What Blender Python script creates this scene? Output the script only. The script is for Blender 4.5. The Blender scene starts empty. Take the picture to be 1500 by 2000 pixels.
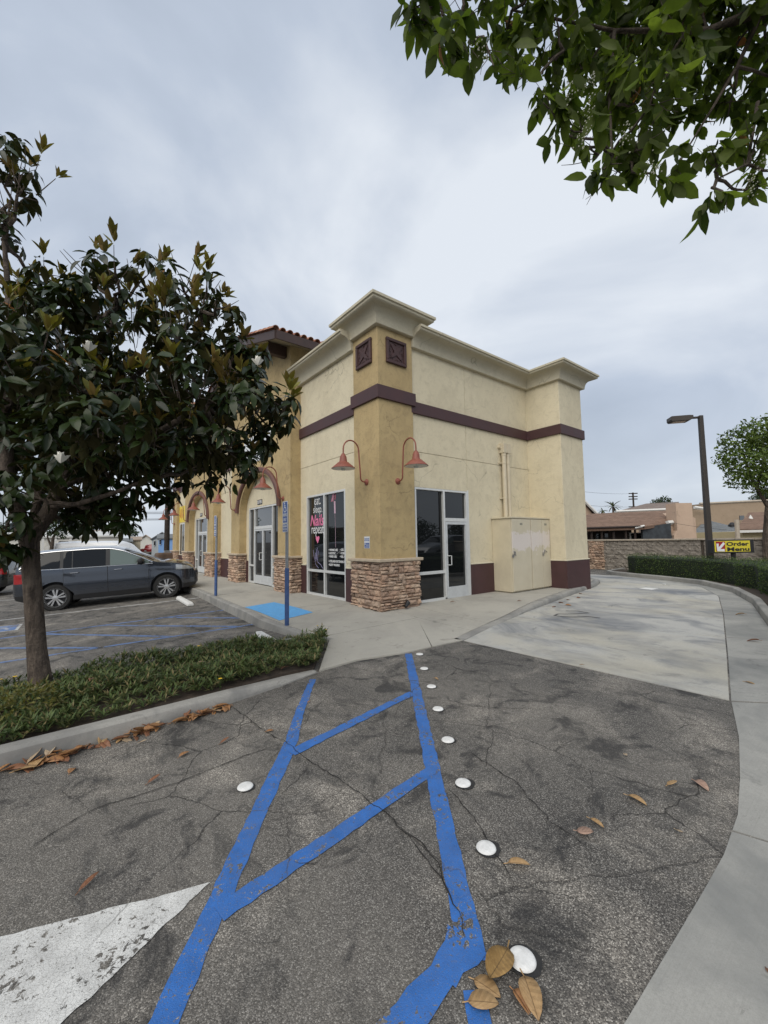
import bpy, bmesh, math, random
import numpy as np
from mathutils import Vector, Matrix
random.seed(7); NP = np.random.RandomState(11)
S = bpy.context.scene
COL = S.collection
rad = math.radians

# ------------------------------------------------------------------ camera
CAM = Vector((-5.509, -7.148, 1.600)); YAW, PITCH, ROLL, FPX = 0.9037, 0.0688, -0.0158, 797.83
fw = Vector((math.cos(YAW)*math.cos(PITCH), math.sin(YAW)*math.cos(PITCH), math.sin(PITCH)))
rt = fw.cross(Vector((0, 0, 1))).normalized(); up = rt.cross(fw)
rt, up = rt*math.cos(ROLL)+up*math.sin(ROLL), up*math.cos(ROLL)-rt*math.sin(ROLL)
cd = bpy.data.cameras.new('camera'); cam = bpy.data.objects.new('camera', cd); COL.objects.link(cam)
cd.sensor_fit = 'HORIZONTAL'; cd.sensor_width = 36.0; cd.lens = 36.0*FPX/1500.0
cd.clip_start = 0.05; cd.clip_end = 3000
cam.matrix_world = Matrix(((rt.x, up.x, -fw.x, CAM.x), (rt.y, up.y, -fw.y, CAM.y), (rt.z, up.z, -fw.z, CAM.z), (0, 0, 0, 1)))
S.camera = cam
def W(u, v, D):
    """world point that lies D metres ahead in the direction of photo point (u, v)"""
    return CAM + fw*D + rt*((u-750)/FPX*D) + up*((1000-v)/FPX*D)

# ------------------------------------------------------------------ light
SUN_EL, SUN_AZ = rad(44), rad(212)          # direction to the sun, azimuth from +X
S.view_settings.view_transform = 'Standard'; S.view_settings.look = 'None'
S.view_settings.gamma = 1.0; S.view_settings.use_curve_mapping = False
S.view_settings.exposure = 0.72
sl = bpy.data.lights.new('sun', 'SUN'); sl.energy = 1.5; sl.angle = rad(60); sl.color = (1.0, 0.935, 0.83)
so = bpy.data.objects.new('sun', sl); COL.objects.link(so)
sd = Vector((math.cos(SUN_AZ)*math.cos(SUN_EL), math.sin(SUN_AZ)*math.cos(SUN_EL), math.sin(SUN_EL)))
so.rotation_euler = sd.to_track_quat('Z', 'Y').to_euler(); so.location = (0, 0, 40)

wd = bpy.data.worlds.new('World'); S.world = wd; wd.use_nodes = True
nt = wd.node_tree; nt.nodes.clear()
def wn(t, **k):
    n = nt.nodes.new(t)
    for a, b in k.items(): setattr(n, a, b)
    return n
out = wn('ShaderNodeOutputWorld')
sky = wn('ShaderNodeTexSky', sky_type='NISHITA'); sky.sun_disc = False
sky.sun_elevation = SUN_EL; sky.sun_rotation = rad(90)-SUN_AZ
bg1 = wn('ShaderNodeBackground'); bg1.inputs['Strength'].default_value = 0.10
nt.links.new(sky.outputs[0], bg1.inputs['Color'])
tc = wn('ShaderNodeTexCoord'); sx = wn('ShaderNodeSeparateXYZ'); nt.links.new(tc.outputs['Generated'], sx.inputs[0])
def wm(op, a, b=None, c=None):
    n = wn('ShaderNodeMath', operation=op)
    for i, v in enumerate((a, b, c)):
        if v is None: continue
        if isinstance(v, (int, float)): n.inputs[i].default_value = v
        else: nt.links.new(v, n.inputs[i])
    return n.outputs[0]
zc = wm('ADD', wm('MAXIMUM', sx.outputs[2], 0.0), 0.52)
# cloud layer on a plane overhead; along / across the building's long axis so that the sheets streak
ax, ay = math.cos(0.95), math.sin(0.95)
pa = wm('DIVIDE', wm('ADD', wm('MULTIPLY', sx.outputs[0], ax), wm('MULTIPLY', sx.outputs[1], ay)), zc)
pb = wm('DIVIDE', wm('ADD', wm('MULTIPLY', sx.outputs[0], -ay), wm('MULTIPLY', sx.outputs[1], ax)), zc)
cv = wn('ShaderNodeCombineXYZ'); nt.links.new(wm('MULTIPLY', pa, 0.95), cv.inputs[0]); nt.links.new(wm('MULTIPLY', pb, 0.75), cv.inputs[1])
cv.inputs[2].default_value = 3.1
n1 = wn('ShaderNodeTexNoise'); n1.inputs['Scale'].default_value = 1.8; n1.inputs['Detail'].default_value = 7.0
n1.inputs['Roughness'].default_value = 0.50; n1.inputs['Distortion'].default_value = 0.6
nt.links.new(cv.outputs[0], n1.inputs['Vector'])
cr = wn('ShaderNodeValToRGB'); nt.links.new(n1.outputs[0], cr.inputs[0])
e = cr.color_ramp.elements; e[0].position = 0.33; e[0].color = (0.335, 0.385, 0.465, 1); e[1].position = 0.65; e[1].color = (0.635, 0.675, 0.73, 1)
m = cr.color_ramp.elements.new(0.48); m.color = (0.425, 0.48, 0.57, 1)
bg2 = wn('ShaderNodeBackground'); bg2.inputs['Strength'].default_value = 0.76
# the cloud sheet thins to a paler grey towards the horizon all round
hz = wn('ShaderNodeMix', data_type='RGBA'); hf = wn('ShaderNodeMapRange')
hf.inputs[1].default_value = 0.0; hf.inputs[2].default_value = 0.28; hf.inputs[3].default_value = 0.6; hf.inputs[4].default_value = 0.0
nt.links.new(sx.outputs[2], hf.inputs[0]); nt.links.new(hf.outputs[0], hz.inputs[0])
nt.links.new(cr.outputs[0], hz.inputs[6]); hz.inputs[7].default_value = (0.54, 0.58, 0.625, 1)
nt.links.new(hz.outputs[2], bg2.inputs['Color'])
mx = wn('ShaderNodeMixShader'); mx.inputs[0].default_value = 0.95
nt.links.new(bg1.outputs[0], mx.inputs[1]); nt.links.new(bg2.outputs[0], mx.inputs[2]); nt.links.new(mx.outputs[0], out.inputs[0])

# ------------------------------------------------------------------ helpers
ORG = {}
def tag(o, label=None, cat=None, group=None, kind=None):
    if label: o['label'] = label
    if cat: o['category'] = cat
    if group: o['group'] = group
    if kind: o['kind'] = kind
    return o
def thing(name, label, cat, loc=(0, 0, 0), group=None):
    o = bpy.data.objects.new(name, None); COL.objects.link(o); o.location = loc; ORG[o.name] = Vector(loc)
    o.empty_display_size = 0.2
    return tag(o, label, cat, group)
def link(name, me, parent=None, org=None):
    o = bpy.data.objects.new(name, me); COL.objects.link(o)
    if parent is not None:
        o.parent = parent; ORG[o.name] = ORG.get(parent.name, Vector((0, 0, 0)))
    else:
        ORG[o.name] = Vector((0, 0, 0))
    return o
def kids(o): return [c for c in bpy.data.objects if c.parent == o]
def copy_tree(o, children=None):
    if children is None:
        children = {}
        for c in bpy.data.objects:
            if c.parent: children.setdefault(c.parent.name, []).append(c)
    def rec(s, par):
        c = s.copy(); COL.objects.link(c)
        if par is not None: c.parent = par
        for k in children.get(s.name, []): rec(k, c)
        return c
    return rec(o, None)

class MB:
    """collects shapes in world (or thing-local) coordinates; build() links them as ONE mesh object"""
    def __init__(s): s.v = []; s.f = []; s.mi = []; s.m = 0
    def add(s, vs, fs):
        b = len(s.v); s.v += [tuple(p) for p in vs]
        for f in fs: s.f.append(tuple(b+i for i in f)); s.mi.append(s.m)
        return s
    def box(s, x0, x1, y0, y1, z0, z1, M=None):
        vs = [Vector((x, y, z)) for z in (z0, z1) for y in (y0, y1) for x in (x0, x1)]
        if M is not None: vs = [M @ p for p in vs]
        return s.add(vs, [(0, 2, 3, 1), (4, 5, 7, 6), (0, 1, 5, 4), (2, 6, 7, 3), (0, 4, 6, 2), (1, 3, 7, 5)])
    def prism(s, poly, d, closed_caps=True):
        """poly: list of Vectors (planar); d: extrusion vector"""
        n = len(poly); d = Vector(d); vs = [Vector(p) for p in poly]+[Vector(p)+d for p in poly]
        fs = [(i, (i+1) % n, n+(i+1) % n, n+i) for i in range(n)]
        fs += [tuple(range(n-1, -1, -1)), tuple(range(n, 2*n))]
        return s.add(vs, fs)
    def sheet(s, poly): return s.add([Vector(p) for p in poly], [tuple(range(len(poly)))])
    def tube(s, pts, r, n=8, cap=True):
        pts = [Vector(p) for p in pts]; k = len(pts); rs = r if isinstance(r, (list, tuple)) else [r]*k
        vs = []; t0 = (pts[1]-pts[0]).normalized(); a = t0.orthogonal().normalized()
        for i, p in enumerate(pts):
            t = (pts[min(i+1, k-1)]-pts[max(i-1, 0)])
            t = t.normalized() if t.length > 1e-9 else t0
            a = (a-t*a.dot(t)); a = a.normalized() if a.length > 1e-6 else t.orthogonal().normalized()
            b = t.cross(a)
            for j in range(n):
                q = 2*math.pi*j/n; vs.append(p+(a*math.cos(q)+b*math.sin(q))*rs[i])
        fs = [(i*n+j, i*n+(j+1) % n, (i+1)*n+(j+1) % n, (i+1)*n+j) for i in range(k-1) for j in range(n)]
        if cap: fs += [tuple(range(n-1, -1, -1)), tuple((k-1)*n+j for j in range(n))]
        return s.add(vs, fs)
    def lathe(s, prof, o=(0, 0, 0), n=24, ax='z', M=None, cap=True):
        """prof: (radius, height)"""
        vs = []; o = Vector(o)
        for r, h in prof:
            for j in range(n):
                q = 2*math.pi*j/n; c, d = r*math.cos(q), r*math.sin(q)
                p = Vector((c, d, h)) if ax == 'z' else (Vector((c, h, d)) if ax == 'y' else Vector((h, c, d)))
                p = o+p; vs.append(M @ p if M is not None else p)
        k = len(prof); fs = [(i*n+j, i*n+(j+1) % n, (i+1)*n+(j+1) % n, (i+1)*n+j) for i in range(k-1) for j in range(n)]
        if cap: fs += [tuple(range(n-1, -1, -1)), tuple((k-1)*n+j for j in range(n))]
        return s.add(vs, fs)
    def sweep(s, path, prof, closed=False):
        """path: (x, y) in plan, outward on its right; prof: (offset, z) loop, swept with mitred corners"""
        n = len(path); vs = []; k = len(prof); P = [Vector((p[0], p[1])) for p in path]
        def nrm(a, b):
            d = (b-a).normalized(); return Vector((d.y, -d.x))
        for i in range(n):
            if closed or 0 < i < n-1:
                a = nrm(P[i-1], P[i]); b = nrm(P[i], P[(i+1) % n]); mm = (a+b)/(1+a.dot(b))
            elif i == 0: mm = nrm(P[0], P[1])
            else: mm = nrm(P[-2], P[-1])
            for o_, z in prof: vs.append((P[i].x+mm.x*o_, P[i].y+mm.y*o_, z))
        segs = n if closed else n-1
        fs = [(i*k+j, i*k+(j+1) % k, ((i+1) % n)*k+(j+1) % k, ((i+1) % n)*k+j) for i in range(segs) for j in range(k)]
        if not closed: fs += [tuple(range(k-1, -1, -1)), tuple((n-1)*k+j for j in range(k))]
        return s.add(vs, fs)
    def build(s, name, mat, parent=None, smooth=False, bevel=0, seg=2, angle=None):
        me = bpy.data.meshes.new(name); o = None
        org = ORG.get(parent.name, Vector((0, 0, 0))) if parent is not None else Vector((0, 0, 0))
        me.from_pydata([(p[0]-org.x, p[1]-org.y, p[2]-org.z) for p in s.v], [], s.f)
        for mm in (mat if isinstance(mat, (list, tuple)) else [mat]): me.materials.append(mm)
        if max(s.mi or [0]) > 0: me.polygons.foreach_set('material_index', s.mi)
        bm = bmesh.new(); bm.from_mesh(me); bmesh.ops.recalc_face_normals(bm, faces=bm.faces)
        big = [f for f in bm.faces if len(f.verts) > 8]
        if big: bmesh.ops.triangulate(bm, faces=big)
        bm.to_mesh(me); bm.free()
        if smooth:
            me.polygons.foreach_set('use_smooth', [True]*len(me.polygons))
            me.set_sharp_from_angle(angle=angle if angle else rad(40))
        o = link(name, me, parent)
        if bevel:
            b = o.modifiers.new('Bevel', 'BEVEL'); b.width = bevel; b.segments = seg; b.limit_method = 'ANGLE'; b.angle_limit = rad(50)
        return o

def np_mesh(name, V, F, mat, attr=None, smooth=False):
    """V (n,3), F (m,k) -> mesh, with an optional per-face float 'rnd'"""
    me = bpy.data.meshes.new(name); n, (mf, k) = len(V), F.shape
    me.vertices.add(n); me.vertices.foreach_set('co', np.asarray(V, np.float32).ravel())
    me.loops.add(mf*k); me.loops.foreach_set('vertex_index', F.astype(np.int32).ravel())
    me.polygons.add(mf); me.polygons.foreach_set('loop_start', np.arange(0, mf*k, k, dtype=np.int32))
    me.update(calc_edges=True); me.materials.append(mat)
    if attr is not None:
        a = me.attributes.new('rnd', 'FLOAT', 'FACE'); a.data.foreach_set('value', np.asarray(attr, np.float32))
    if smooth: me.polygons.foreach_set('use_smooth', [True]*mf)
    return me
def scatter_mesh(name, tv, tf, R, T, mat, rnd, org=(0, 0, 0), smooth=False):
    """template (k,3)/(m,j) placed with matrices R (N,3,3) and offsets T (N,3)"""
    tv = np.asarray(tv, float); tf = np.asarray(tf); N = len(T)
    V = np.einsum('nij,kj->nki', R, tv)+np.asarray(T)[:, None, :]-np.asarray(org, float)
    F = (tf[None]+np.arange(N)[:, None, None]*len(tv)).reshape(-1, tf.shape[1])
    return np_mesh(name, V.reshape(-1, 3), F, mat, np.repeat(rnd, len(tf)), smooth)
def frames(dirs, norms, scale):
    """leaf frames: y axis along dirs, z axis near norms"""
    y = dirs/np.linalg.norm(dirs, axis=1)[:, None]
    x = np.cross(y, norms); x /= (np.linalg.norm(x, axis=1)[:, None]+1e-9); z = np.cross(x, y)
    R = np.stack([x, y, z], axis=2); return R*np.asarray(scale)[:, None, None]
def rand_unit(n):
    v = NP.normal(size=(n, 3)); return v/np.linalg.norm(v, axis=1)[:, None]
def leaf_template(w=0.42, fold=0.25, curl=0.2, seg=4, tip=1.0, wav=0.0):
    """unit-length leaf along +y, width w, folded along the midrib and curled"""
    vs = []; fs = []
    for i in range(seg+1):
        t = i/seg; hw = 0.5*w*max(0.0, math.sin(math.pi*min(1, t**0.85)))**(0.75*tip)
        if i == seg: hw = 0.0
        if i == 0: hw = 0.02
        z = -curl*t*t; wz = wav*math.sin(t*9)
        vs += [(-hw, t, z+fold*hw+wz), (0, t, z), (hw, t, z+fold*hw-wz)]
    for i in range(seg):
        a = i*3; fs += [(a, a+1, a+4, a+3), (a+1, a+2, a+5, a+4)]
    return np.array(vs), np.array(fs)

# ------------------------------------------------------------------ materials
class NT:
    def __init__(s, name):
        s.m = bpy.data.materials.new(name); s.m.use_nodes = True; s.t = s.m.node_tree; s.t.nodes.clear()
        s.out = s.n('ShaderNodeOutputMaterial')
    def n(s, t, **k):
        x = s.t.nodes.new(t)
        for a, b in k.items(): setattr(x, a, b)
        return x
    def set(s, sock, v):
        if v is None: return
        if hasattr(v, 'is_linked') or isinstance(v, bpy.types.NodeSocket): s.t.links.new(v, sock)
        elif isinstance(v, (tuple, list)): sock.default_value = (*v, 1) if len(v) == 3 and sock.type == 'RGBA' else v
        else: sock.default_value = v
    def pos(s):
        return s.n('ShaderNodeNewGeometry').outputs['Position']
    def obj(s): return s.n('ShaderNodeTexCoord').outputs['Object']
    def mapv(s, v, scale=(1, 1, 1), rot=(0, 0, 0), loc=(0, 0, 0)):
        x = s.n('ShaderNodeMapping'); s.set(x.inputs[0], v); x.inputs['Scale'].default_value = scale
        x.inputs['Rotation'].default_value = rot; x.inputs['Location'].default_value = loc; return x.outputs[0]
    def noise(s, v, sc, det=4, ro=0.55, dist=0.0, w=None):
        x = s.n('ShaderNodeTexNoise'); s.set(x.inputs['Vector'], v); x.inputs['Scale'].default_value = sc
        x.inputs['Detail'].default_value = det; x.inputs['Roughness'].default_value = ro; x.inputs['Distortion'].default_value = dist
        return x.outputs[0]
    def vor(s, v, sc, feat='F1', out='Distance', rnd=1.0):
        x = s.n('ShaderNodeTexVoronoi', feature=feat); s.set(x.inputs['Vector'], v); x.inputs['Scale'].default_value = sc
        x.inputs['Randomness'].default_value = rnd; return x.outputs[out]
    def math(s, op, a, b=None, c=None, clamp=False):
        x = s.n('ShaderNodeMath', operation=op, use_clamp=clamp)
        for i, v in enumerate((a, b, c)): s.set(x.inputs[i], v)
        return x.outputs[0]
    def rng(s, v, a, b, c=0.0, d=1.0):
        x = s.n('ShaderNodeMapRange'); s.set(x.inputs[0], v)
        for i, q in enumerate((a, b, c, d)): x.inputs[i+1].default_value = q
        return x.outputs[0]
    def ramp(s, v, stops, interp='LINEAR'):
        x = s.n('ShaderNodeValToRGB'); s.set(x.inputs[0], v); r = x.color_ramp; r.interpolation = interp
        while len(r.elements) < len(stops): r.elements.new(0.5)
        for el, (p, c) in zip(r.elements, stops): el.position = p; el.color = (*c, 1)
        return x.outputs[0]
    def mix(s, f, a, b, mode='MIX'):
        x = s.n('ShaderNodeMix', data_type='RGBA', blend_type=mode); s.set(x.inputs[0], f); s.set(x.inputs[6], a); s.set(x.inputs[7], b)
        return x.outputs[2]
    def bump(s, h, st=0.3, d=0.01):
        x = s.n('ShaderNodeBump'); x.inputs['Strength'].default_value = st; x.inputs['Distance'].default_value = d
        s.set(x.inputs['Height'], h); return x.outputs[0]
    def pbr(s, col, rough=0.7, normal=None, metal=0.0, spec=0.5, coat=0.0, **k):
        p = s.n('ShaderNodeBsdfPrincipled'); s.set(p.inputs['Base Color'], col); s.set(p.inputs['Roughness'], rough)
        s.set(p.inputs['Metallic'], metal); s.set(p.inputs['Specular IOR Level'], spec); s.set(p.inputs['Coat Weight'], coat)
        if normal is not None: s.set(p.inputs['Normal'], normal)
        for a, b in k.items(): s.set(p.inputs[a], b)
        s.t.links.new(p.outputs[0], s.out.inputs[0]); return s.m

def M_flat(name, c, rough=0.6, metal=0.0, var=0.12, sc=6.0, bump=0.0, bsc=80, coat=0.0, spec=0.5, dirt=0.0):
    t = NT(name); o = t.obj(); n = t.noise(o, sc, 5, 0.6)
    k = tuple(max(0, x*(1-var)) for x in c); h = tuple(min(1, x*(1+var)) for x in c)
    col = t.ramp(n, [(0.3, k), (0.7, h)])
    if dirt:
        d = t.rng(t.noise(o, sc*0.45, 6, 0.7, 0.6), 0.5, 0.72); col = t.mix(t.math('MULTIPLY', d, dirt), col, tuple(x*0.45 for x in c))
    nm = t.bump(t.noise(o, bsc, 3), bump, 0.004) if bump else None
    return t.pbr(col, t.rng(n, 0.3, 0.7, rough-0.06, rough+0.06), nm, metal, spec, coat)

def M_stucco(name, c, c2, stain, amt=0.35):
    t = NT(name); p = t.pos()
    a = t.noise(p, 0.9, 5, 0.6, 0.4); b = t.noise(p, 5.5, 6, 0.68, 0.8); st = t.noise(t.mapv(p, (1.7, 1.7, 1.1)), 1.0, 6, 0.68, 1.1)
    col = t.ramp(a, [(0.33, c2), (0.62, c)])
    col = t.mix(t.math('MULTIPLY', t.rng(b, 0.50, 0.70), amt*1.15), col, stain)
    col = t.mix(t.math('MULTIPLY', t.rng(st, 0.48, 0.72), amt*1.0), col, stain)
    fine = t.noise(p, 55, 3, 0.6); col = t.mix(t.rng(fine, 0.35, 0.7, 0, 0.22), col, tuple(x*0.72 for x in c2))
    # hairline cracks
    wv = t.n('ShaderNodeVectorMath', operation='MULTIPLY_ADD'); wn_ = t.n('ShaderNodeTexNoise'); t.set(wn_.inputs['Vector'], p); wn_.inputs['Scale'].default_value = 2.0; wn_.inputs['Detail'].default_value = 6
    t.t.links.new(wn_.outputs['Color'], wv.inputs[0]); wv.inputs[1].default_value = (0.5, 0.5, 0.5); t.t.links.new(p, wv.inputs[2])
    hc = t.math('MULTIPLY', t.rng(t.vor(wv.outputs[0], 0.62, 'DISTANCE_TO_EDGE'), 0.002, 0.006, 1, 0), t.rng(t.noise(p, 0.8, 2), 0.5, 0.58)); col = t.mix(t.math('MULTIPLY', hc, 0.45), col, tuple(x*0.5 for x in stain))
    h = t.math('ADD', t.math('MULTIPLY', t.noise(p, 38, 4, 0.65), 1.0), t.math('MULTIPLY', b, 1.2))
    return t.pbr(col, 0.9, t.bump(h, 0.55, 0.012), 0, 0.25)

def asphalt_nodes(t, tone=1.0, scale=1.0):
    p = t.pos()
    v1 = t.n('ShaderNodeTexVoronoi'); t.set(v1.inputs['Vector'], p); v1.inputs['Scale'].default_value = 200*scale
    g = t.math('FRACT', t.math('MULTIPLY', t.n('ShaderNodeSeparateColor').outputs[0], 1.0)) if 0 else None
    sc = t.n('ShaderNodeSeparateColor'); t.t.links.new(v1.outputs['Color'], sc.inputs[0])
    stone = t.ramp(sc.outputs[0], [(0.0, (0.052, 0.049, 0.045)), (0.45, (0.145, 0.136, 0.124)), (0.80, (0.225, 0.211, 0.192)), (0.96, (0.42, 0.40, 0.365))])
    gap = t.rng(v1.outputs['Distance'], 0.25, 0.75)
    col = t.mix(t.math('MULTIPLY', gap, 0.75), stone, (0.030, 0.029, 0.028))
    big = t.noise(p, 0.55, 5, 0.62, 0.6); mid = t.noise(p, 2.6, 5, 0.7, 0.8)
    # dark worn tar spots and paler weathered areas
    col = t.mix(t.rng(big, 0.38, 0.64, 0.0, 0.70), col, t.mix(0.55, stone, (0.185, 0.170, 0.148)))
    spots = t.math('MULTIPLY', t.rng(mid, 0.52, 0.62), 0.72); col = t.mix(spots, col, (0.028, 0.028, 0.029))
    pale = t.rng(t.noise(t.mapv(p, loc=(31, 17, 0)), 1.1, 5, 0.66, 0.7), 0.50, 0.66); col = t.mix(t.math('MULTIPLY', pale, 0.55), col, t.mix(1.0, stone, (1.75, 1.70, 1.62), 'MULTIPLY'))
    st = t.noise(t.mapv(p, (1.0, 0.5, 1), (0, 0, 0.75)), 4.6, 6, 0.74, 0.9)
    col = t.mix(t.math('MULTIPLY', t.rng(st, 0.54, 0.66), 0.55), col, (0.036, 0.036, 0.036))
    # cracks
    wob = t.n('ShaderNodeTexNoise'); t.set(wob.inputs['Vector'], p); wob.inputs['Scale'].default_value = 1.6; wob.inputs['Detail'].default_value = 7; wob.inputs['Roughness'].default_value = 0.62
    pv = t.n('ShaderNodeVectorMath', operation='MULTIPLY_ADD'); t.t.links.new(wob.outputs['Color'], pv.inputs[0]); pv.inputs[1].default_value = (0.30, 0.30, 0.0); t.t.links.new(p, pv.inputs[2])
    cr = t.vor(pv.outputs[0], 0.42, 'DISTANCE_TO_EDGE'); gate = t.rng(t.noise(p, 0.7, 2), 0.42, 0.55)
    ck = t.math('MULTIPLY', t.rng(cr, 0.0010, 0.0026, 0.40, 0.0), gate)
    col = t.mix(ck, col, (0.016, 0.015, 0.014))
    cr2 = t.vor(pv.outputs[0], 1.3, 'DISTANCE_TO_EDGE'); gate2 = t.rng(t.noise(t.mapv(p, loc=(7, 3, 0)), 0.6, 3), 0.50, 0.60)
    ck2 = t.math('MULTIPLY', t.rng(cr2, 0.0025, 0.006, 0.9, 0.0), gate2); col = t.mix(t.math('MULTIPLY', ck2, 0.75), col, (0.018, 0.017, 0.016))
    if tone != 1.0: col = t.mix(1.0, col, (tone, tone*0.985, tone*0.96), 'MULTIPLY')
    h = t.math('SUBTRACT', t.math('MULTIPLY', t.math('SUBTRACT', 1.0, v1.outputs['Distance']), 0.6), t.math('MULTIPLY', t.math('MAXIMUM', ck, ck2), 2.0))
    return p, col, h, t.math('MAXIMUM', ck, ck2)
def M_asphalt(name, tone=1.0):
    t = NT(name); p, col, h, ck = asphalt_nodes(t, tone); return t.pbr(col, 0.88, t.bump(h, 0.7, 0.008), 0, 0.3)
def M_paint(name, c, wear=0.5, tone=1.0, edge=None, crackle=0.0):
    """road paint: chips show the asphalt, cracks go through it"""
    t = NT(name); p, col, h, ck = asphalt_nodes(t, tone)
    n = t.noise(p, 34, 6, 0.72, 0.5); n2 = t.noise(p, 4.2, 4, 0.6, 0.4)
    w = t.math('ADD', t.math('MULTIPLY', n, 0.6), t.math('MULTIPLY', n2, 0.4))
    chip = t.rng(w, 0.62-wear*0.14, 0.635-wear*0.14)
    fine = t.rng(t.noise(p, 150, 3, 0.6), 0.60, 0.66)
    chip = t.math('MAXIMUM', chip, t.math('MULTIPLY', fine, 0.7))
    if crackle:
        cc = t.vor(t.mapv(p), 60, 'DISTANCE_TO_EDGE'); chip = t.math('MAXIMUM', chip, t.math('MULTIPLY', t.rng(cc, 0.01, 0.05, 1, 0), crackle))
    chip = t.math('MAXIMUM', chip, ck)
    pc = t.ramp(t.noise(p, 9, 5, 0.65), [(0.3, tuple(x*0.80 for x in c)), (0.7, tuple(min(1, x*1.12) for x in c))])
    pc = t.mix(t.math('MULTIPLY', t.rng(t.noise(t.mapv(p, (2.2, 0.7, 1), (0, 0, 0.5)), 2.4, 5, 0.7), 0.46, 0.70), 0.42), pc, tuple(0.55*x+0.45*0.10 for x in c))
    return t.pbr(t.mix(chip, pc, col), t.rng(chip, 0, 1, 0.62, 0.9), t.bump(h, 0.35, 0.006), 0, 0.35)
def M_concrete(name, c, dark, amt=0.5, stretch=(1, 1, 1), rot=0.0, tint=None, sc=1.0):
    t = NT(name); p = t.pos(); q = t.mapv(p, stretch, (0, 0, rot))
    a = t.noise(q, 0.55*sc, 5, 0.62, 0.7); b = t.noise(q, 2.3*sc, 5, 0.65, 0.4); f = t.noise(p, 60, 4, 0.7)
    col = t.mix(t.math('MULTIPLY', t.rng(a, 0.44, 0.66), amt), c, dark)
    if tint: col = t.mix(t.math('MULTIPLY', t.rng(t.noise(t.mapv(q, loc=(4, 9, 2)), 0.5*sc, 4), 0.46, 0.66), 0.75), col, tint)
    col = t.mix(t.math('MULTIPLY', t.rng(b, 0.55, 0.72), amt*0.55), col, dark)
    col = t.mix(t.rng(f, 0.4, 0.75, 0, 0.34), col, tuple(x*0.6 for x in c)); g_ = t.noise(p, 230, 3, 0.7); col = t.mix(t.rng(g_, 0.45, 0.7, 0, 0.30), col, tuple(x*0.5 for x in c))
    br = t.noise(t.mapv(p, (3, 150, 1), (0, 0, 0.95)), 1.0, 2); col = t.mix(t.rng(br, 0.5, 0.7, 0, 0.16), col, tuple(x*0.55 for x in c))
    oil = t.rng(t.noise(t.mapv(p, loc=(13, 5, 1)), 1.7, 6, 0.72, 1.2), 0.60, 0.70); col = t.mix(t.math('MULTIPLY', oil, 0.55), col, tuple(x*0.45 for x in dark))
    sp = t.rng(t.noise(p, 11, 6, 0.78, 1.0), 0.62, 0.68); col = t.mix(t.math('MULTIPLY', sp, 0.35), col, tuple(x*0.35 for x in c))
    return t.pbr(col, 0.86, t.bump(f, 0.25, 0.004), 0, 0.3)
def M_leaf(name, dark, light, back, gloss=0.35, trans=0.25, rim=None):
    t = NT(name); at = t.n('ShaderNodeAttribute', attribute_name='rnd').outputs['Fac']
    p = t.pos(); col = t.ramp(at, [(0.0, dark), (0.72, light)] + ([(0.9, rim)] if rim else []))
    col = t.mix(t.rng(t.noise(p, 30, 3), 0.35, 0.7, 0, 0.35), col, tuple(x*0.6 for x in dark))
    bf = t.n('ShaderNodeNewGeometry').outputs['Backfacing']
    bk = t.ramp(at, [(0.0, tuple(x*0.6 for x in back)), (1.0, back)])
    cc = t.mix(bf, col, bk)
    p1 = t.n('ShaderNodeBsdfPrincipled'); t.set(p1.inputs['Base Color'], cc); t.set(p1.inputs['Roughness'], t.rng(bf, 0, 1, gloss, 0.75)); p1.inputs['Specular IOR Level'].default_value = 0.24
    tr = t.n('ShaderNodeBsdfTranslucent'); t.set(tr.inputs[0], t.mix(1.0, col, (1.35, 1.5, 0.6), 'MULTIPLY'))
    ms = t.n('ShaderNodeMixShader'); ms.inputs[0].default_value = trans
    t.t.links.new(p1.outputs[0], ms.inputs[1]); t.t.links.new(tr.outputs[0], ms.inputs[2]); t.t.links.new(ms.outputs[0], t.out.inputs[0])
    return t.m
def M_glass(name, c=(0.012, 0.014, 0.016), ior=1.75, rough=0.015):
    t = NT(name); return t.pbr(c, rough, None, 0, 0.5, IOR=ior)

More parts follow.
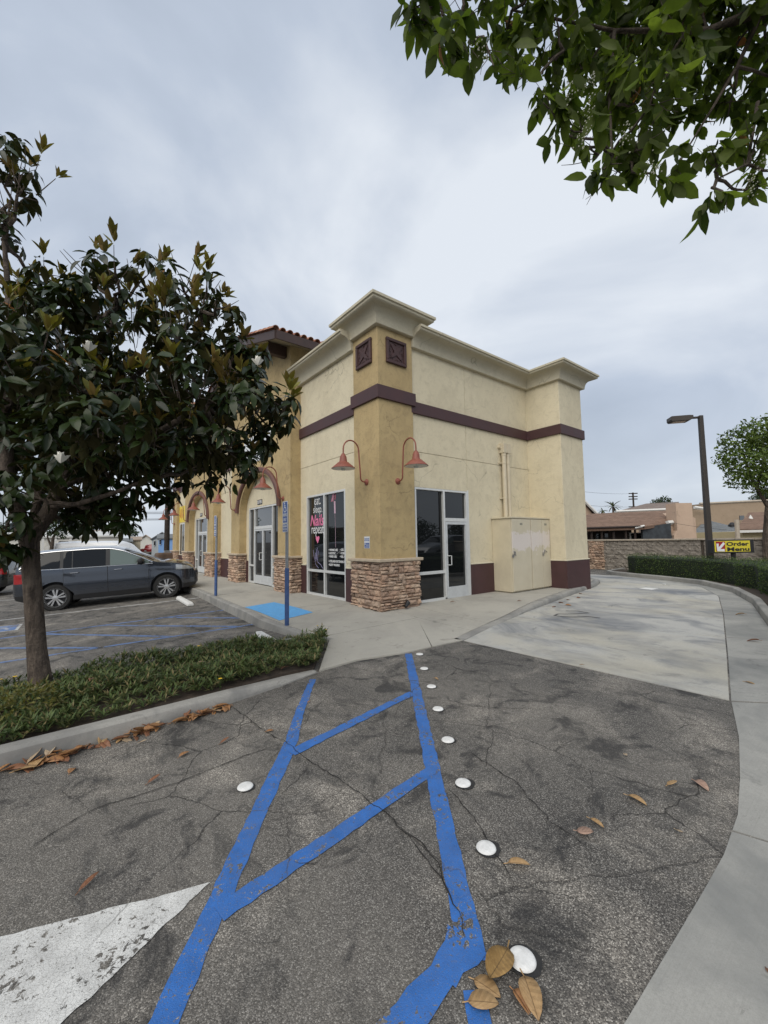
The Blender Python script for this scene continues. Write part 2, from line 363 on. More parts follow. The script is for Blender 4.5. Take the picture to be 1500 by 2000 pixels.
MAG = [(-6.12,-1.25,5.93,0.27), (-5.93,-1.61,5.55,0.26), (-6.07,-1.36,5.36,0.25), (-6.14,-1.16,5.11,0.21), (-5.38,-1.71,4.64,0.3), (-5.16,-2.25,4.49,0.27), (-4.85,-2.0,4.64,0.3), (-4.63,-2.66,4.34,0.27), (-4.29,-2.3,4.45,0.3), (-4.19,-2.73,4.16,0.22), (-5.75,-1.17,4.6,0.31), (-6.04,-1.3,4.42,0.33), (-5.98,-1.8,3.76,0.41), (-5.64,-0.95,4.17,0.5), (-5.34,-2.19,3.85,0.39), (-4.89,-1.79,4.05,0.45), (-4.7,-2.81,3.73,0.36), (-4.25,-2.16,4.03,0.36), (-4.18,-2.71,3.71,0.25), (-3.95,-2.87,3.51,0.23), (-4.09,-3.1,3.1,0.31), (-3.7,-3.03,3.09,0.21), (-3.68,-2.64,2.96,0.27), (-4.11,-2.1,3.46,0.38), (-4.62,-2.94,3.09,0.37), (-4.8,-1.67,3.37,0.49), (-5.24,-2.33,3.14,0.43), (-5.62,-0.78,3.46,0.54), (-5.93,-1.66,3.14,0.47), (-5.98,-0.69,2.79,0.52), (-5.58,-2.26,2.49,0.41), (-5.16,-1.21,2.8,0.5), (-4.86,-2.57,2.57,0.38), (-4.38,-1.83,2.84,0.4), (-4.25,-2.81,2.66,0.29), (-3.82,-2.52,2.78,0.27), (-4.01,-2.73,2.43,0.2), (-4.26,-2.28,2.45,0.26), (-4.65,-1.83,2.38,0.33), (-5.1,-1.97,2.22,0.33), (-5.49,-0.91,2.25,0.37), (-5.85,-1.76,2.14,0.3), (-5.97,-1.51,1.79,0.26), (-5.92,-1.52,1.48,0.17), (-5.05,-1.73,1.96,0.24), (-5.19,-1.25,2.08,0.27), (-5.38,-1.09,1.93,0.21), (-5.73,0.07,4.94,0.5), (-4.85,-0.44,4.25,0.66), (-5.57,0.21,3.39,0.66), (-4.37,-0.84,3.12,0.58), (-6.1,0.44,4.09,0.58), (-5.76,-2.81,3.13,0.34), (-5.28,-3.14,2.58,0.34)]
EVG = [(-4.03,-5.59,4.71,0.12), (-3.95,-5.52,4.69,0.1), (-1.89,-5.81,5.54,0.36), (-1.78,-6.0,5.17,0.32), (-1.69,-5.88,5.97,0.41), (-1.55,-6.12,5.98,0.4), (-3.96,-5.64,4.67,0.15), (-3.77,-5.54,4.77,0.15), (-3.94,-5.87,4.19,0.13), (-3.54,-5.62,4.99,0.23), (-3.64,-5.86,4.31,0.13), (-3.19,-5.65,5.13,0.25), (-3.53,-5.94,4.22,0.12), (-3.08,-5.84,4.83,0.24), (-3.5,-6.07,3.99,0.11), (-3.19,-6.01,4.85,0.29), (-2.74,-5.86,4.92,0.26), (-3.32,-6.09,3.98,0.14), (-3.43,-6.22,3.64,0.11), (-3.13,-6.21,3.71,0.11), (-3.15,-6.18,3.58,0.08), (-2.83,-6.2,3.86,0.12), (-2.65,-6.02,4.52,0.25), (-2.33,-5.95,5.26,0.36), (-2.76,-6.3,4.3,0.26), (-2.92,-6.39,3.85,0.16), (-2.98,-6.44,3.56,0.08), (-2.31,-6.22,5.24,0.33), (-2.97,-6.5,4.15,0.24), (-1.99,-6.47,5.12,0.28), (-2.55,-6.51,4.84,0.29), (-1.53,-6.46,5.28,0.24), (-1.91,-6.65,5.11,0.29), (-1.7,-6.53,4.71,0.17), (-2.38,-6.57,3.97,0.13), (-1.99,-6.64,4.12,0.16), (-2.03,-6.74,4.23,0.13), (-2.16,-6.72,3.75,0.13), (-2.71,-6.64,3.43,0.07), (-2.45,-6.38,3.97,0.1), (-1.37,-6.7,5.12,0.24), (-1.56,-6.28,4.97,0.17), (-1.48,-6.96,4.78,0.46), (-1.15,-7.05,4.22,0.41), (-1.87,-6.96,5.32,0.5), (-2.3,-6.51,5.57,0.52), (-3.02,-6.07,5.44,0.47), (-3.59,-5.73,5.21,0.32), (-0.41,-7.47,5.3,0.67), (-2.37,-6.28,6.42,0.63), (-1.51,-6.97,6.55,0.74), (-0.13,-7.77,6.27,0.87)]

# ------------------------------------------------------------------ ground
def sstep(a, b, x):
    t = min(1.0, max(0.0, (x-a)/(b-a))); return t*t*(3-2*t)
def lz(x, y):
    s = sstep(-2.8, -0.6, y)*(1-sstep(0.5, 3.0, x))
    return s*max(-0.38, -0.06-0.055*max(0.0, -1.9-x))
def seg_d(p, a, b):
    p, a, b = Vector(p), Vector(a), Vector(b); t = max(0, min(1, (p-a).dot(b-a)/(b-a).length_squared)); return (p-a-(b-a)*t).length
def sz(x, y):
    return 0.014+0.106*sstep(1.5, 4.6, seg_d((x, y), (-3.0, -2.55), (-0.51, -2.76)))
ASPH = M_asphalt('asphalt', 1.0); ASPH2 = M_asphalt('asphalt_far', 1.0)
xs = [-1500, -700, -300, -150, -80, -50, -35]+[-28+0.7*i for i in range(81)]+[35, 50, 80, 150, 300, 700, 1500]
V = [(x, y, lz(x, y)) for y in xs for x in xs]; n = len(xs)
mb = MB(); mb.add(V, [(j*n+i, j*n+i+1, (j+1)*n+i+1, (j+1)*n+i) for j in range(n-1) for i in range(n-1)])
tag(mb.build('ground', ASPH, smooth=True), kind='structure')

def inset(poly, d):
    P = [Vector(p) for p in poly]; n = len(P)
    area = sum(P[i].x*P[(i+1) % n].y-P[(i+1) % n].x*P[i].y for i in range(n))
    sgn = 1 if area > 0 else -1; out = []
    for i in range(n):
        a = (P[i]-P[i-1]); b = (P[(i+1) % n]-P[i])
        if a.length < 1e-6 or b.length < 1e-6: out.append(P[i]); continue
        a.normalize(); b.normalize(); na = Vector((-a.y, a.x))*sgn; nb = Vector((-b.y, b.x))*sgn
        k = 1+na.dot(nb); out.append(P[i]+(na+nb)*(d/max(k, 0.35)))
    return out
def terrain_poly(name, poly, zf, mat, step=0.5, skirt=0.3, parent=None, dz=0.0, bevel=0):
    bm = bmesh.new(); f = bm.faces.new([bm.verts.new((p[0], p[1], 0)) for p in poly]); f.normal_update()
    if f.normal.z < 0: f.normal_flip()
    bmesh.ops.triangulate(bm, faces=bm.faces[:])
    x0, x1 = min(p[0] for p in poly), max(p[0] for p in poly); y0, y1 = min(p[1] for p in poly), max(p[1] for p in poly)
    for ax, a, b in ((0, x0, x1), (1, y0, y1)):
        k = math.floor(a/step)+1
        while k*step < b and step > 0:
            no = Vector((1, 0, 0)) if ax == 0 else Vector((0, 1, 0)); co = no*(k*step)
            bmesh.ops.bisect_plane(bm, geom=bm.verts[:]+bm.edges[:]+bm.faces[:], plane_co=co, plane_no=no, dist=1e-5); k += 1
    bmesh.ops.remove_doubles(bm, verts=bm.verts, dist=1e-4)
    for v in bm.verts: v.co.z = zf(v.co.x, v.co.y)+dz
    if skirt:
        be = [e for e in bm.edges if e.is_boundary]; r = bmesh.ops.extrude_edge_only(bm, edges=be)
        for v in [g for g in r['geom'] if isinstance(g, bmesh.types.BMVert)]: v.co.z -= skirt
    me = bpy.data.meshes.new(name); bm.to_mesh(me); bm.free(); me.materials.append(mat)
    o = link(name, me, parent); return o

CONC_DRIVE = M_concrete('drive_concrete', (0.44, 0.435, 0.41), (0.12, 0.135, 0.16), 0.95, (1.15, 0.85, 1), 0.62, (0.50, 0.465, 0.375), 1.35)
CONC_WALK = M_concrete('walk_concrete', (0.43, 0.41, 0.36), (0.27, 0.26, 0.235), 0.62)
CONC_CURB = M_concrete('kerb_concrete', (0.33, 0.32, 0.295), (0.165, 0.165, 0.162), 0.8, sc=2.4)
CONC_GUT = M_concrete('gutter_concrete', (0.35, 0.345, 0.32), (0.185, 0.19, 0.185), 0.95, (1, 1, 1), 0, None, 1.3)

Lk = [(-0.51, -2.76), (0.64, -2.43), (2.47, -1.99), (5.31, -1.42), (8.16, -0.87), (9.2, -0.52), (9.8, 0.1), (10.0, 1.2), (10.0, 30)]
Gj = [(-0.41, -6.01), (1.49, -5.59), (5.01, -4.79), (8.0, -4.05), (9.94, -3.22), (11.0, -2.05), (11.7, -0.75), (12.3, 0.9), (12.6, 3), (12.6, 30)]
def cut(poly, x0, x1):
    """points of a polyline between two x values (ends interpolated)"""
    def at(x):
        for a, b in zip(poly, poly[1:]):
            if a[0] <= x <= b[0] and b[0] > a[0]: t = (x-a[0])/(b[0]-a[0]); return (x, a[1]+(b[1]-a[1])*t)
        return poly[-1]
    return [at(x0)]+[p for p in poly if x0 < p[0] < x1 and p[1] < 20]+[at(x1)]
dl = thing('drive_lane', None, None); dl['kind'] = 'structure'
DZ = lambda x, y: 0.007
slabs = [cut(Lk, -0.51, 1.75)+cut(Gj, -0.41, 2.65)[::-1], cut(Lk, 1.75, 6.2)+cut(Gj, 2.65, 6.9)[::-1],
         cut(Lk, 6.2, 9.8)+[(10.0, 1.2), (10.0, 5.0), (12.6, 5.0), (12.6, 3)]+cut(Gj, 6.9, 12.3)[::-1],
         [(10.0, 5.0), (10.0, 30), (12.6, 30), (12.6, 5.0)]]
for s_ in slabs: terrain_poly('slab', inset(s_, 0.008), DZ, CONC_DRIVE, 3, 0.15, dl)
# gutter apron to the right of the joint, out to the kerb
Kb = [(-14, -8.1), (-6.0, -8.35), (-3.0, -8.15), (-1.2, -7.55), (0.6, -6.75), (2.5, -6.08), (4.25, -5.57), (7.0, -4.89), (9.16, -4.09), (10.76, -2.95), (11.6, -1.55), (12.15, -0.3), (12.6, 0.55), (13.1, 0.95), (15.0, 1.1)]
kin = [(-14, -6.0), (-9, -6.25), (-4.02, -6.47), (-3.21, -6.48), (-2.86, -6.48), (-2.43, -6.45), (-1.96, -6.37), (-1.26, -6.23), (-0.41, -6.01)]
ap = thing('gutter_apron', None, None); ap['kind'] = 'structure'
ar = [cut(kin, -14, -2.62)+cut(Kb, -14, -2.2)[::-1], cut(kin, -2.62, -0.43)+cut(Kb, -2.2, 0.35)[::-1],
      cut(Gj, -0.41, 2.65)+cut(Kb, 0.35, 3.1)[::-1], cut(Gj, 2.65, 6.9)+cut(Kb, 3.1, 7.3)[::-1], cut(Gj, 6.9, 12.2)+cut(Kb, 7.3, 12.5)[::-1]]
for s_ in ar: terrain_poly('slab', inset(s_, 0.008), lambda x, y: 0.006, CONC_GUT, 3, 0.15, ap)

def kerb(name, path, h, w=0.15, mat=None, base=None, side=1):
    """kerb of width w to the right of the path; h: height per point"""
    P = [Vector(p) for p in path]; n = len(P); vs = []
    for i in range(n):
        if 0 < i < n-1:
            a = (P[i]-P[i-1]).normalized(); b = (P[i+1]-P[i]).normalized(); a = Vector((a.y, -a.x)); b = Vector((b.y, -b.x)); m_ = (a+b)/(1+a.dot(b))
        else:
            d = (P[1]-P[0] if i == 0 else P[-1]-P[-2]).normalized(); m_ = Vector((d.y, -d.x))
        m_ *= side; hh = h[i] if isinstance(h, (list, tuple)) else h; b0 = base(P[i].x, P[i].y) if base else 0.0
        for o_, z in ((0, b0-0.3), (0.0, b0+max(0.0, hh*0.25)), (0.012, b0+hh-0.022), (0.03, b0+hh-0.004), (0.05, b0+hh), (w-0.01, b0+hh), (w, b0+hh-0.01), (w, b0-0.3)):
            vs.append((P[i].x+m_.x*o_, P[i].y+m_.y*o_, z))
    k = 8; fs = [(i*k+j, i*k+(j+1) % k, (i+1)*k+(j+1) % k, (i+1)*k+j) for i in range(n-1) for j in range(k)]
    fs += [tuple(range(k)), tuple((n-1)*k+j for j in range(k))]
    mb = MB().add(vs, fs); return tag(mb.build(name, mat or CONC_CURB, smooth=True, angle=rad(35)), kind='structure')
def dens(path, st):
    out = []
    for a, b in zip(path, path[1:]):
        a, b = Vector(a), Vector(b); k = max(1, int((b-a).length/st))
        out += [tuple(a+(b-a)*(i/k)) for i in range(k)]
    return out+[tuple(path[-1])]
kerb('kerb', Kb[:12]+[(12.6, 0.55), (13.1, 0.95), (15.0, 1.1)], 0.15)
# planter kerb, tapering to flush at the accessible corner
pk = [(-14, -3.25), (-9, -3.1), (-5.81, -3.035), (-5.09, -3.01), (-4.6, -2.965), (-4.16, -2.90), (-3.55, -2.765), (-3.0, -2.60)]
kerb('kerb', pk, [0.13, 0.13, 0.13, 0.128, 0.118, 0.105, 0.06, 0.016], 0.14, side=-1)
# kerb round the sidewalk on the drive-through side and on the parking side
lk2 = dens(Lk[:8]+[(10.0, 3)], 0.4)
def ksw(path, zf, w, side, name='kerb'):
    return kerb(name, path, [max(0.012, sz(x, y)-zf(x, y)) for x, y in path], w, base=zf, side=side)
ksw(lk2, lambda x, y: 0.0, 0.17, -1)
lk3 = dens([(-2.12, 26), (-2.12, 6.6), (-2.30, 3.43), (-2.40, 0.85), (-2.27, -0.34), (-2.13, -1.33)], 0.4)
ksw(lk3, lz, 0.15, -1)

# sidewalk slabs, joints between them
walk = thing('sidewalk', None, None); walk['kind'] = 'structure'
Li = [(0.6, -2.26), (2.43, -1.82), (5.28, -1.25), (8.12, -0.70), (9.1, -0.37), (9.63, 0.17), (9.83, 1.2), (9.83, 3)]
ws = [
    [(0.95, 0.4), (0.845, -2.19)]+Li[1:]+[(7.2, 3), (7.2, 0.4)],
    [(0.95, 0.4), (0.845, -2.20), (0.6, -2.27), (0.12, -2.40), (0.265, -0.3), (0.265, 0.4)],
    [(0.225, -0.9), (0.12, -2.40), (-0.47, -2.59), (-0.51, -2.75), (-1.15, -2.71)],
    [(-1.15, -2.71), (-1.67, -2.69), (-2.35, -2.53), (-2.98, -2.585), (-2.10, -1.34), (-2.115, -1.05), (0.22, -0.93)],
    [(0.22, -0.93), (-2.115, -1.05), (-2.12, -0.34), (-2.25, 0.85), (-2.235, 1.45), (0.3, 1.45), (0.265, 0.4), (0.265, -0.6)],
    [(-2.235, 1.45), (-2.15, 3.43), (-2.05, 5.0), (0.3, 5.0), (0.3, 1.45)],
    [(-2.05, 5.0), (-1.97, 6.6), (-1.97, 8.8), (0.3, 8.8), (0.3, 5.0)],
    [(-1.97, 8.8), (-1.97, 12.6), (0.3, 12.6), (0.3, 8.8)], [(-1.97, 12.6), (-1.97, 16.4), (0.3, 16.4), (0.3, 12.6)], [(-1.97, 16.4), (-1.97, 26), (0.3, 26), (0.3, 16.4)]]
for s_ in ws: terrain_poly('slab', inset(s_, 0.0075), sz, CONC_WALK, 0.5, 0.25, walk)

# blue detectable-warning pad with truncated domes
BLUEPAD = M_flat('pad_blue', (0.11, 0.36, 0.68), 0.6, var=0.1, sc=9, bump=0.2)
pc = [Vector(p) for p in ((-2.19, 2.26), (-1.38, 2.52), (-1.26, 0.74), (-2.14, 0.48))]
pad = terrain_poly('warning_pad', pc, sz, BLUEPAD, 0.3, 0, None, 0.005); tag(pad, 'bright blue warning pad set into the sidewalk before the shop window', 'tactile pad')
dv = []; df = []
for i in range(13):
    for j in range(28):
        a = pc[0]+(pc[1]-pc[0])*((i+0.5)/13); b = pc[3]+(pc[2]-pc[3])*((i+0.5)/13); p = a+(b-a)*((j+0.5)/28); z = sz(p.x, p.y)+0.004; k = len(dv)
        for r_, h in ((0.013, 0), (0.007, 0.006)):
            for q in range(6): dv.append((p.x+r_*math.cos(q*1.047), p.y+r_*math.sin(q*1.047), z+h))
        df += [(k+q, k+(q+1) % 6, k+6+(q+1) % 6, k+6+q) for q in range(6)]+[tuple(k+6+q for q in range(6))]
tag(MB().add(dv, df).build('dome_studs', BLUEPAD, pad, smooth=False), kind='stuff')

# ------------------------------------------------------------------ painted markings
P_BLUE = M_paint('blue_paint', (0.034, 0.140, 0.43), 0.46); P_BLUE_OLD = M_paint('blue_paint_worn', (0.105, 0.185, 0.38), 0.62)
P_WHITE = M_paint('white_paint', (0.62, 0.62, 0.60), 0.40, crackle=0.45); P_WHITE_OLD = M_paint('white_paint_worn', (0.5, 0.5, 0.49), 0.55)
def ragged(a, b, w0, w1, st=0.05, jit=0.006):
    """outline of a stripe from a to b with slightly uneven sides"""
    a, b = Vector(a), Vector(b); d = b-a; L = d.length; d /= L; nrm = Vector((-d.y, d.x)); k = max(2, int(L/st)); l = []; r = []
    for i in range(k+1):
        t = i/k; w = (w0+(w1-w0)*t)/2; c = a+d*(L*t)
        l.append(c+nrm*(w+random.uniform(-jit, jit))); r.append(c-nrm*(w+random.uniform(-jit, jit)))
    return l, r
def stripe(mb, a, b, w0, w1=None, z=0.004, jit=0.006):
    l, r = ragged(a, b, w0, w1 or w0, 0.06, jit); k = len(l)
    mb.add([(p.x, p.y, lz(p.x, p.y)+z) for p in l]+[(p.x, p.y, lz(p.x, p.y)+z) for p in r], [(i, i+1, k+i+1, k+i) for i in range(k-1)])
hatch = thing('access_aisle_marking', None, None); hatch['kind'] = 'structure'
m_ = MB(); stripe(m_, (-3.175, -2.80), (-3.72, -3.55), 0.075, 0.085); stripe(m_, (-3.72, -3.55), (-4.02, -4.01), 0.085, 0.10); stripe(m_, (-4.02, -4.01), (-5.6, -6.03), 0.105, 0.102); m_.build('stripe', P_BLUE, hatch)
m_ = MB(); stripe(m_, (-1.635, -2.73), (-4.235, -6.035), 0.098, 0.106, 0.0045); m_.build('stripe', P_BLUE, hatch)
m_ = MB(); stripe(m_, (-4.10, -4.175), (-2.58, -3.865), 0.098, 0.095, 0.0055); m_.build('stripe', P_BLUE, hatch)
m_ = MB(); stripe(m_, (-4.93, -5.215), (-3.42, -5.015), 0.10, 0.095, 0.0058); m_.build('stripe', P_BLUE, hatch)
m_ = MB(); stripe(m_, (-4.80, -6.04), (-4.36, -5.995), 0.112, 0.115, 0.0062, 0.012); stripe(m_, (-4.37, -5.995), (-4.19, -5.965), 0.115, 0.165, 0.0066, 0.014); m_.build('stripe', P_BLUE, hatch)
m_ = MB(); stripe(m_, (-4.315, -6.10), (-4.55, -6.42), 0.085, 0.085, 0.004, 0.012); m_.build('stripe', P_BLUE, hatch)
# arrow head whose tip shows at the lower left
ar = MB(); tip = Vector((-4.91, -5.02)); A = Vector((-6.05, -4.62)); B = Vector((-5.79, -5.47))
def ragline(a, b, k=26, j=0.006): return [a+(b-a)*(i/k)+Vector((random.uniform(-j, j), random.uniform(-j, j)))*(0 if i in (0, k) else 1) for i in range(k)]
pl = ragline(tip, A)+ragline(A, B)+ragline(B, tip)
ar.sheet([(p.x, p.y, 0.0042) for p in pl]); tag(ar.build('arrow_marking', P_WHITE), kind='structure')
# parking bay lines on the sloping lot
bay = thing('bay_marking', None, None); bay['kind'] = 'structure'
def st1(a, b, w, mat):
    m_ = MB(); stripe(m_, a, b, w, w, 0.004, 0.008); m_.build('stripe', mat, bay)
st1((-8.8, 8.05), (-2.02, 6.28), 0.10, P_WHITE_OLD)
for a, b in (((-8.5, 2.62), (-2.2, 1.19)), ((-8.5, 5.12), (-2.2, 3.45)), ((-6.6, 3.72), (-4.91, 1.78)), ((-5.72, 4.2), (-3.82, 1.58)), ((-4.73, 4.12), (-2.68, 1.36)), ((-3.57, 3.86), (-2.2, 1.95))):
    st1(a, b, 0.09, P_BLUE_OLD)
st1((-8.8, 13.4), (-2.02, 11.7), 0.10, P_WHITE_OLD)
# painted wheelchair symbol box in the bay
hb = [Vector(p) for p in ((-7.2, 5.62), (-6.24, 5.38), (-6.2, 6.25), (-7.2, 6.5))]
hs = thing('wheelchair_marking', None, None); hs['kind'] = 'structure'
MB().sheet([(p.x, p.y, lz(p.x, p.y)+0.004) for p in hb]).build('border', P_WHITE_OLD, hs)
c_ = sum(hb, Vector((0, 0)))/4
MB().sheet([((c_+(p-c_)*0.88).x, (c_+(p-c_)*0.88).y, lz((c_+(p-c_)*0.88).x, p.y)+0.007) for p in hb]).build('field', P_BLUE_OLD, hs)
m_ = MB()
for a, b in (((-7.0, 5.95), (-6.5, 5.85)), ((-6.5, 5.85), (-6.42, 5.65)), ((-6.95, 6.1), (-6.45, 6.0))): stripe(m_, a, b, 0.06, 0.06, 0.012)
m_.build('symbol', P_WHITE_OLD, hs)

# cracks that run through asphalt and paint
CRACK = M_flat('crack_dark', (0.014, 0.013, 0.011), 0.95, var=0.3, sc=20); WEED = M_flat('crack_grit', (0.075, 0.062, 0.040), 0.95, var=0.4, sc=30)
ck_ = thing('asphalt_crack', None, None); ck_['kind'] = 'structure'
def crack(path, w):
    P = []
    for a, b in zip(path, path[1:]):
        a, b = Vector(a), Vector(b); k = max(2, int((b-a).length/0.035)); nn = Vector((-(b-a).y, (b-a).x)).normalized()
        off = 0.0
        for i in range(k):
            off = off*0.8+random.uniform(-0.010, 0.010); P.append(a+(b-a)*(i/k)+nn*off)
    m_ = MB(); vs = []; n_ = len(P)
    for i, p in enumerate(P):
        d = (P[min(i+1, n_-1)]-P[max(i-1, 0)]).normalized(); q = Vector((-d.y, d.x)); e_ = w*random.uniform(0.25, 1.0)*min(1.0, i/4+0.1, (n_-1-i)/4+0.1)*0.5
        vs += [(p.x+q.x*e_, p.y+q.y*e_, lz(p.x, p.y)+0.0072), (p.x-q.x*e_, p.y-q.y*e_, lz(p.x, p.y)+0.0072)]
    m_.add(vs, [(2*i, 2*i+1, 2*i+3, 2*i+2) for i in range(n_-1)]); m_.build('crack', CRACK, ck_)
crack([(-4.17, -2.99), (-4.13, -3.45), (-4.06, -3.95), (-4.04, -4.32), (-4.00, -4.75), (-3.98, -5.1), (-4.02, -5.5), (-4.06, -5.80)], 0.0095)
crack([(-5.62, -4.20), (-5.30, -4.02), (-4.85, -4.05), (-4.50, -4.0), (-4.08, -3.98)], 0.009)
crack([(-3.98, -5.25), (-4.0, -5.62), (-4.13, -5.86), (-4.22, -6.0)], 0.009); crack([(-4.86, -5.42), (-4.78, -5.5), (-4.70, -5.44)], 0.011)
crack([(-3.05, -5.02), (-3.12, -5.45), (-3.30, -5.8), (-3.35, -6.1)], 0.010); crack([(-3.5, -5.2), (-3.62, -5.55), (-3.85, -6.0)], 0.009)
crack([(-2.55, -4.1), (-2.3, -4.6), (-1.9, -5.0)], 0.008); crack([(-4.55, -5.15), (-4.48, -5.24), (-4.40, -5.22)], 0.008)

# ------------------------------------------------------------------ ceramic road markers
CERAM = M_flat('marker_ceramic', (0.70, 0.70, 0.685), 0.45, var=0.14, sc=30, dirt=0.5); TAR = M_flat('tar_black', (0.018, 0.018, 0.018), 0.7, var=0.3, sc=30)
dots = [(-1.55, -2.87), (-1.94, -3.37), (-2.31, -3.87), (-2.68, -4.33), (-3.05, -4.80), (-3.40, -5.26), (-3.74, -5.71), (-4.09, -6.15), (-4.52, -4.38)]
dl_ = ['white round road marker at the far end of the dotted row, beside the sidewalk', 'white round road marker second from the sidewalk beside the blue line',
       'white round road marker beside the junction of the upper short blue bar', 'white round road marker with a black smear, below the upper blue bar',
       'white round road marker level with the middle of the blue hatch', 'white round road marker just below the end of the lower blue bar',
       'white round road marker on a square tar patch above a curled brown leaf', 'largest white round road marker, touched by big fallen leaves',
       'lone white round road marker on the asphalt between planter and blue line']
for i, (x, y) in enumerate(dots):
    t_ = thing('road_marker', dl_[i], 'road marker', (x, y, 0), 'white round road markers')
    r_ = 0.051
    MB().lathe([(0.0, 0.002), (r_, 0.003), (r_-0.002, 0.007), (r_*0.86, 0.0115), (r_*0.45, 0.0135), (0.001, 0.014)], (x, y, 0.004), 28).build('dome', CERAM, t_, smooth=True)
    k = 18; pts = []; sq = 0.060
    for q in range(k):
        an = 2*math.pi*q/k; rr = sq/max(abs(math.cos(an)), abs(math.sin(an))) if i in (5, 6, 7) else sq*1.05
        rr = min(rr, sq*1.12)*random.uniform(0.92, 1.1); rr *= 1.0 if i in (5, 6, 7) else 0.86; pts.append((x+0.006+rr*math.cos(an+0.5), y-0.008+rr*math.sin(an+0.5), 0.0050))
    MB().sheet(pts).build('tar_pad', TAR, t_)

# ------------------------------------------------------------------ building materials
CREAM = M_stucco('cream_stucco', (0.685, 0.615, 0.45), (0.63, 0.56, 0.405), (0.46, 0.405, 0.29), 0.42)
OCHRE = M_stucco('ochre_stucco', (0.50, 0.385, 0.205), (0.43, 0.325, 0.17), (0.28, 0.215, 0.12), 0.55)
TRIM = M_stucco('cornice_stucco', (0.56, 0.515, 0.395), (0.50, 0.46, 0.35), (0.38, 0.345, 0.26), 0.3)
BROWN = M_flat('brown_paint', (0.060, 0.026, 0.027), 0.55, var=0.16, sc=2.5, bump=0.15, bsc=60, dirt=0.1)
PLUM = M_flat('plaque_brown', (0.060, 0.028, 0.027), 0.6, var=0.15, sc=8)
GAP = M_flat('joint_dark', (0.10, 0.085, 0.06), 0.9)
ALU = M_flat('aluminium', (0.66, 0.67, 0.66), 0.42, metal=0.25, var=0.05, sc=12)
ALU_D = M_flat('door_rail_aluminium', (0.58, 0.60, 0.61), 0.45, metal=0.25, var=0.08, sc=9)
GLASS = M_glass('dark_glass', (0.008, 0.009, 0.010), 1.58); GLASS2 = M_glass('sky_glass', (0.03, 0.034, 0.037), 2.3)
RUST = M_flat('lamp_red', (0.235, 0.072, 0.047), 0.55, var=0.15, sc=14, dirt=0.25)
RUSTD = M_flat('arch_red', (0.125, 0.055, 0.042), 0.6, var=0.2, sc=5, dirt=0.3)
def M_stone():
    t = NT('ledge_stone'); r = t.n('ShaderNodeObjectInfo').outputs['Random']; p = t.pos()
    c = t.ramp(r, [(0.0, (0.24, 0.175, 0.135)), (0.2, (0.46, 0.31, 0.225)), (0.5, (0.56, 0.40, 0.29)), (0.72, (0.36, 0.265, 0.205)), (1.0, (0.64, 0.485, 0.36))])
    n_ = t.noise(p, 18, 6, 0.7, 0.5); c = t.mix(t.rng(n_, 0.45, 0.75, 0, 0.5), c, (0.16, 0.12, 0.095)); c = t.mix(t.rng(t.noise(p, 9, 4), 0.55, 0.75, 0, 0.5), c, (0.43, 0.335, 0.24))
    return t.pbr(c, 0.88, t.bump(t.noise(p, 32, 6, 0.75), 0.9, 0.02), 0, 0.25)
STONE = M_stone(); MORTAR = M_flat('mortar', (0.075, 0.058, 0.045), 0.95, var=0.3, sc=20)
CAPST = M_flat('cap_stone', (0.47, 0.39, 0.29), 0.85, var=0.15, sc=7, bump=0.4, bsc=40, dirt=0.25)
TILE = None
def M_tile():
    t = NT('roof_tile'); r = t.n('ShaderNodeObjectInfo').outputs['Random']; p = t.pos()
    c = t.ramp(r, [(0.0, (0.26, 0.10, 0.06)), (0.5, (0.36, 0.155, 0.09)), (1.0, (0.45, 0.235, 0.14))])
    c = t.mix(t.rng(t.noise(p, 7, 5, 0.7), 0.45, 0.7, 0, 0.55), c, (0.20, 0.12, 0.09)); return t.pbr(c, 0.8, t.bump(t.noise(p, 40, 4), 0.3, 0.006))
TILE = M_tile()

B = thing('commercial_building', 'single-storey cream and ochre stucco shop building with stone-clad pillars and brown bands', 'building', (0, 0, 0))
XW, YW = 0.034, 0.05; PX, PY = 1.062, 0.99; X2, X3, Y2 = 5.98, 7.32, -1.05; YE = 21.0
ZB0, ZB1 = 4.66, 4.95
# core mass and roof
m_ = MB(); m_.box(0.32, 7.0, 0.36, YE-0.2, -0.2, 6.35); m_.build('core', CREAM, B)
MB().box(0.25, 7.1, 0.25, YE, 6.36, 6.42).build('flat_roof', M_flat('roof_membrane', (0.3, 0.3, 0.29)), B)
# side wall (faces the drive-through): stucco panels with control joints, openings left for the shopfront
def wallx(mb, x0, x1, z0, z1, y=YW, th=0.16): mb.box(x0, x1, y, y+th, z0, z1)
def wally(mb, y0, y1, z0, z1, x=XW, th=0.16): mb.box(x, x+th, y0, y1, z0, z1)
JV = 3.03
m_ = MB(); m_.box(PX-0.3, X2+0.1, YW+0.15, YW+0.3, 2.95, 6.3); m_.box(3.1, X2+0.1, YW+0.15, YW+0.3, 0.0, 2.95)
m_.box(XW+0.15, XW+0.3, 0.6, 3.0, 2.95, 6.3); m_.build('joint_backing', GAP, B)
for x0, x1, z0, z1 in ((PX-0.1, JV-0.005, 2.87, 3.725), (JV+0.005, X2+0.05, 0.0, 3.725), (PX-0.1, JV-0.005, 3.735, 6.4), (JV+0.005, X2+0.05, 3.735, 6.4)):
    m_ = MB(); wallx(m_, x0, x1, z0, z1); m_.build('wall_panel', CREAM, B, bevel=0.004)
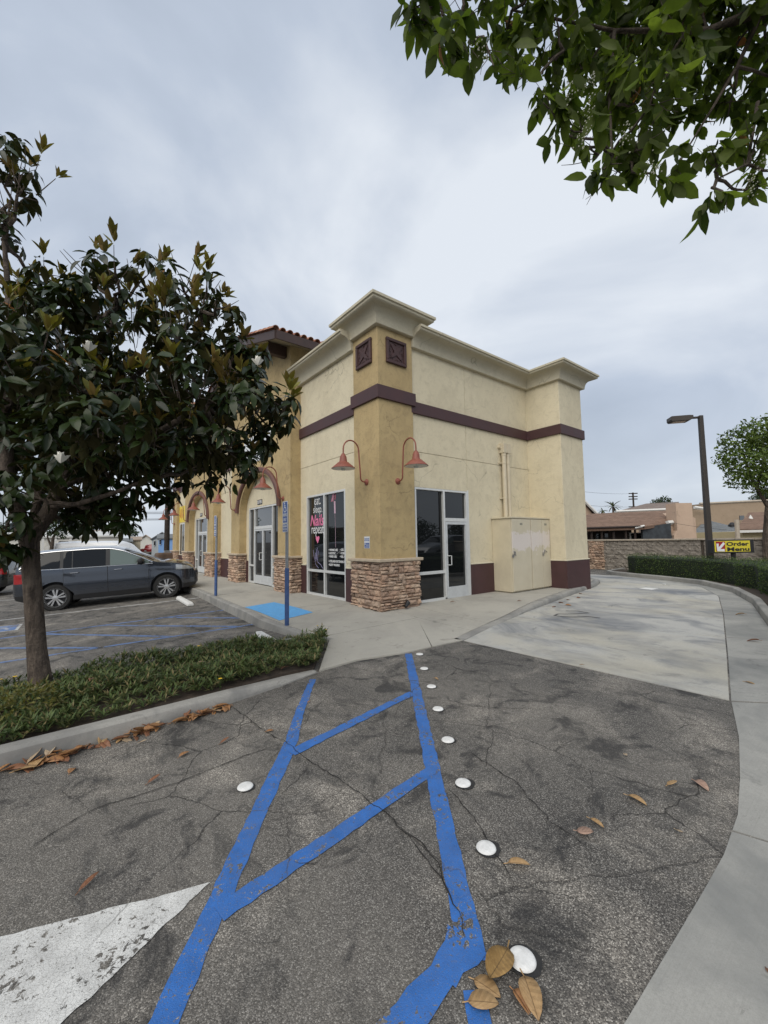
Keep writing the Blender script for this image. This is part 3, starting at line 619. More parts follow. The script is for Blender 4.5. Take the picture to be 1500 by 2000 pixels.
# front wall by the salon window
WY0, WY1, WZ0, WZ1 = 1.44, 3.50, 0.115, 2.90
for y0, y1, z0, z1 in ((PY-0.1, WY0, 0.0, 3.755), (WY1, 4.05, 0.0, 3.755), (WY0, WY1, WZ1, 3.755), (WY0, WY1, 0.0, WZ0), (PY-0.1, 4.05, 3.765, 6.4)):
    m_ = MB(); wally(m_, y0, y1, z0, z1); m_.build('wall_panel', CREAM, B, bevel=0.003)
for y0, y1, in ((9.05, 11.75), (17.1, 20.0)):
    m_ = MB(); wally(m_, y0, y1, 0, 3.755); m_.build('wall_panel', CREAM, B, bevel=0.003)
    m_ = MB(); wally(m_, y0, y1, 3.765, 6.4); m_.build('wall_panel', CREAM, B, bevel=0.003)
# end pier of the side (cream) and the flank behind it
m_ = MB(); m_.box(X2, X3, Y2, 0.5, 0, 6.4); m_.build('end_pier', CREAM, B, bevel=0.012)
m_ = MB(); m_.box(6.9, X3-0.06, 0.4, YE, 0, 6.4); m_.box(0.2, 7.2, YE-0.2, YE, 0, 6.4); m_.build('rear_wall', CREAM, B)
# corner pillar
m_ = MB(); m_.box(0, PX, 0, PY, 0.9, 6.9); m_.build('corner_pillar', OCHRE, B, bevel=0.012)
MB().box(0.02, PX-0.02, 0.02, PY-0.02, 6.9, 6.99).build('pillar_roof', TRIM, B)
# end pier of the front, far away
m_ = MB(); m_.box(-0.12, 0.9, 19.9, 20.95, 0.0, 6.4); m_.build('far_pillar', OCHRE, B, bevel=0.012)
# brown bands
bp = lambda z0, z1, d=0.055: [(-0.05, z0), (d, z0), (d, z1), (-0.05, z1)]
MB().sweep([(XW, 4.0), (XW, PY-0.02)], bp(ZB0, ZB1)).build('band', BROWN, B, bevel=0.008)
MB().sweep([(PX-0.05, YW), (X2, YW), (X2, Y2), (X3, Y2), (X3, 10)], bp(ZB0, ZB1)).build('band', BROWN, B, bevel=0.008)
MB().sweep([(0, PY), (0, 0), (PX, 0), (PX, PY)], bp(4.812, 5.118), True).build('band', BROWN, B, bevel=0.008)
for y0, y1 in ((9.2, 11.65), (17.2, 20)): MB().sweep([(XW, y1), (XW, y0)], bp(ZB0, ZB1)).build('band', BROWN, B)
MB().sweep([(-0.12, 20.95), (-0.12, 19.9), (0.9, 19.9)], bp(4.8, 5.1)).build('band', BROWN, B)
# brown base with a pale drip trim above it
bs = lambda: [(-0.05, 0.0), (0.028, 0.0), (0.028, 0.915), (-0.05, 0.915)]
tr = lambda: [(-0.05, 0.917), (0.036, 0.917), (0.036, 0.93), (0.018, 0.952), (-0.05, 0.952)]
for path in ([(3.06, YW), (X2, YW), (X2, Y2), (X3, Y2), (X3, 12)], [(XW, 4.0), (XW, WY1+0.012)], [(XW, WY1+0.012), (XW, WY1+0.012-0.001)], [(XW, WY0-0.012), (XW, PY)], [(XW, 11.7), (XW, 9.1)], [(XW, 20), (XW, 17.1)]):
    if abs(path[0][1]-path[1][1]) < 0.01 and path[0][0] == path[1][0]: continue
    MB().sweep(path, bs()).build('brown_base', BROWN, B, bevel=0.006); MB().sweep(path, tr()).build('base_trim', TRIM, B)
MB().box(XW-0.05, XW+0.1, WY0-0.012, WY1+0.012, 0.0, WZ0-0.002).build('brown_base', BROWN, B, bevel=0.006)
# cornices
def cornice(z0, z1, top=0.43):
    H = z1-z0; k = []
    k += [(-0.05, z0), (0.085, z0), (0.10, z0+0.02*H), (0.105, z0+0.13*H)]
    for i in range(1, 10):
        t = i/9; k.append((0.11+0.235*(1-math.cos(t*math.pi/2))**1.0, z0+0.13*H+0.56*H*math.sin(t*math.pi/2)**0.92))
    k += [(0.385, z0+0.735*H), (0.395, z0+0.76*H), (0.395, z0+0.845*H), (0.405, z0+0.855*H), (0.405, z0+0.86*H), (top, z0+0.862*H), (top, z0+0.985*H), (top-0.012, z1), (-0.05, z1)]
    return k
MB().sweep([(0, PY), (0, 0), (PX, 0), (PX, PY)], cornice(6.50, 7.0), True).build('cornice', TRIM, B, smooth=True, angle=rad(28))
MB().sweep([(PX-0.02, YW), (X2, YW), (X2, Y2), (X3, Y2), (X3, 14)], cornice(6.28, 6.725)).build('cornice', TRIM, B, smooth=True, angle=rad(28))
MB().sweep([(XW, 4.10), (XW, PY-0.02)], cornice(6.28, 6.725)).build('cornice', TRIM, B, smooth=True, angle=rad(28))
for y0, y1 in ((9.0, 11.8), (16.8, 19.95)): MB().sweep([(XW, y1), (XW, y0)], cornice(6.28, 6.725)).build('cornice', TRIM, B, smooth=True, angle=rad(28))
MB().sweep([(-0.12, 20.95), (-0.12, 19.9), (0.9, 19.9)], cornice(6.5, 7.0)).build('cornice', TRIM, B, smooth=True, angle=rad(28))

# ------------------------------------------------------------------ text and plaques on planes
def plane(o, r, u):
    r, u = Vector(r).normalized(), Vector(u).normalized(); n_ = r.cross(u)
    return Matrix(((r.x, u.x, n_.x, o[0]), (r.y, u.y, n_.y, o[1]), (r.z, u.z, n_.z, o[2]), (0, 0, 0, 1)))
def text(name, body, M, w, h, mat, parent, bold=0.0, shear=0.0, ext=0.0015, space=1.0, lift=0.002):
    """flat lettering fitted to w x h, lower-left corner at the plane's origin"""
    c = bpy.data.curves.new(name, 'FONT'); c.body = body; c.size = 1.0; c.offset = bold; c.shear = shear; c.extrude = ext; c.space_character = space; c.resolution_u = 3
    o = bpy.data.objects.new(name, c); COL.objects.link(o); dg = bpy.context.evaluated_depsgraph_get()
    me = bpy.data.meshes.new_from_object(o.evaluated_get(dg)); bpy.data.objects.remove(o)
    co = np.array([v.co[:] for v in me.vertices]); a, b = co.min(0), co.max(0)
    sx_, sy_ = w/(b[0]-a[0]), h/(b[1]-a[1]); org = ORG.get(parent.name, Vector((0, 0, 0)))
    for v in me.vertices:
        p = M @ Vector(((v.co.x-a[0])*sx_, (v.co.y-a[1])*sy_, v.co.z+lift+ext)); v.co = p-org
    me.materials.clear(); me.materials.append(mat); return link(name, me, parent)
def stroke(mb, M, pts, w, lift=0.003, closed=False):
    """flat line of width w through 2-D points on the plane M"""
    P = [Vector(p) for p in pts]; n_ = len(P); vs = []
    for i in range(n_):
        a = P[i-1] if (i > 0 or closed) else P[i]; b = P[(i+1) % n_] if (i < n_-1 or closed) else P[i]
        d = (b-a).normalized(); q = Vector((-d.y, d.x))*w/2
        vs += [M @ Vector((P[i].x+q.x, P[i].y+q.y, lift)), M @ Vector((P[i].x-q.x, P[i].y-q.y, lift))]
    k = n_ if closed else n_-1; mb.add(vs, [(2*i, 2*i+1, 2*((i+1) % n_)+1, 2*((i+1) % n_)) for i in range(k)])
def disc(mb, M, c, r, lift=0.003, n=16): mb.sheet([M @ Vector((c[0]+r*math.cos(q*2*math.pi/n), c[1]+r*math.sin(q*2*math.pi/n), lift)) for q in range(n)])
def rect(mb, M, x0, y0, x1, y1, z=0.002): mb.sheet([M @ Vector(p) for p in ((x0, y0, z), (x1, y0, z), (x1, y1, z), (x0, y1, z))])
def pbox(mb, M, x0, y0, x1, y1, z0, z1): mb.box(x0, x1, y0, y1, z0, z1, M)
WHITE = M_flat('white_vinyl', (0.75, 0.75, 0.75), 0.5, var=0.03); PINK = M_flat('pink_vinyl', (0.75, 0.20, 0.36), 0.5, var=0.05); PINKL = M_flat('pale_pink_cloth', (0.55, 0.38, 0.46), 0.7, var=0.15, sc=12)
BLACK = M_flat('black_plastic', (0.015, 0.015, 0.016), 0.5, var=0.2)

# ------------------------------------------------------------------ shopfront glazing
def frame_grid(name, M, xs_, ys_, cells, fw_, parent, label=None, depth=0.10, pane_in=0.055, mat=None, glass=None):
    """aluminium bars along rectangles (x0, y0, x1, y1); every cell gets a pane"""
    m_ = MB()
    for x0, y0, x1, y1 in xs_: pbox(m_, M, x0, y0, x1, y1, -depth+0.03, 0.012)
    for x0, y0, x1, y1 in ys_: pbox(m_, M, x0, y0, x1, y1, -depth+0.034, 0.009)
    o = m_.build(name, mat or ALU, parent, bevel=0.004)
    if label: o['label'] = label
    for i, (x0, y0, x1, y1) in enumerate(cells):
        p_ = MB(); pbox(p_, M, x0-0.005, y0-0.005, x1+0.005, y1+0.005, -pane_in-0.008, -pane_in); p_.build('pane', glass[i] if glass else GLASS, o)
    return o
# salon window: looking from -X, right is -Y.  origin at lower left
Mw = plane((XW, WY1, WZ0), (0, -1, 0), (0, 0, 1)); ww, wh = WY1-WY0, WZ1-WZ0; f_ = 0.055; mu = WY1-2.50; hb_ = 0.79-WZ0
win = frame_grid('window', Mw, [(0, 0, f_, wh), (ww-f_, 0, ww, wh), (mu-0.03, f_, mu+0.03, wh-f_)],
    [(f_, 0, ww-f_, f_), (f_, wh-f_, ww-f_, wh), (f_, hb_-0.035, mu-0.03, hb_+0.03), (mu+0.03, hb_-0.035, ww-f_, hb_+0.03)],
    [(f_, f_, mu-0.03, hb_-0.035), (mu+0.03, f_, ww-f_, hb_-0.035), (f_, hb_+0.03, mu-0.03, wh-f_), (mu+0.03, hb_+0.03, ww-f_, wh-f_)], f_, B, 'salon window with white and pink lettering')
Mv = plane((XW+0.053, WY1, WZ0), (0, -1, 0), (0, 0, 1))
def vt(body, y0, y1, z0, z1, mat, **k): return text('lettering', body, plane((XW+0.053, y0, z0), (0, -1, 0), (0, 0, 1)), y0-y1, z1-z0, mat, win, **k)
vt('eat.', 3.14, 2.78, 2.62, 2.82, WHITE, bold=-0.004); vt('sleep.', 3.20, 2.70, 2.33, 2.60, WHITE, bold=-0.004)
vt('Nails', 3.38, 2.60, 2.03, 2.34, PINK, bold=0.012, shear=0.32); vt('repeat.', 3.30, 2.58, 1.73, 2.02, WHITE, bold=-0.002)
h_ = MB(); hp = [(0.0, -0.115), (-0.085, -0.01), (-0.105, 0.045), (-0.075, 0.085), (-0.035, 0.085), (0.0, 0.05), (0.035, 0.085), (0.075, 0.085), (0.105, 0.045), (0.085, -0.01)]
h_.sheet([Mv @ Vector((WY1-2.965+x, 1.655-WZ0+y, 0.003)) for x, y in hp]); h_.build('heart', PINK, win)
for b_, y0, y1, z0 in (('• MANICURE', 2.37, 1.90, 1.335), ('• GEL X', 1.80, 1.53, 1.345), ('• ACRYLIC', 2.37, 2.01, 1.25), ('• FORMS', 1.80, 1.51, 1.255), ('• HARD GEL', 2.37, 1.95, 1.165), ('• NAIL ART', 1.80, 1.50, 1.17), ('• EYELASH EXTENSIONS', 2.37, 1.51, 1.04), ('• BODY WAXING', 2.37, 1.82, 0.945)):
    vt(b_, y0, y1, z0, z0+0.06, WHITE, bold=0.02)
LILAC = M_flat('lilac_print', (0.35, 0.32, 0.52), 0.5, var=0.2); h_ = MB()
Mh = plane((XW+0.053, 3.28, 0.86), (0, -1, 0), (0, 0, 1))
for pts in ([(0.06, 0.50), (0.10, 0.34), (0.16, 0.22), (0.20, 0.10), (0.36, 0.0)], [(0.30, 0.56), (0.28, 0.40), (0.26, 0.26), (0.32, 0.16), (0.48, 0.10), (0.60, 0.0)], [(0.38, 0.48), (0.34, 0.36), (0.30, 0.22)], [(0.20, 0.42), (0.20, 0.28), (0.22, 0.18)], [(0.26, 0.52), (0.24, 0.36), (0.22, 0.24)]):
    stroke(h_, Mh, pts, 0.014)
h_.build('hand_drawing', LILAC, win)
# hanging pink bow and cloth tube behind the glass, seen as a print on it
cl = MB(); Mp = plane((XW+0.053, 2.23, 2.28), (0, -1, 0), (0, 0, 1))
for a, b in (((0.02, 0.36), (0.11, 0.60)), ((0.11, 0.36), (0.17, 0.6)), ((0.21, 0.40), (0.22, 0.6))): stroke(cl, Mp, [a, ((a[0]+b[0])/2+0.01, (a[1]+b[1])/2), b], 0.032)
cl.build('ribbon', M_flat('ribbon_pink', (0.50, 0.15, 0.21), 0.6), win)
cl = MB(); stroke(cl, Mp, [(0.065, 0.37), (0.14, 0.60)], 0.028); stroke(cl, Mp, [(0.19, 0.36), (0.20, 0.04)], 0.075); stroke(cl, Mp, [(0.20, 0.02), (0.215, -0.3), (0.22, -0.85)], 0.012); cl.build('ribbon', PINKL, win)
# side shopfront: fixed light and glazed door
Ms = plane((PX+0.035, YW, 0.09), (1, 0, 0), (0, 0, 1)); sw = 3.0-PX-0.035; sh = 2.865-0.09; mx_ = 2.105-PX-0.035; tz = 2.05-0.09; hb2 = 0.79-0.09
shop = frame_grid('shopfront', Ms, [(0, 0, 0.05, sh), (sw-0.055, 0, sw, sh), (mx_-0.03, 0.05, mx_+0.03, sh-0.05)],
    [(0.05, 0, mx_-0.03, 0.06), (0.05, sh-0.05, sw-0.055, sh), (0.05, hb2-0.04, mx_-0.03, hb2+0.03), (mx_+0.03, tz, sw-0.055, tz+0.09)],
    [(0.05, 0.06, mx_-0.03, hb2-0.04), (0.05, hb2+0.03, mx_-0.03, sh-0.05), (mx_+0.03, tz+0.09, sw-0.055, sh-0.05)], 0.05, B)
d0, d1 = mx_+0.036, sw-0.061; m_ = MB()
for a in ((d0, 0.02, d0+0.055, tz-0.008), (d1-0.055, 0.02, d1, tz-0.008)): pbox(m_, Ms, *a, -0.07, 0.016)
for a in ((d0+0.055, tz-0.075, d1-0.055, tz-0.008), (d0+0.055, 0.02, d1-0.055, 0.30)): pbox(m_, Ms, *a, -0.07, 0.012)
door = m_.build('door', ALU_D, B, bevel=0.004)
p_ = MB(); pbox(p_, Ms, d0+0.05, 0.295, d1-0.05, tz-0.07, -0.045, -0.035); p_.build('pane', GLASS, door)
hd = MB(); hd.tube([Ms @ Vector(p) for p in ((d0+0.035, 0.86, 0.016), (d0+0.035, 0.86, 0.07), (d0+0.12, 0.86, 0.07), (d0+0.12, 1.09, 0.07), (d0+0.035, 1.09, 0.07), (d0+0.035, 1.09, 0.016))], 0.012, 8); hd.build('handle', ALU, door)
MB().box(3.003, 3.055, YW-0.012, YW+0.05, 0.09, 2.9).build('door_jamb', ALU, B)

# ------------------------------------------------------------------ stone cladding
def stone_var():
    """one ledge stone, unit box 0..1 with a hacked face towards -Y"""
    bm = bmesh.new(); g = 4; vs = {}
    for i in range(g+1):
        for j in range(4):
            e_ = 0.0 if (0 < i < g and 0 < j < 3) else 1.0
            vs[i, j] = bm.verts.new((i/g+(random.uniform(-0.05, 0.05) if 0 < i < g else random.uniform(-0.02, 0.03)), -1+e_*0.35+random.uniform(-0.30, 0.22), j/3+(random.uniform(-0.08, 0.08) if 0 < j < 3 else random.uniform(-0.05, 0.05))))
    for i in range(g):
        for j in range(3): bm.faces.new((vs[i, j], vs[i+1, j], vs[i+1, j+1], vs[i, j+1]))
    be = [e_ for e_ in bm.edges if e_.is_boundary]; r = bmesh.ops.extrude_edge_only(bm, edges=be)
    for v in [q for q in r['geom'] if isinstance(q, bmesh.types.BMVert)]: v.co.y = 0.3
    bmesh.ops.recalc_face_normals(bm, faces=bm.faces); me = bpy.data.meshes.new('stone'); bm.to_mesh(me); bm.free(); me.materials.append(STONE); return me
SV = [stone_var() for _ in range(12)]
def clad(parent, o, u, length, z0, z1, zf=None):
    """ledgestone courses on a vertical face; o: lower-left corner in plan, u: unit direction to the right seen from outside"""
    u = Vector((u[0], u[1], 0)); nv = Vector((u.y, -u.x, 0)); z = z0
    while z < z1-0.03:
        h = random.choice((0.06, 0.08, 0.095, 0.115, 0.14, 0.16)); h = min(h, z1-z)
        if z1-z-h < 0.04: h = z1-z
        x = -random.uniform(0.0, 0.10)
        while x < length:
            L = random.uniform(0.11, 0.36); a, b = max(x, -0.03), min(x+L, length+0.03)
            if length-b < 0.07: b = length+random.uniform(0, 0.04)
            if b-a > 0.03:
                split = h > 0.11 and random.random() < 0.38; rows = [(z, h*0.52), (z+h*0.52, h*0.48)] if split else [(z, h)]
                for zz, hh in rows:
                    d = random.uniform(0.055, 0.095); c = link('stone', random.choice(SV), parent); p = Vector((o[0], o[1], 0))+u*(a+0.004)-ORG[parent.name]
                    c.matrix_local = Matrix(((u.x*(b-a-0.008), -nv.x*d, 0, p.x), (u.y*(b-a-0.008), -nv.y*d, 0, p.y), (0, 0, hh-0.013, zz+0.006+p.z), (0, 0, 0, 1)))
            x = b if b >= length else x+L
        z += h
def stone_pier(x0, x1, y0, y1, z0, right=True, indiv=True):
    """stone-clad pier base: front face (towards -X) and the face towards -Y"""
    m_ = MB(); m_.box(x0-0.03, x1+(0.03 if x1 < 3 else 0), y0-0.03, y1+0.03, z0-0.1, 1.12)
    sb = m_.build('stone_base', MORTAR, B)
    clad(sb, (x0-0.03, y1+0.03), (0, -1), y1-y0+0.06, z0, 1.115); clad(sb, (x0-0.03, y0-0.03), (1, 0), x1-x0+0.06, z0, 1.115)
    cp = MB(); cp.box(x0-0.13, x1+0.12, y0-0.13, y1+0.13, 1.118, 1.185); cp.build('cap', CAPST, sb, bevel=0.014)
    return sb
stone_pier(0, PX, 0, PY, 0.0)
stone_pier(-0.30, 0.12, 3.90, 4.80, 0.10); stone_pier(-0.30, 0.12, 8.27, 9.18, 0.11)
stone_pier(-0.30, 0.12, 11.65, 12.6, 0.11); stone_pier(-0.30, 0.12, 16.0, 16.95, 0.11); stone_pier(-0.12, 0.8, 19.9, 20.95, 0.11)

# ------------------------------------------------------------------ towers with an arched entry and a tiled gable
FASC = M_flat('fascia_brown', (0.050, 0.028, 0.024), 0.6, var=0.2, sc=5); SOFF = M_flat('soffit_paint', (0.35, 0.30, 0.2), 0.8)
def tile_var():
    vs = []; fs = []; n_ = 8
    for t, r in ((0, 0.092), (1, 0.078)):
        for th in (0.0, 0.014):
            for i in range(n_+1):
                q = math.pi*i/n_; vs.append(((r-th)*math.cos(q), t, (r-th)*math.sin(q)-0.02))
    k = n_+1
    for i in range(n_):
        fs += [(i, i+1, 2*k+i+1, 2*k+i), (k+i+1, k+i, 3*k+i, 3*k+i+1), (i+1, i, k+i, k+i+1)]
    me = bpy.data.meshes.new('tile'); me.from_pydata(vs, [], fs); me.materials.append(TILE); me.polygons.foreach_set('use_smooth', [True]*len(fs)); me.set_sharp_from_angle(angle=rad(50)); return me
TV = tile_var()
def tower(yc, first):
    y0, y1 = yc-2.62, yc+2.68; ze, zr = 7.38, 8.42; ye = 3.35; a, hh, zs_ = 1.74, 1.30, 2.62
    # front sheet with the arch cut out
    arch = [(yc+a*math.cos(math.pi*i/20), zs_+hh*math.sin(math.pi*i/20)) for i in range(21)]
    slope = (zr-ze)/ye
    outl = [(y0, 0.0), (y0, zr-slope*2.62-0.1), (yc, zr-0.1), (y1, zr-slope*2.68-0.1), (y1, 0.0), (yc+a, 0.0)]+arch+[(yc-a, 0.0)]
    m_ = MB(); m_.prism([Vector((-0.30, p[0], p[1])) for p in outl[::-1]], (0.26, 0, 0)); m_.build('tower_front', OCHRE, B)
    for a_, b_, zt in ((y0, y0+0.3, zr-slope*2.62-0.12), (y1-0.3, y1, zr-slope*2.68-0.12)):
        m_ = MB(); m_.box(-0.04, 3.2, a_, b_, 4.2, zt); m_.build('tower_side', OCHRE, B); m_ = MB(); m_.box(-0.038, 0.28, a_+0.002, b_-0.002, 0, 4.199); m_.build('tower_side', OCHRE, B)
    m_ = MB(); m_.box(-0.036, 0.3, y0+0.3, y1-0.3, 2.86, 6.6); m_.box(-0.036, 0.3, y0+0.3, yc-1.32, 0, 2.86); m_.box(-0.036, 0.3, yc+1.47, y1-0.3, 0, 2.86); m_.build('entry_wall', CREAM, B)
    MB().box(-0.064, -0.03, yc-1.62, yc-1.36, 0.0, 0.915).build('brown_base', BROWN, B); MB().box(-0.064, -0.03, yc+1.5, yc+1.74, 0.0, 0.915).build('brown_base', BROWN, B)
    # red arch moulding
    m_ = MB(); pts = [(yc+1.90*math.cos(t), 2.70+1.37*math.sin(t)) for t in [math.pi*i/24 for i in range(25)]]; vs = []
    for i, (y, z) in enumerate(pts):
        t = math.pi*i/24; d = Vector((math.cos(t)/1.90, math.sin(t)/1.37)).normalized()
        for o_, xx in ((-0.085, -0.295), (-0.085, -0.36), (-0.05, -0.40), (0.05, -0.40), (0.085, -0.36), (0.085, -0.295)): vs.append((xx, y+d.x*o_, z+d.y*o_))
    k = 6; m_.add(vs, [(i*k+j, i*k+(j+1) % k, (i+1)*k+(j+1) % k, (i+1)*k+j) for i in range(24) for j in range(k)]+[tuple(range(k)), tuple(24*k+j for j in range(k))])
    m_.build('arch_moulding', RUSTD, B, smooth=True, angle=rad(35))
    # shopfront in the arch
    Ma = plane((-0.036, yc+1.45, 0.13), (0, -1, 0), (0, 0, 1)); w_ = 2.77; h_ = 2.72; c1, c2 = 0.53, 2.16; tz_ = 1.93; hb = 0.63
    fr = frame_grid('shopfront', Ma, [(0, 0, 0.055, h_), (c1-0.03, 0, c1+0.03, h_), (c2-0.03, 0, c2+0.03, h_), (w_-0.055, 0, w_, h_)],
        [(0.055, h_-0.055, c1-0.03, h_), (c1+0.03, h_-0.055, c2-0.03, h_), (c2+0.03, h_-0.055, w_-0.055, h_), (0.055, 0, c1-0.03, 0.06), (c2+0.03, 0, w_-0.055, 0.06), (0.055, hb-0.03, c1-0.03, hb+0.03), (c2+0.03, hb-0.03, w_-0.055, hb+0.03), (c1+0.03, tz_, c2-0.03, tz_+0.10)],
        [(0.055, 0.06, c1-0.03, hb-0.03), (0.055, hb+0.03, c1-0.03, h_-0.055), (c2+0.03, 0.06, w_-0.055, hb-0.03), (c2+0.03, hb+0.03, w_-0.055, h_-0.055), (c1+0.03, tz_+0.10, c2-0.03, h_-0.055)], 0.055, B, glass=[GLASS, GLASS, GLASS, GLASS, GLASS2])
    mid = (c1+c2)/2
    for x0, x1, hx in ((c1+0.035, mid-0.004, mid-0.05), (mid+0.004, c2-0.035, mid+0.05)):
        m_ = MB()
        for q in ((x0, 0.02, x0+0.05, tz_-0.01), (x1-0.05, 0.02, x1, tz_-0.01)): pbox(m_, Ma, *q, -0.06, 0.016)
        for q in ((x0+0.05, tz_-0.07, x1-0.05, tz_-0.01), (x0+0.05, 0.02, x1-0.05, 0.31)): pbox(m_, Ma, *q, -0.06, 0.012)
        d_ = m_.build('door', ALU_D, B, bevel=0.004)
        p_ = MB(); pbox(p_, Ma, x0+0.045, 0.305, x1-0.045, tz_-0.065, -0.04, -0.03); p_.build('pane', GLASS, d_)
        if hx < mid:
            hd = MB(); s_ = -1; hd.tube([Ma @ Vector(p) for p in ((hx+0.02, 0.86, 0.016), (hx+0.02, 0.86, 0.07), (hx-0.09, 0.86, 0.07), (hx-0.09, 1.10, 0.07), (hx+0.02, 1.10, 0.07), (hx+0.02, 1.10, 0.016))], 0.012, 8); hd.build('handle', ALU, d_)
    # number plate over the door
    pl_ = MB(); Mn = plane((-0.036, yc+0.62, 2.93), (0, -1, 0), (0, 0, 1)); pbox(pl_, Mn, 0, 0, 0.44, 0.17, 0, 0.012); pl_ = pl_.build('number_plate', BLACK, B)
    if first: text('number', '15701', plane((-0.049, yc+0.59, 2.955), (0, -1, 0), (0, 0, 1)), 0.38, 0.12, WHITE, pl_, bold=0.02)
    else: text('number', '15711', plane((-0.049, yc+0.59, 2.955), (0, -1, 0), (0, 0, 1)), 0.38, 0.12, WHITE, pl_, bold=0.02)
    # gable roof
    xf, xb = -1.12, 3.2; m_ = MB()
    prof = [(yc-ye, ze), (yc, zr), (yc+ye, ze), (yc+ye, ze-0.02), (yc+ye-0.1, ze-0.10), (yc, zr-0.14), (yc-ye+0.1, ze-0.10), (yc-ye, ze-0.02)]
    m_.prism([Vector((xf+0.05, p[0], p[1])) for p in prof], (xb-xf-0.05, 0, 0)); rf = m_.build('roof', SOFF, B)
    m_ = MB()
    for s_ in (-1, 1): m_.prism([Vector((xf, yc, zr+0.01)), Vector((xf, yc, zr-0.23)), Vector((xf, yc+s_*ye, ze-0.23)), Vector((xf, yc+s_*ye, ze+0.01))], (0.05, 0, 0))
    m_.box(xf+0.05, xb, yc-ye-0.045, yc-ye, ze-0.23, ze+0.015); m_.box(xf+0.05, xb, yc+ye, yc+ye+0.045, ze-0.23, ze+0.015); m_.build('fascia', FASC, rf)
    for oy in (-2.3, -1.15, 0.0, 1.15, 2.3):
        m_ = MB(); z_ = zr-slope*abs(oy)-0.16; m_.box(xf+0.22, -0.31, yc+oy-0.09, yc+oy+0.09, z_-0.36, z_-0.02); m_.build('outlooker', FASC, rf, bevel=0.01)
    # tiles: barrels run down the slope, a row of rake tiles up the gable edge
    sl = math.atan(slope); L = 0.40
    def place(p, dirv, nv, s=1.0):
        y_ = dirv.normalized(); z_ = (nv-y_*nv.dot(y_)).normalized(); x_ = y_.cross(z_)
        c = link('tile', TV, rf); c.matrix_local = Matrix(((x_.x*s, y_.x*L, z_.x, p.x), (x_.y*s, y_.y*L, z_.y, p.y), (x_.z*s, y_.z*L, z_.z, p.z), (0, 0, 0, 1)))
    for s_ in ((-1, 1) if first else (-1, 1)):
        dv_ = Vector((0, -s_*math.cos(sl), math.sin(sl))); nv = Vector((0, s_*math.sin(sl), math.cos(sl)))
        k = int(math.hypot(ye, zr-ze)/0.36)
        for i in range(k+1): place(Vector((xf+0.03, yc+s_*(ye+0.05), ze+0.06))+dv_*(0.36*i), dv_, nv, 1.05)
        x = xf+0.24; 
        while x < xb:
            place(Vector((x, yc+s_*(ye+0.05), ze+0.05)), dv_, nv)
            x += 0.215
        # the rest of this slope, joined
        m_ = MB(); x = xf+0.24
        while x < xb:
            for i in range(1, k+1):
                b = Vector((x, yc+s_*(ye+0.05), ze+0.05))+dv_*(0.36*i); vs = []
                for t, r in ((0, 0.092), (0.39, 0.078)):
                    for j in range(7): q = math.pi*j/6; vs.append(b+dv_*t+Vector((1, 0, 0))*r*math.cos(q)+nv*(r*math.sin(q)-0.02))
                m_.add(vs, [(j, j+1, 8+j, 7+j) for j in range(6)])
            x += 0.215
        tag(m_.build('tile_field', TILE, rf, smooth=True), kind='stuff')
tower(6.50, True); tower(14.28, False)

# ------------------------------------------------------------------ carved plaques on the corner pillar
def plaque(M, w, h):
    m_ = MB(); b = 0.075
    for a in ((0, 0, w, b), (0, h-b, w, h), (0, b, b, h-b), (w-b, b, w, h-b)): pbox(m_, M, *a, 0, 0.06)
    o = m_.build('plaque', PLUM, B, bevel=0.014)
    m_ = MB(); pbox(m_, M, b*0.9, b*0.9, w-b*0.9, h-b*0.9, 0, 0.022); m_.build('field', PLUM, o)
    m_ = MB(); c = Vector((w/2, h/2)); prof = []
    for i in range(96):
        t = 2*math.pi*i/96; r = 0.105+0.055*math.cos(4*(t-math.pi/4))+0.022*math.cos(8*t)+0.012*math.cos(16*t); prof.append(M @ Vector((c.x+1.18*r*math.cos(t), c.y+1.18*r*math.sin(t), 0.02)))
    nrm_ = (M.to_3x3() @ Vector((0, 0, 1))); m_.prism(prof, nrm_*0.022)
    for q in range(8):
        t = q*math.pi/4; e1 = Vector((math.cos(t), math.sin(t))); s0, s1 = (0.165, 0.215) if q % 2 == 0 else (0.20, 0.255)
        pts = [M @ Vector((c.x+e1.x*(s0+(s1-s0)*k/4)-e1.y*0.02*math.sin(k*1.2), c.y+e1.y*(s0+(s1-s0)*k/4)+e1.x*0.02*math.sin(k*1.2), 0.026)) for k in range(5)]; m_.tube(pts, 0.013, 6)
        for s_ in (-1, 1):
            pts = [M @ Vector((c.x+e1.x*(0.17+0.015*k)-e1.y*s_*(0.03+0.012*k), c.y+e1.y*(0.17+0.015*k)+e1.x*s_*(0.03+0.012*k), 0.026)) for k in range(4)]; m_.tube(pts, 0.008, 5)
    m_.build('relief', PLUM, o, bevel=0.006)
plaque(plane((0.235, 0, 5.70), (1, 0, 0), (0, 0, 1)), 0.61, 0.60)
plaque(plane((0, 0.805, 5.70), (0, -1, 0), (0, 0, 1)), 0.61, 0.60)

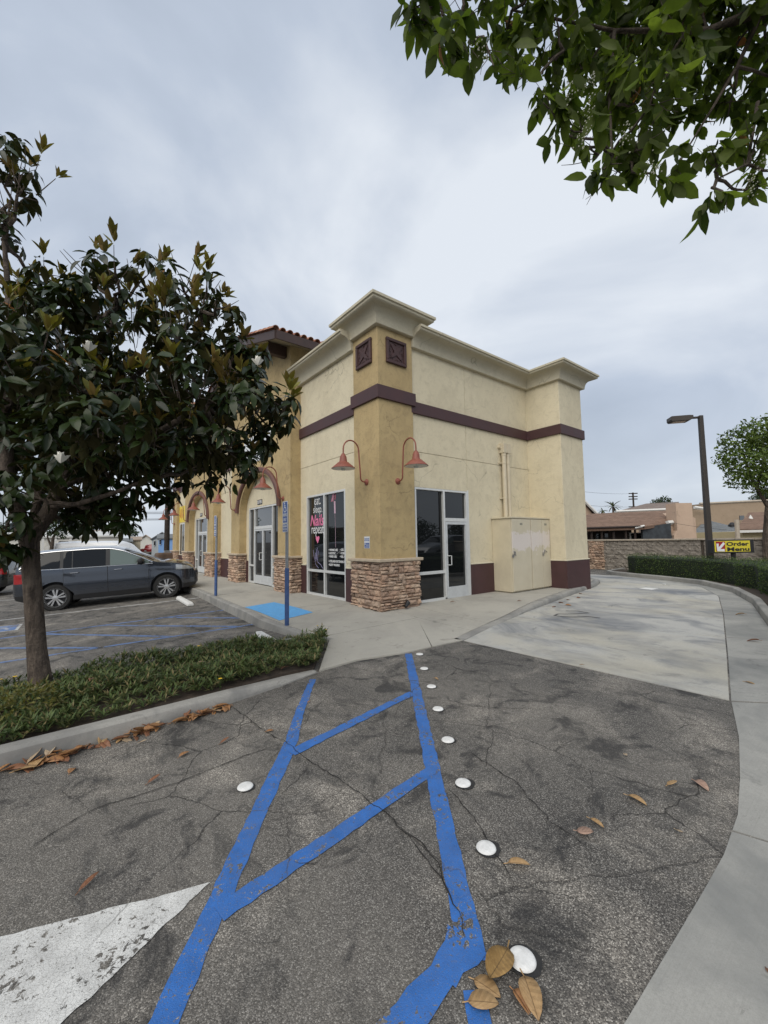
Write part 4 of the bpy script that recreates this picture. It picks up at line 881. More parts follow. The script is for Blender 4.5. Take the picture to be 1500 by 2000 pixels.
# ------------------------------------------------------------------ gooseneck wall lamps (built along +X from the wall)
BULB = M_flat('lamp_bulb', (0.55, 0.56, 0.5), 0.25, var=0.05); LINER = M_flat('shade_white', (0.62, 0.61, 0.57), 0.5, var=0.06)
def make_lamp():
    t_ = thing('wall_lamp', 'lamp', 'wall lamp'); m_ = MB()
    m_.lathe([(0.0, -0.01), (0.075, -0.01), (0.075, 0.012), (0.05, 0.03), (0.03, 0.045), (0.0, 0.05)], (0, 0, 0), 16, 'x'); m_.build('wall_plate', RUST, t_, smooth=True)
    pts = [(0.02, 0, 0), (0.085, 0, 0.005)]+[(0.085+0.085*math.sin(a), 0, 0.09-0.085*math.cos(a)) for a in (0.5, 1.0, 1.4)]
    pts += [(0.178, 0, 0.25), (0.20, 0, 0.5), (0.212, 0, 0.68)]
    pts += [(0.423-0.21*math.cos(a), 0, 0.70+0.225*math.sin(a)) for a in [math.pi*i/12 for i in range(1, 13)]]+[(0.634, 0, 0.60)]
    MB().tube(pts, 0.0165, 10).build('arm', RUST, t_, smooth=True)
    m_ = MB(); m_.lathe([(0.0, 0.60), (0.03, 0.60), (0.045, 0.575), (0.062, 0.545), (0.075, 0.52), (0.085, 0.425), (0.095, 0.405), (0.12, 0.395), (0.262, 0.272), (0.266, 0.262), (0.262, 0.258), (0.118, 0.375), (0.0, 0.385)], (0.634, 0, 0), 28)
    sh_ = m_.build('shade', RUST, t_, smooth=True, angle=rad(30))
    MB().lathe([(0.255, 0.2605), (0.116, 0.371), (0.0, 0.38), (0.0, 0.372), (0.112, 0.366), (0.25, 0.2575)], (0.634, 0, 0), 28).build('liner', LINER, sh_, smooth=True)
    MB().lathe([(0.0, 0.37), (0.03, 0.36), (0.04, 0.31), (0.058, 0.275), (0.06, 0.25), (0.045, 0.22), (0.0, 0.21)], (0.634, 0, 0), 16).build('bulb', BULB, t_, smooth=True)
    return t_
lamp0 = make_lamp()
spots = [((0.54, -0.001, 2.95), -90, 'red gooseneck lamp on the ochre corner pillar, side facing the driveway'), ((-0.001, 0.48, 2.945), 180, 'red gooseneck lamp on the ochre corner pillar, side above the salon window'),
    ((-0.301, 4.38, 2.90), 180, 'red gooseneck lamp hanging in front of the nearer red arch'), ((-0.301, 8.72, 2.84), 180, 'red gooseneck lamp beside the plain cream wall, left of the nearer red arch'),
    ((-0.301, 12.42, 2.82), 180, 'small red gooseneck lamp hanging in front of the farther red arch'), ((-0.301, 16.45, 2.80), 180, 'small red gooseneck lamp in front of the yellow poster'),
    ((-0.121, 20.4, 2.79), 180, 'smallest red gooseneck lamp, on the far end pillar by the utility pole')]
for i, (loc, rz, lb) in enumerate(spots):
    o = lamp0 if i == 0 else copy_tree(lamp0)
    o.location = loc; o.rotation_euler = (0, 0, rad(rz)); tag(o, lb, 'wall lamp', 'red gooseneck lamps on the shop front')

# ------------------------------------------------------------------ utility cabinet and conduits
BEIGE = M_flat('cabinet_beige', (0.55, 0.49, 0.36), 0.55, var=0.07, sc=3, dirt=0.12)
def M_patch():
    t = NT('cabinet_door_paint'); p = t.pos(); s_ = t.n('ShaderNodeSeparateXYZ'); t.set(s_.inputs[0], p)
    n_ = t.noise(p, 4.5, 5, 0.65, 0.4); z = t.math('ADD', s_.outputs[2], t.math('MULTIPLY', t.math('SUBTRACT', n_, 0.5), 0.9))
    z2 = t.math('ADD', s_.outputs[2], t.math('MULTIPLY', t.math('SUBTRACT', t.noise(p, 9, 4), 0.5), 0.6))
    f = t.math('MULTIPLY', t.rng(z, 1.26, 1.32), t.rng(z2, 1.80, 1.74)); base = t.ramp(t.noise(p, 3, 4), [(0.3, (0.53, 0.475, 0.355)), (0.7, (0.58, 0.525, 0.40))])
    c = t.mix(t.math('MULTIPLY', f, 0.9), base, (0.66, 0.60, 0.56)); c = t.mix(t.math('MULTIPLY', t.rng(t.noise(p, 26, 5, 0.7), 0.62, 0.7), 0.4), c, (0.34, 0.30, 0.21))
    return t.pbr(c, 0.5, t.bump(t.noise(p, 6, 3), 0.06, 0.01))
CABD = M_patch(); STEEL = M_flat('steel', (0.33, 0.33, 0.34), 0.35, metal=0.8, var=0.15)
cb = thing('utility_cabinet', 'tall beige metal utility cabinet with padlocked doors and paler painted-over patches', 'utility cabinet', (4.02, -0.58, 0.12))
cy = -0.56
m_ = MB(); m_.box(4.03, 5.965, cy, 0.045, 0.15, 2.14); m_.box(4.08, 5.93, cy+0.05, 0.04, 0.115, 0.16); m_.build('body', BEIGE, cb, bevel=0.006)
MB().box(3.995, 5.975, cy-0.035, 0.047, 2.142, 2.185).build('lid', BEIGE, cb, bevel=0.006)
for x0, x1 in ((4.06, 4.955), (4.985, 5.54), (5.556, 5.955)):
    m_ = MB(); m_.box(x0, x1, cy-0.024, cy-0.001, 0.17, 2.125); d_ = m_.build('door', CABD, cb, bevel=0.005)
    if x0 < 4.5 or x0 > 5.5:
        hx = 4.13 if x0 < 4.5 else 5.64
        m_ = MB(); m_.box(hx-0.016, hx+0.016, cy-0.034, cy-0.0245, 1.13, 1.25); m_.tube([(hx, cy-0.034, 1.235), (hx, cy-0.06, 1.23), (hx+(0.02 if x0 < 4.5 else 0.07), cy-0.06, 1.12 if x0 < 4.5 else 1.17)], 0.011, 8); m_.build('handle', STEEL, d_)
        px_ = 4.055 if x0 < 4.5 else 5.55
        m_ = MB(); m_.box(px_-0.03, px_+0.03, cy-0.05, cy-0.026, 1.08, 1.14); m_.tube([(px_-0.02, cy-0.038, 1.14), (px_-0.02, cy-0.038, 1.17), (px_+0.02, cy-0.038, 1.17), (px_+0.02, cy-0.038, 1.14)], 0.006, 6); m_.build('padlock', STEEL, d_, bevel=0.004)
        cx_ = 4.50 if x0 < 4.5 else 5.745
        m_ = MB(); m_.box(cx_-0.06, cx_+0.06, cy-0.027, cy-0.0242, 1.96, 2.02); m_.build('tag_plate', M_flat('tag_grey', (0.26, 0.25, 0.2), 0.6, var=0.3, sc=60), d_)
cdm = M_flat('conduit_beige', (0.56, 0.49, 0.36), 0.5, var=0.06)
ct = thing('conduit', 'pair of beige vertical conduits with square heads running up from the cabinet', 'pipe', (4.66, -0.05, 2.19))
for x in (4.575, 4.76):
    MB().tube([(x, -0.045, 2.187), (x, -0.045, 4.06)], 0.063, 14).build('pipe', cdm, ct, smooth=True)
    m_ = MB(); m_.lathe([(0.07, 4.0), (0.07, 4.06), (0.085, 4.09), (0.0, 4.09)], (x, -0.045, 0), 12); m_.box(x-0.085, x+0.085, -0.12, 0.046, 4.09, 4.37); m_.build('pipe_head', cdm, ct, bevel=0.008)
for z in (2.76, 3.79):
    m_ = MB(); m_.box(4.44, 4.86, 0.0, 0.047, z-0.02, z+0.02)
    for x in (4.575, 4.76): m_.lathe([(0.071, z-0.018), (0.071, z+0.018)], (x, -0.045, 0), 14)
    m_.build('bracket', cdm, ct)
MB().lathe([(0, -0.03), (0.05, -0.03), (0.05, 0.047), (0, 0.047)], (4.47, 0, 4.26), 14, 'y').build('junction_box', cdm, ct)
# small black spotlight low on the stone base
sp = thing('spotlight', 'small black spotlight low on the stone base of the corner pillar', 'spotlight', (0.62, -0.16, 0.14))
M_ = Matrix.Translation((0.60, -0.17, 0.16)) @ Matrix.Rotation(rad(25), 4, 'Z') @ Matrix.Rotation(rad(-30), 4, 'Y')
MB().lathe([(0.0, -0.09), (0.03, -0.09), (0.04, -0.05), (0.055, 0.05), (0.06, 0.06), (0.05, 0.06), (0.0, 0.045)], (0, 0, 0), 14, 'x', M_).build('housing', BLACK, sp, smooth=True)
MB().box(0.585, 0.625, -0.17, -0.06, 0.10, 0.13).build('bracket', BLACK, sp)
# sign plate on the pillar
SBLUE = M_flat('sign_blue', (0.030, 0.085, 0.30), 0.4, var=0.06); SWHITE = M_flat('sign_white', (0.68, 0.70, 0.72), 0.4, var=0.04)
sg = thing('pillar_sign', 'small blue and white notice plate on the ochre corner pillar above the stone base', 'sign', (0, 0.49, 1.42))
Mg = plane((-0.002, 0.595, 1.42), (0, -1, 0), (0, 0, 1)); m_ = MB(); pbox(m_, Mg, 0, 0, 0.21, 0.27, 0, 0.006); m_.build('plate', SWHITE, sg)
m_ = MB()
for r_ in ((0.012, 0.205, 0.198, 0.225), (0.012, 0.165, 0.198, 0.192), (0.012, 0.012, 0.198, 0.125)): rect(m_, Mg, *r_, 0.0075)
m_.build('print', SBLUE, sg); m_ = MB()
for r_ in ((0.025, 0.085, 0.06, 0.11), (0.07, 0.09, 0.19, 0.098), (0.07, 0.06, 0.19, 0.068), (0.03, 0.03, 0.18, 0.038), (0.03, 0.172, 0.18, 0.18)): rect(m_, Mg, *r_, 0.009)
m_.build('lettering', SWHITE, sg)
# banner and poster on the shop front
bn = thing('banner', 'white shop banner on the ochre tower wall, mostly behind the magnolia leaves', 'banner', (-0.31, 6.5, 4.4))
Mb_ = plane((-0.306, 7.75, 4.38), (0, -1, 0), (0, 0, 1)); m_ = MB(); pbox(m_, Mb_, 0, 0, 2.48, 0.95, 0, 0.012); m_.build('sheet', SWHITE, bn)
m_ = MB()
for k in range(7): stroke(m_, Mb_, [(1.1+0.17*k, 0.14), (1.16+0.17*k, 0.24), (1.2+0.17*k, 0.15), (1.26+0.17*k, 0.22)], 0.018, 0.0145)
m_.build('lettering', M_flat('banner_print', (0.32, 0.40, 0.56), 0.6), bn)
YEL = M_flat('poster_yellow', (0.72, 0.55, 0.06), 0.5, var=0.08); RED = M_flat('poster_red', (0.55, 0.07, 0.03), 0.5)
ps = thing('poster', 'bright yellow poster with red script above the far shop window', 'poster', (0, 19.2, 2.8))
Mp = plane((XW-0.004, 19.86, 2.84), (0, -1, 0), (0, 0, 1)); m_ = MB(); pbox(m_, Mp, 0, 0, 1.45, 0.95, 0, 0.008); m_.build('sheet', YEL, ps)
m_ = MB()
stroke(m_, Mp, [(0.22, 0.30), (0.35, 0.72), (0.47, 0.80), (0.44, 0.58), (0.33, 0.36), (0.48, 0.24), (0.60, 0.5), (0.75, 0.72), (0.70, 0.40), (0.80, 0.26), (0.95, 0.5), (1.05, 0.70), (1.0, 0.38), (1.15, 0.28)], 0.07, 0.011)
m_.build('lettering', RED, ps)
fw_ = plane((XW-0.002, 19.65, 0.15), (0, -1, 0), (0, 0, 1))
frame_grid('window', fw_, [(0, 0, 0.05, 2.62), (0.53, 0, 0.59, 2.62), (1.1, 0, 1.15, 2.62)], [(0.05, 0, 0.53, 0.05), (0.59, 0, 1.1, 0.05), (0.05, 2.57, 0.53, 2.62), (0.59, 2.57, 1.1, 2.62), (0.05, 0.6, 0.53, 0.66), (0.59, 0.6, 1.1, 0.66)],
    [(0.05, 0.05, 0.53, 0.6), (0.59, 0.05, 1.1, 0.6), (0.05, 0.66, 0.53, 2.57), (0.59, 0.66, 1.1, 2.57)], 0.05, B, depth=0.031, pane_in=-0.002)

# ------------------------------------------------------------------ accessible-parking sign posts
GALV = M_flat('galvanised', (0.30, 0.315, 0.33), 0.45, metal=0.6, var=0.12, sc=6); PBLUE = M_flat('post_blue', (0.040, 0.085, 0.22), 0.5, var=0.25, sc=8, dirt=0.45)
def sign_post(loc, htop, rz, lb):
    t_ = thing('parking_sign', lb, 'parking sign', loc, 'blue accessible parking signs on posts'); x, y, z = loc
    MB().tube([(x, y, z-0.1), (x, y, z+htop-0.05)], 0.030, 12).build('post', GALV, t_, smooth=True)
    m_ = MB(); m_.lathe([(0.040, z-0.05), (0.040, z+1.17), (0.036, z+1.18), (0.0, z+1.18)], (x, y, 0), 14); m_.build('sleeve', PBLUE, t_, smooth=True)
    MB().lathe([(0.11, z-0.02), (0.11, z+0.008), (0.045, z+0.016), (0, z+0.016)], (x, y, 0), 14).build('footing', CONC_CURB, t_)
    r_ = Vector((math.cos(rz), math.sin(rz), 0)); n_ = Vector((r_.y, -r_.x, 0)); w = 0.30
    def plate(z0, h):
        o_ = Vector((x, y, z+z0))-r_*(w*0.4)+n_*0.034; P0 = plane(o_, r_, (0, 0, 1)); M_ = P0 @ Matrix.Diagonal((0.8, 0.7, 1.0, 1.0)); m2 = MB(); c = 0.03; pl_ = []
        for cx_, cy_, a0 in ((w-c, c, -90), (w-c, h-c, 0), (c, h-c, 90), (c, c, 180)):
            for k in range(5): a_ = rad(a0+k*22.5); pl_.append((cx_+c*math.cos(a_), cy_+c*math.sin(a_)))
        m2.prism([M_ @ Vector((p[0], p[1], 0)) for p in pl_], (P0.to_3x3() @ Vector((0, 0, 1)))*0.004); o2 = m2.build('plate', SWHITE, t_)
        return M_, o2, w, h
    M_, pl, w, h = plate(htop-0.42, 0.60)
    m_ = MB(); rect(m_, M_, 0.02, 0.02, w-0.02, h-0.02, 0.0052); m_.build('field', SBLUE, pl)
    m_ = MB(); L_ = 0.0066; disc(m_, M_, (0.125, 0.545), 0.026, L_)
    stroke(m_, M_, [(0.128, 0.51), (0.135, 0.43), (0.195, 0.425), (0.222, 0.345), (0.25, 0.352)], 0.03, L_); stroke(m_, M_, [(0.132, 0.475), (0.185, 0.472)], 0.022, L_)
    stroke(m_, M_, [(0.150+0.068*math.cos(rad(a)), 0.378+0.068*math.sin(rad(a))) for a in range(118, 345, 16)], 0.024, L_); m_.build('symbol', SWHITE, pl)
    rest_ = thing  # lettering
    text('lettering', 'PARKING', M_ @ Matrix.Translation((0.035, 0.185, 0)), 0.23, 0.085, SWHITE, pl, bold=0.02, ext=0.0005, lift=0.006)
    text('lettering', 'ONLY', M_ @ Matrix.Translation((0.06, 0.06, 0)), 0.18, 0.085, SWHITE, pl, bold=0.02, ext=0.0005, lift=0.006)
    M_, pl, w, h = plate(htop-0.584, 0.225)
    m_ = MB(); rect(m_, M_, 0.016, 0.016, w-0.016, h-0.016, 0.0052); m_.build('field', SBLUE, pl)
    text('lettering', 'MINIMUM', M_ @ Matrix.Translation((0.04, 0.125, 0)), 0.22, 0.06, SWHITE, pl, bold=0.02, ext=0.0005, lift=0.006)
    text('lettering', 'FINE $250', M_ @ Matrix.Translation((0.035, 0.04, 0)), 0.23, 0.06, SWHITE, pl, bold=0.02, ext=0.0005, lift=0.006)
sign_post((-2.17, 0.07, lz(-2.17, 0.07)), 2.44, rad(-92), 'blue accessible parking sign post nearer to the camera, in front of the stone pier')
sign_post((-2.07, 4.92, lz(-2.07, 4.92)), 2.44, rad(-92), 'farther blue accessible parking sign post, before the plain cream wall')

# ------------------------------------------------------------------ wheel stops
WST = M_flat('wheel_stop_white', (0.62, 0.62, 0.60), 0.8, var=0.1, sc=9, bump=0.3, bsc=30, dirt=0.25)
def wheel_stop(c, ang, L, lb, broken=False):
    t_ = thing('wheel_stop', lb, 'wheel stop', c, None); d = Vector((math.cos(ang), math.sin(ang), 0)); n_ = Vector((-d.y, d.x, 0)); m_ = MB(); vs = []
    for s_, e_ in ((-1, 0.10), (-0.96, 0.0), (0.96, 0.0), (1, 0.10)):
        for o_, z in ((-0.08, 0), (-0.078, 0.05), (-0.045, 0.10-e_*0.5), (0.045, 0.10-e_*0.5), (0.078, 0.05), (0.08, 0)):
            vs.append(Vector(c)+d*(s_*L/2)+n_*o_+Vector((0, 0, z)))
    k = 6; m_.add(vs, [(i*k+j, i*k+(j+1) % k, (i+1)*k+(j+1) % k, (i+1)*k+j) for i in range(3) for j in range(k)]+[tuple(range(k)), tuple(3*k+j for j in range(k))])
    m_.build('block', WST, t_, bevel=0.012)
wheel_stop((-2.69, 5.78, -0.098), rad(88), 1.75, 'white concrete wheel stop lying in front of the grey car')
wheel_stop((-2.74, -0.65, -0.09), rad(86), 1.6, 'white concrete wheel stop half hidden behind the green planter')

# ------------------------------------------------------------------ vehicles
def M_car(name, c, metal=0.55, rough=0.3):
    t = NT(name); o = t.obj(); f = t.noise(o, 260, 2); s_ = t.n('ShaderNodeSeparateXYZ'); t.set(s_.inputs[0], o)
    d = t.math('MULTIPLY', t.rng(t.math('ADD', s_.outputs[2], t.math('MULTIPLY', t.noise(o, 3, 4), 0.3)), 0.30, 0.85, 1.0, 0.0), 0.35)
    col = t.mix(t.rng(f, 0.4, 0.6, 0, 0.2), c, tuple(min(1, x*1.5) for x in c)); col = t.mix(d, col, (0.12, 0.11, 0.095))
    return t.pbr(col, t.rng(d, 0, 0.35, rough, 0.5), None, metal, 0.5, 0.8)
RUBBER = M_flat('tyre_rubber', (0.016, 0.016, 0.016), 0.85, var=0.25, sc=20); RIM = M_flat('wheel_alloy', (0.58, 0.58, 0.58), 0.3, metal=0.75, var=0.05); RIMD = M_flat('wheel_dark', (0.03, 0.03, 0.032), 0.5, metal=0.3)
CHROME = M_flat('chrome', (0.72, 0.73, 0.74), 0.16, metal=1.0, var=0.03); CARGL = M_glass('car_glass', (0.006, 0.007, 0.008), 1.42); CARGL2 = M_glass('car_glass_clear', (0.13, 0.165, 0.155), 1.5)
BTRIM = M_flat('black_trim', (0.013, 0.013, 0.014), 0.4, var=0.1); TAILR = M_flat('tail_red', (0.30, 0.012, 0.015), 0.18, var=0.1, coat=0.6); HEADL = M_flat('headlamp', (0.40, 0.42, 0.43), 0.12, metal=0.3, var=0.2, coat=1.0)
def lerp_tab(tab, x):
    if x <= tab[0][0]: return tab[0][1]
    for a, b in zip(tab, tab[1:]):
        if x <= b[0]:
            t = (x-a[0])/(b[0]-a[0]); return a[1]+(b[1]-a[1])*t
    return tab[-1][1]
def smooth_tab(tab, k=0.06):
    return lambda x: (lerp_tab(tab, x-k)+2*lerp_tab(tab, x)+lerp_tab(tab, x+k))/4
class Car:
    """x forward, y left, z up; origin on the ground under the rear axle"""
    def __init__(s, top, bot, plan, belt, tum=0.17, crown=0.09, shoulder=0.02):
        s.top, s.bot, s.plan, s.belt = smooth_tab(top), smooth_tab(bot, 0.03), smooth_tab(plan, 0.05), smooth_tab(belt); s.tum = tum; s.crown = crown; s.x0, s.x1 = top[0][0], top[-1][0]; s.sh = shoulder
    def zedge(s, x): return s.top(x)-s.crown*min(1.0, (s.top(x)-0.4)/0.8)
    def y(s, x, z):
        w = s.plan(x); b = s.belt(x); mid = b*0.62
        if z <= mid: f = 1-0.075*((mid-z)/mid)**2
        elif z <= b: f = 1-s.sh*(z-mid)/(b-mid)
        else: f = 1-s.sh-s.tum*((z-b)/0.62)
        # soft crease below the handles
        f += 0.007*math.exp(-((z-b*0.90)/0.03)**2)
        return w*f
    def body(s, name, mat, parent, wheels, r, n=90):
        vs = []; fs = []; NS, NTp = 12, 8; xs_ = []
        for i in range(n+1):
            t = i/n; xs_.append(s.x0+(s.x1-s.x0)*(0.5-0.5*math.cos(math.pi*t))*0.35+(s.x1-s.x0)*t*0.65)
        for x in xs_:
            zb, ze, zt = s.bot(x), s.zedge(x), s.top(x); half = [(0.0, zb), (s.y(x, zb)*0.93, zb)]
            for j in range(NS+1): z = zb+0.03+(ze-zb-0.03)*j/NS; half.append((s.y(x, z), z))
            ye = s.y(x, ze)
            for j in range(1, NTp+1): q = j/NTp; half.append((ye*(1-q), ze+(zt-ze)*(1-(1-q)**2.6)))
            ring = [(-y, z) for y, z in half]+[(y, z) for y, z in half[::-1][1:-1]]
            vs += [(x, y, z) for y, z in ring]; k = len(ring)
        for i in range(n):
            for j in range(k): fs.append((i*k+j, i*k+(j+1) % k, (i+1)*k+(j+1) % k, (i+1)*k+j))
        fs += [tuple(range(k)), tuple(n*k+j for j in range(k))]
        m_ = MB().add(vs, fs); o = m_.build(name, mat, parent, smooth=True, angle=rad(38))
        cut_ = MB()
        for wx in wheels:
            for sd_ in (-1, 1):
                w_ = s.plan(wx); cut_.lathe([(0.0, 0.0), (r, 0.0), (r, 0.5), (0.0, 0.5)], (wx, sd_*(w_-0.30) if sd_ > 0 else -(w_-0.30)-0.5, r*0.90), 40, 'y')
        co = cut_.build('cutter', BTRIM, parent); md = o.modifiers.new('arch', 'BOOLEAN'); md.operation = 'DIFFERENCE'; md.object = co; md.solver = 'EXACT'
        o.data.materials.append(BTRIM)
        dg = bpy.context.evaluated_depsgraph_get(); me = bpy.data.meshes.new_from_object(o.evaluated_get(dg)); o.modifiers.clear(); o.data = me; bpy.data.objects.remove(co)
        for p in me.polygons:
            for wx in wheels:
                c = p.center
                if abs(math.hypot(c.x-wx, c.z-r*0.90)-r) < 0.02 and abs(p.normal.y) < 0.5: p.material_index = min(1, len(me.materials)-1)
        me.set_sharp_from_angle(angle=rad(32)); return o
    def patch(s, mb, sd, xa, xb, zlo, zhi, off, nx=14, nz=5):
        vs = []
        for i in range(nx+1):
            x = xa+(xb-xa)*i/nx; a = zlo(x) if callable(zlo) else zlo; b = zhi(x) if callable(zhi) else zhi
            for j in range(nz+1): z = a+(b-a)*j/nz; vs.append((x, sd*(s.y(x, z)+off), z))
        k = nz+1; mb.add(vs, [(i*k+j, i*k+j+1, (i+1)*k+j+1, (i+1)*k+j) for i in range(nx) for j in range(nz)]); return mb
def make_wheel(parent, x, y, r, rr, sd, spokes=5, w=0.24):
    m_ = MB(); m_.lathe([(rr*0.92, -w/2), (r*0.90, -w/2), (r*0.985, -w*0.36), (r, -w*0.2), (r, w*0.2), (r*0.985, w*0.36), (r*0.90, w/2), (rr*1.02, w/2*1.02), (rr*0.92, w/2*0.8)], (x, y, r), 36, 'y', None, False); ty = m_.build('wheel', RUBBER, parent, smooth=True)
    m_ = MB(); m_.lathe([(0, sd*w*0.05), (rr, sd*w*0.05), (rr, sd*w*0.12), (0, sd*w*0.12)], (x, y, r), 32, 'y'); m_.build('wheel_disc', RIMD, ty)
    m_ = MB(); yo = y+sd*w*0.40; m_.lathe([(rr*1.0, sd*w*0.10), (rr*1.03, sd*w*0.50), (rr*0.95, sd*w*0.50), (rr*0.92, sd*w*0.10)], (x, y, r), 36, 'y', None, False)
    for k in range(spokes):
        for da in (-0.17, 0.17):
            a0 = 2*math.pi*k/spokes+math.pi/2; p0 = (x+0.06*math.cos(a0+da*1.6), r+0.06*math.sin(a0+da*1.6)); p1 = (x+rr*0.95*math.cos(a0+da*1.25), r+rr*0.95*math.sin(a0+da*1.25))
            d = Vector((p1[0]-p0[0], 0, p1[1]-p0[1])).normalized(); q = Vector((-d.z, 0, d.x)); vs = []
            for (px_, pz_), hw in ((p0, 0.015), (p1, 0.025)):
                for e_, yy in ((-1, -0.03*sd), (-1, 0.012*sd), (1, 0.012*sd), (1, -0.03*sd)): vs.append((px_+q.x*hw*e_, yo+yy, pz_+q.z*hw*e_))
            m_.add(vs, [(0, 1, 5, 4), (1, 2, 6, 5), (2, 3, 7, 6), (3, 0, 4, 7), (0, 1, 2, 3), (4, 5, 6, 7)])
    m_.lathe([(0.0, -0.02*sd), (0.075, -0.02*sd), (0.07, 0.02*sd), (0.0, 0.026*sd)], (x, yo, r), 16, 'y'); m_.build('rim', RIM, ty)
    return ty
SUV = Car(top=[(-0.98, 0.84), (-0.96, 1.05), (-0.92, 1.20), (-0.85, 1.46), (-0.76, 1.68), (-0.62, 1.755), (0.0, 1.80), (0.9, 1.81), (1.35, 1.79), (1.68, 1.70), (2.50, 1.29), (2.64, 1.25), (3.10, 1.19), (3.42, 1.10), (3.58, 0.98), (3.69, 0.78), (3.73, 0.64)],
    bot=[(-0.98, 0.52), (-0.94, 0.40), (-0.7, 0.32), (0.0, 0.28), (2.8, 0.26), (3.3, 0.28), (3.64, 0.32), (3.73, 0.44)],
    plan=[(-0.98, 0.76), (-0.94, 0.87), (-0.84, 0.93), (-0.45, 0.975), (0.3, 0.995), (2.4, 0.995), (3.0, 0.975), (3.3, 0.92), (3.52, 0.81), (3.66, 0.67), (3.73, 0.52)],
    belt=[(-0.98, 1.22), (0, 1.19), (1.5, 1.165), (2.6, 1.14), (3.7, 0.98)], tum=0.15, crown=0.08)
GREYP = M_car('grey_metallic', (0.070, 0.080, 0.10), 0.8, 0.18)
def make_suv(label, paint, detail=True, name='parked_car'):
    t_ = thing(name, label, 'car'); s = SUV; o = s.body('body', paint, t_, (0.0, 2.82), 0.445)
    for sd in (-1, 1):
        for wx in (0.0, 2.82): make_wheel(t_, wx, sd*0.845, 0.385, 0.262, sd)
        lo = lambda x: s.belt(x)+0.028; hi = lambda x: s.zedge(x)-0.030
        def hi2(x):   # the glass line sweeps down at the tail and along the A-pillar
            return max(lo(x)+0.005, min(hi(x), lo(x)+(x+0.80)*1.1, lo(x)+(2.46-x)*0.56))
        m_ = s.patch(MB(), sd, -0.80, 2.46, lambda x: s.belt(x)+0.005, lambda x: hi2(x)+0.016, 0.002, 40, 6); win_ = m_.build('window_surround', BTRIM, t_, smooth=True)
        for xa, xb, g in ((-0.72, 0.12, CARGL), (0.20, 0.40, CARGL), (0.425, 1.23, CARGL), (1.34, 2.36, CARGL2)):
            s.patch(MB(), sd, xa, xb, lo, hi2, 0.006, 16, 5).build('window', g, t_, smooth=True)
        tb = [(x, sd*(s.y(x, hi2(x)+0.02)+0.007), hi2(x)+0.02) for x in [-0.80+i*0.0815 for i in range(41)]]; MB().tube(tb, 0.013, 6).build('chrome_strip', CHROME, t_, smooth=True)
        tb = [(x, sd*(s.y(x, s.belt(x)+0.008)+0.007), s.belt(x)+0.008) for x in [-0.80+i*0.0815 for i in range(41)]]; MB().tube(tb, 0.010, 6).build('chrome_strip', CHROME, t_, smooth=True)
        # doors with dark shut lines
        for xa, xb in ((0.20, 1.27), (1.28, 2.34)):
            zl = lambda x: 0.42+max(0.0, 0.50-abs(x-0.0))*1.0 if xa < 0.5 else 0.42
            s.patch(MB(), sd, xa-0.006, xb+0.006, lambda x: zl(x)-0.006, lambda x: s.belt(x)-0.001, 0.0012, 24, 8).build('door_gap', BTRIM, t_, smooth=True)
            d_ = s.patch(MB(), sd, xa+0.004, xb-0.004, lambda x: zl(x)+0.004, lambda x: s.belt(x)-0.003, 0.0045, 24, 10).build('door', paint, t_, smooth=True)
            hx = xb-0.20 if xa > 1 else xb-0.82; hx = xa+0.16
            hz_ = 1.055; yy = sd*(s.y(hx, hz_)+0.026); m_ = MB(); m_.tube([(hx, yy-sd*0.02, hz_), (hx+0.02, yy, hz_), (hx+0.20, yy, hz_+0.003), (hx+0.22, yy-sd*0.02, hz_)], 0.014, 8); m_.build('handle', paint, d_, smooth=True)
        # sill cladding
        s.patch(MB(), sd, 0.42, 2.38, 0.285, 0.415, 0.008, 10, 3).build('sill_trim', BTRIM, t_, smooth=True)
        s.patch(MB(), sd, -0.93, -0.46, lambda x: s.bot(x)+0.02, 0.52, 0.006, 8, 3).build('bumper', BTRIM, t_, smooth=True)
        s.patch(MB(), sd, 3.28, 3.66, lambda x: s.bot(x)+0.02, 0.44, 0.006, 8, 3).build('bumper', BTRIM, t_, smooth=True)
        # tail lamp and headlamp
        s.patch(MB(), sd, -0.95, -0.62, lambda x: 0.86+0.10*max(0, x+0.75), lambda x: 1.13-0.02*(x+0.9), 0.007, 8, 5).build('tail_lamp', TAILR, t_, smooth=True)
        s.patch(MB(), sd, 3.10, 3.62, lambda x: 0.90-0.05*(x-3.1), lambda x: max(0.91, min(s.zedge(x)-0.015, 1.06-0.16*(x-3.1))), 0.007, 10, 4).build('headlight', HEADL, t_, smooth=True)
        m_ = MB(); yy = s.y(2.12, 1.22); m_.lathe([(0.0, -0.10), (0.06, -0.09), (0.10, -0.02), (0.105, 0.06), (0.08, 0.11), (0.0, 0.12)], (2.14, sd*(yy+0.10), 1.25), 12, 'y'); m_.tube([(2.14, sd*(yy-0.01), 1.18), (2.14, sd*(yy+0.06), 1.22)], 0.03, 6); m_.build('mirror', BTRIM, t_, smooth=True)
    # windscreen, rear window, grille, plates, roof rails
    def toppatch(name, xa, xb, wfrac, off, mat):
        m_ = MB(); vs = []; nx, ny = 10, 10
        for i in range(nx+1):
            x = xa+(xb-xa)*i/nx; ye = s.y(x, s.zedge(x))
            for j in range(ny+1):
                q = -wfrac+2*wfrac*j/ny; z = s.zedge(x)+(s.top(x)-s.zedge(x))*(1-(1-(1-abs(q)))**2.6) if abs(q) < 1 else s.zedge(x); vs.append((x, ye*q, z+off))
        k = ny+1; m_.add(vs, [(i*k+j, i*k+j+1, (i+1)*k+j+1, (i+1)*k+j) for i in range(nx) for j in range(ny)]); return m_.build(name, mat, t_, smooth=True)
    toppatch('windscreen', 1.70, 2.50, 0.86, 0.006, CARGL); toppatch('rear_window', -0.89, -0.76, 0.8, 0.012, CARGL)
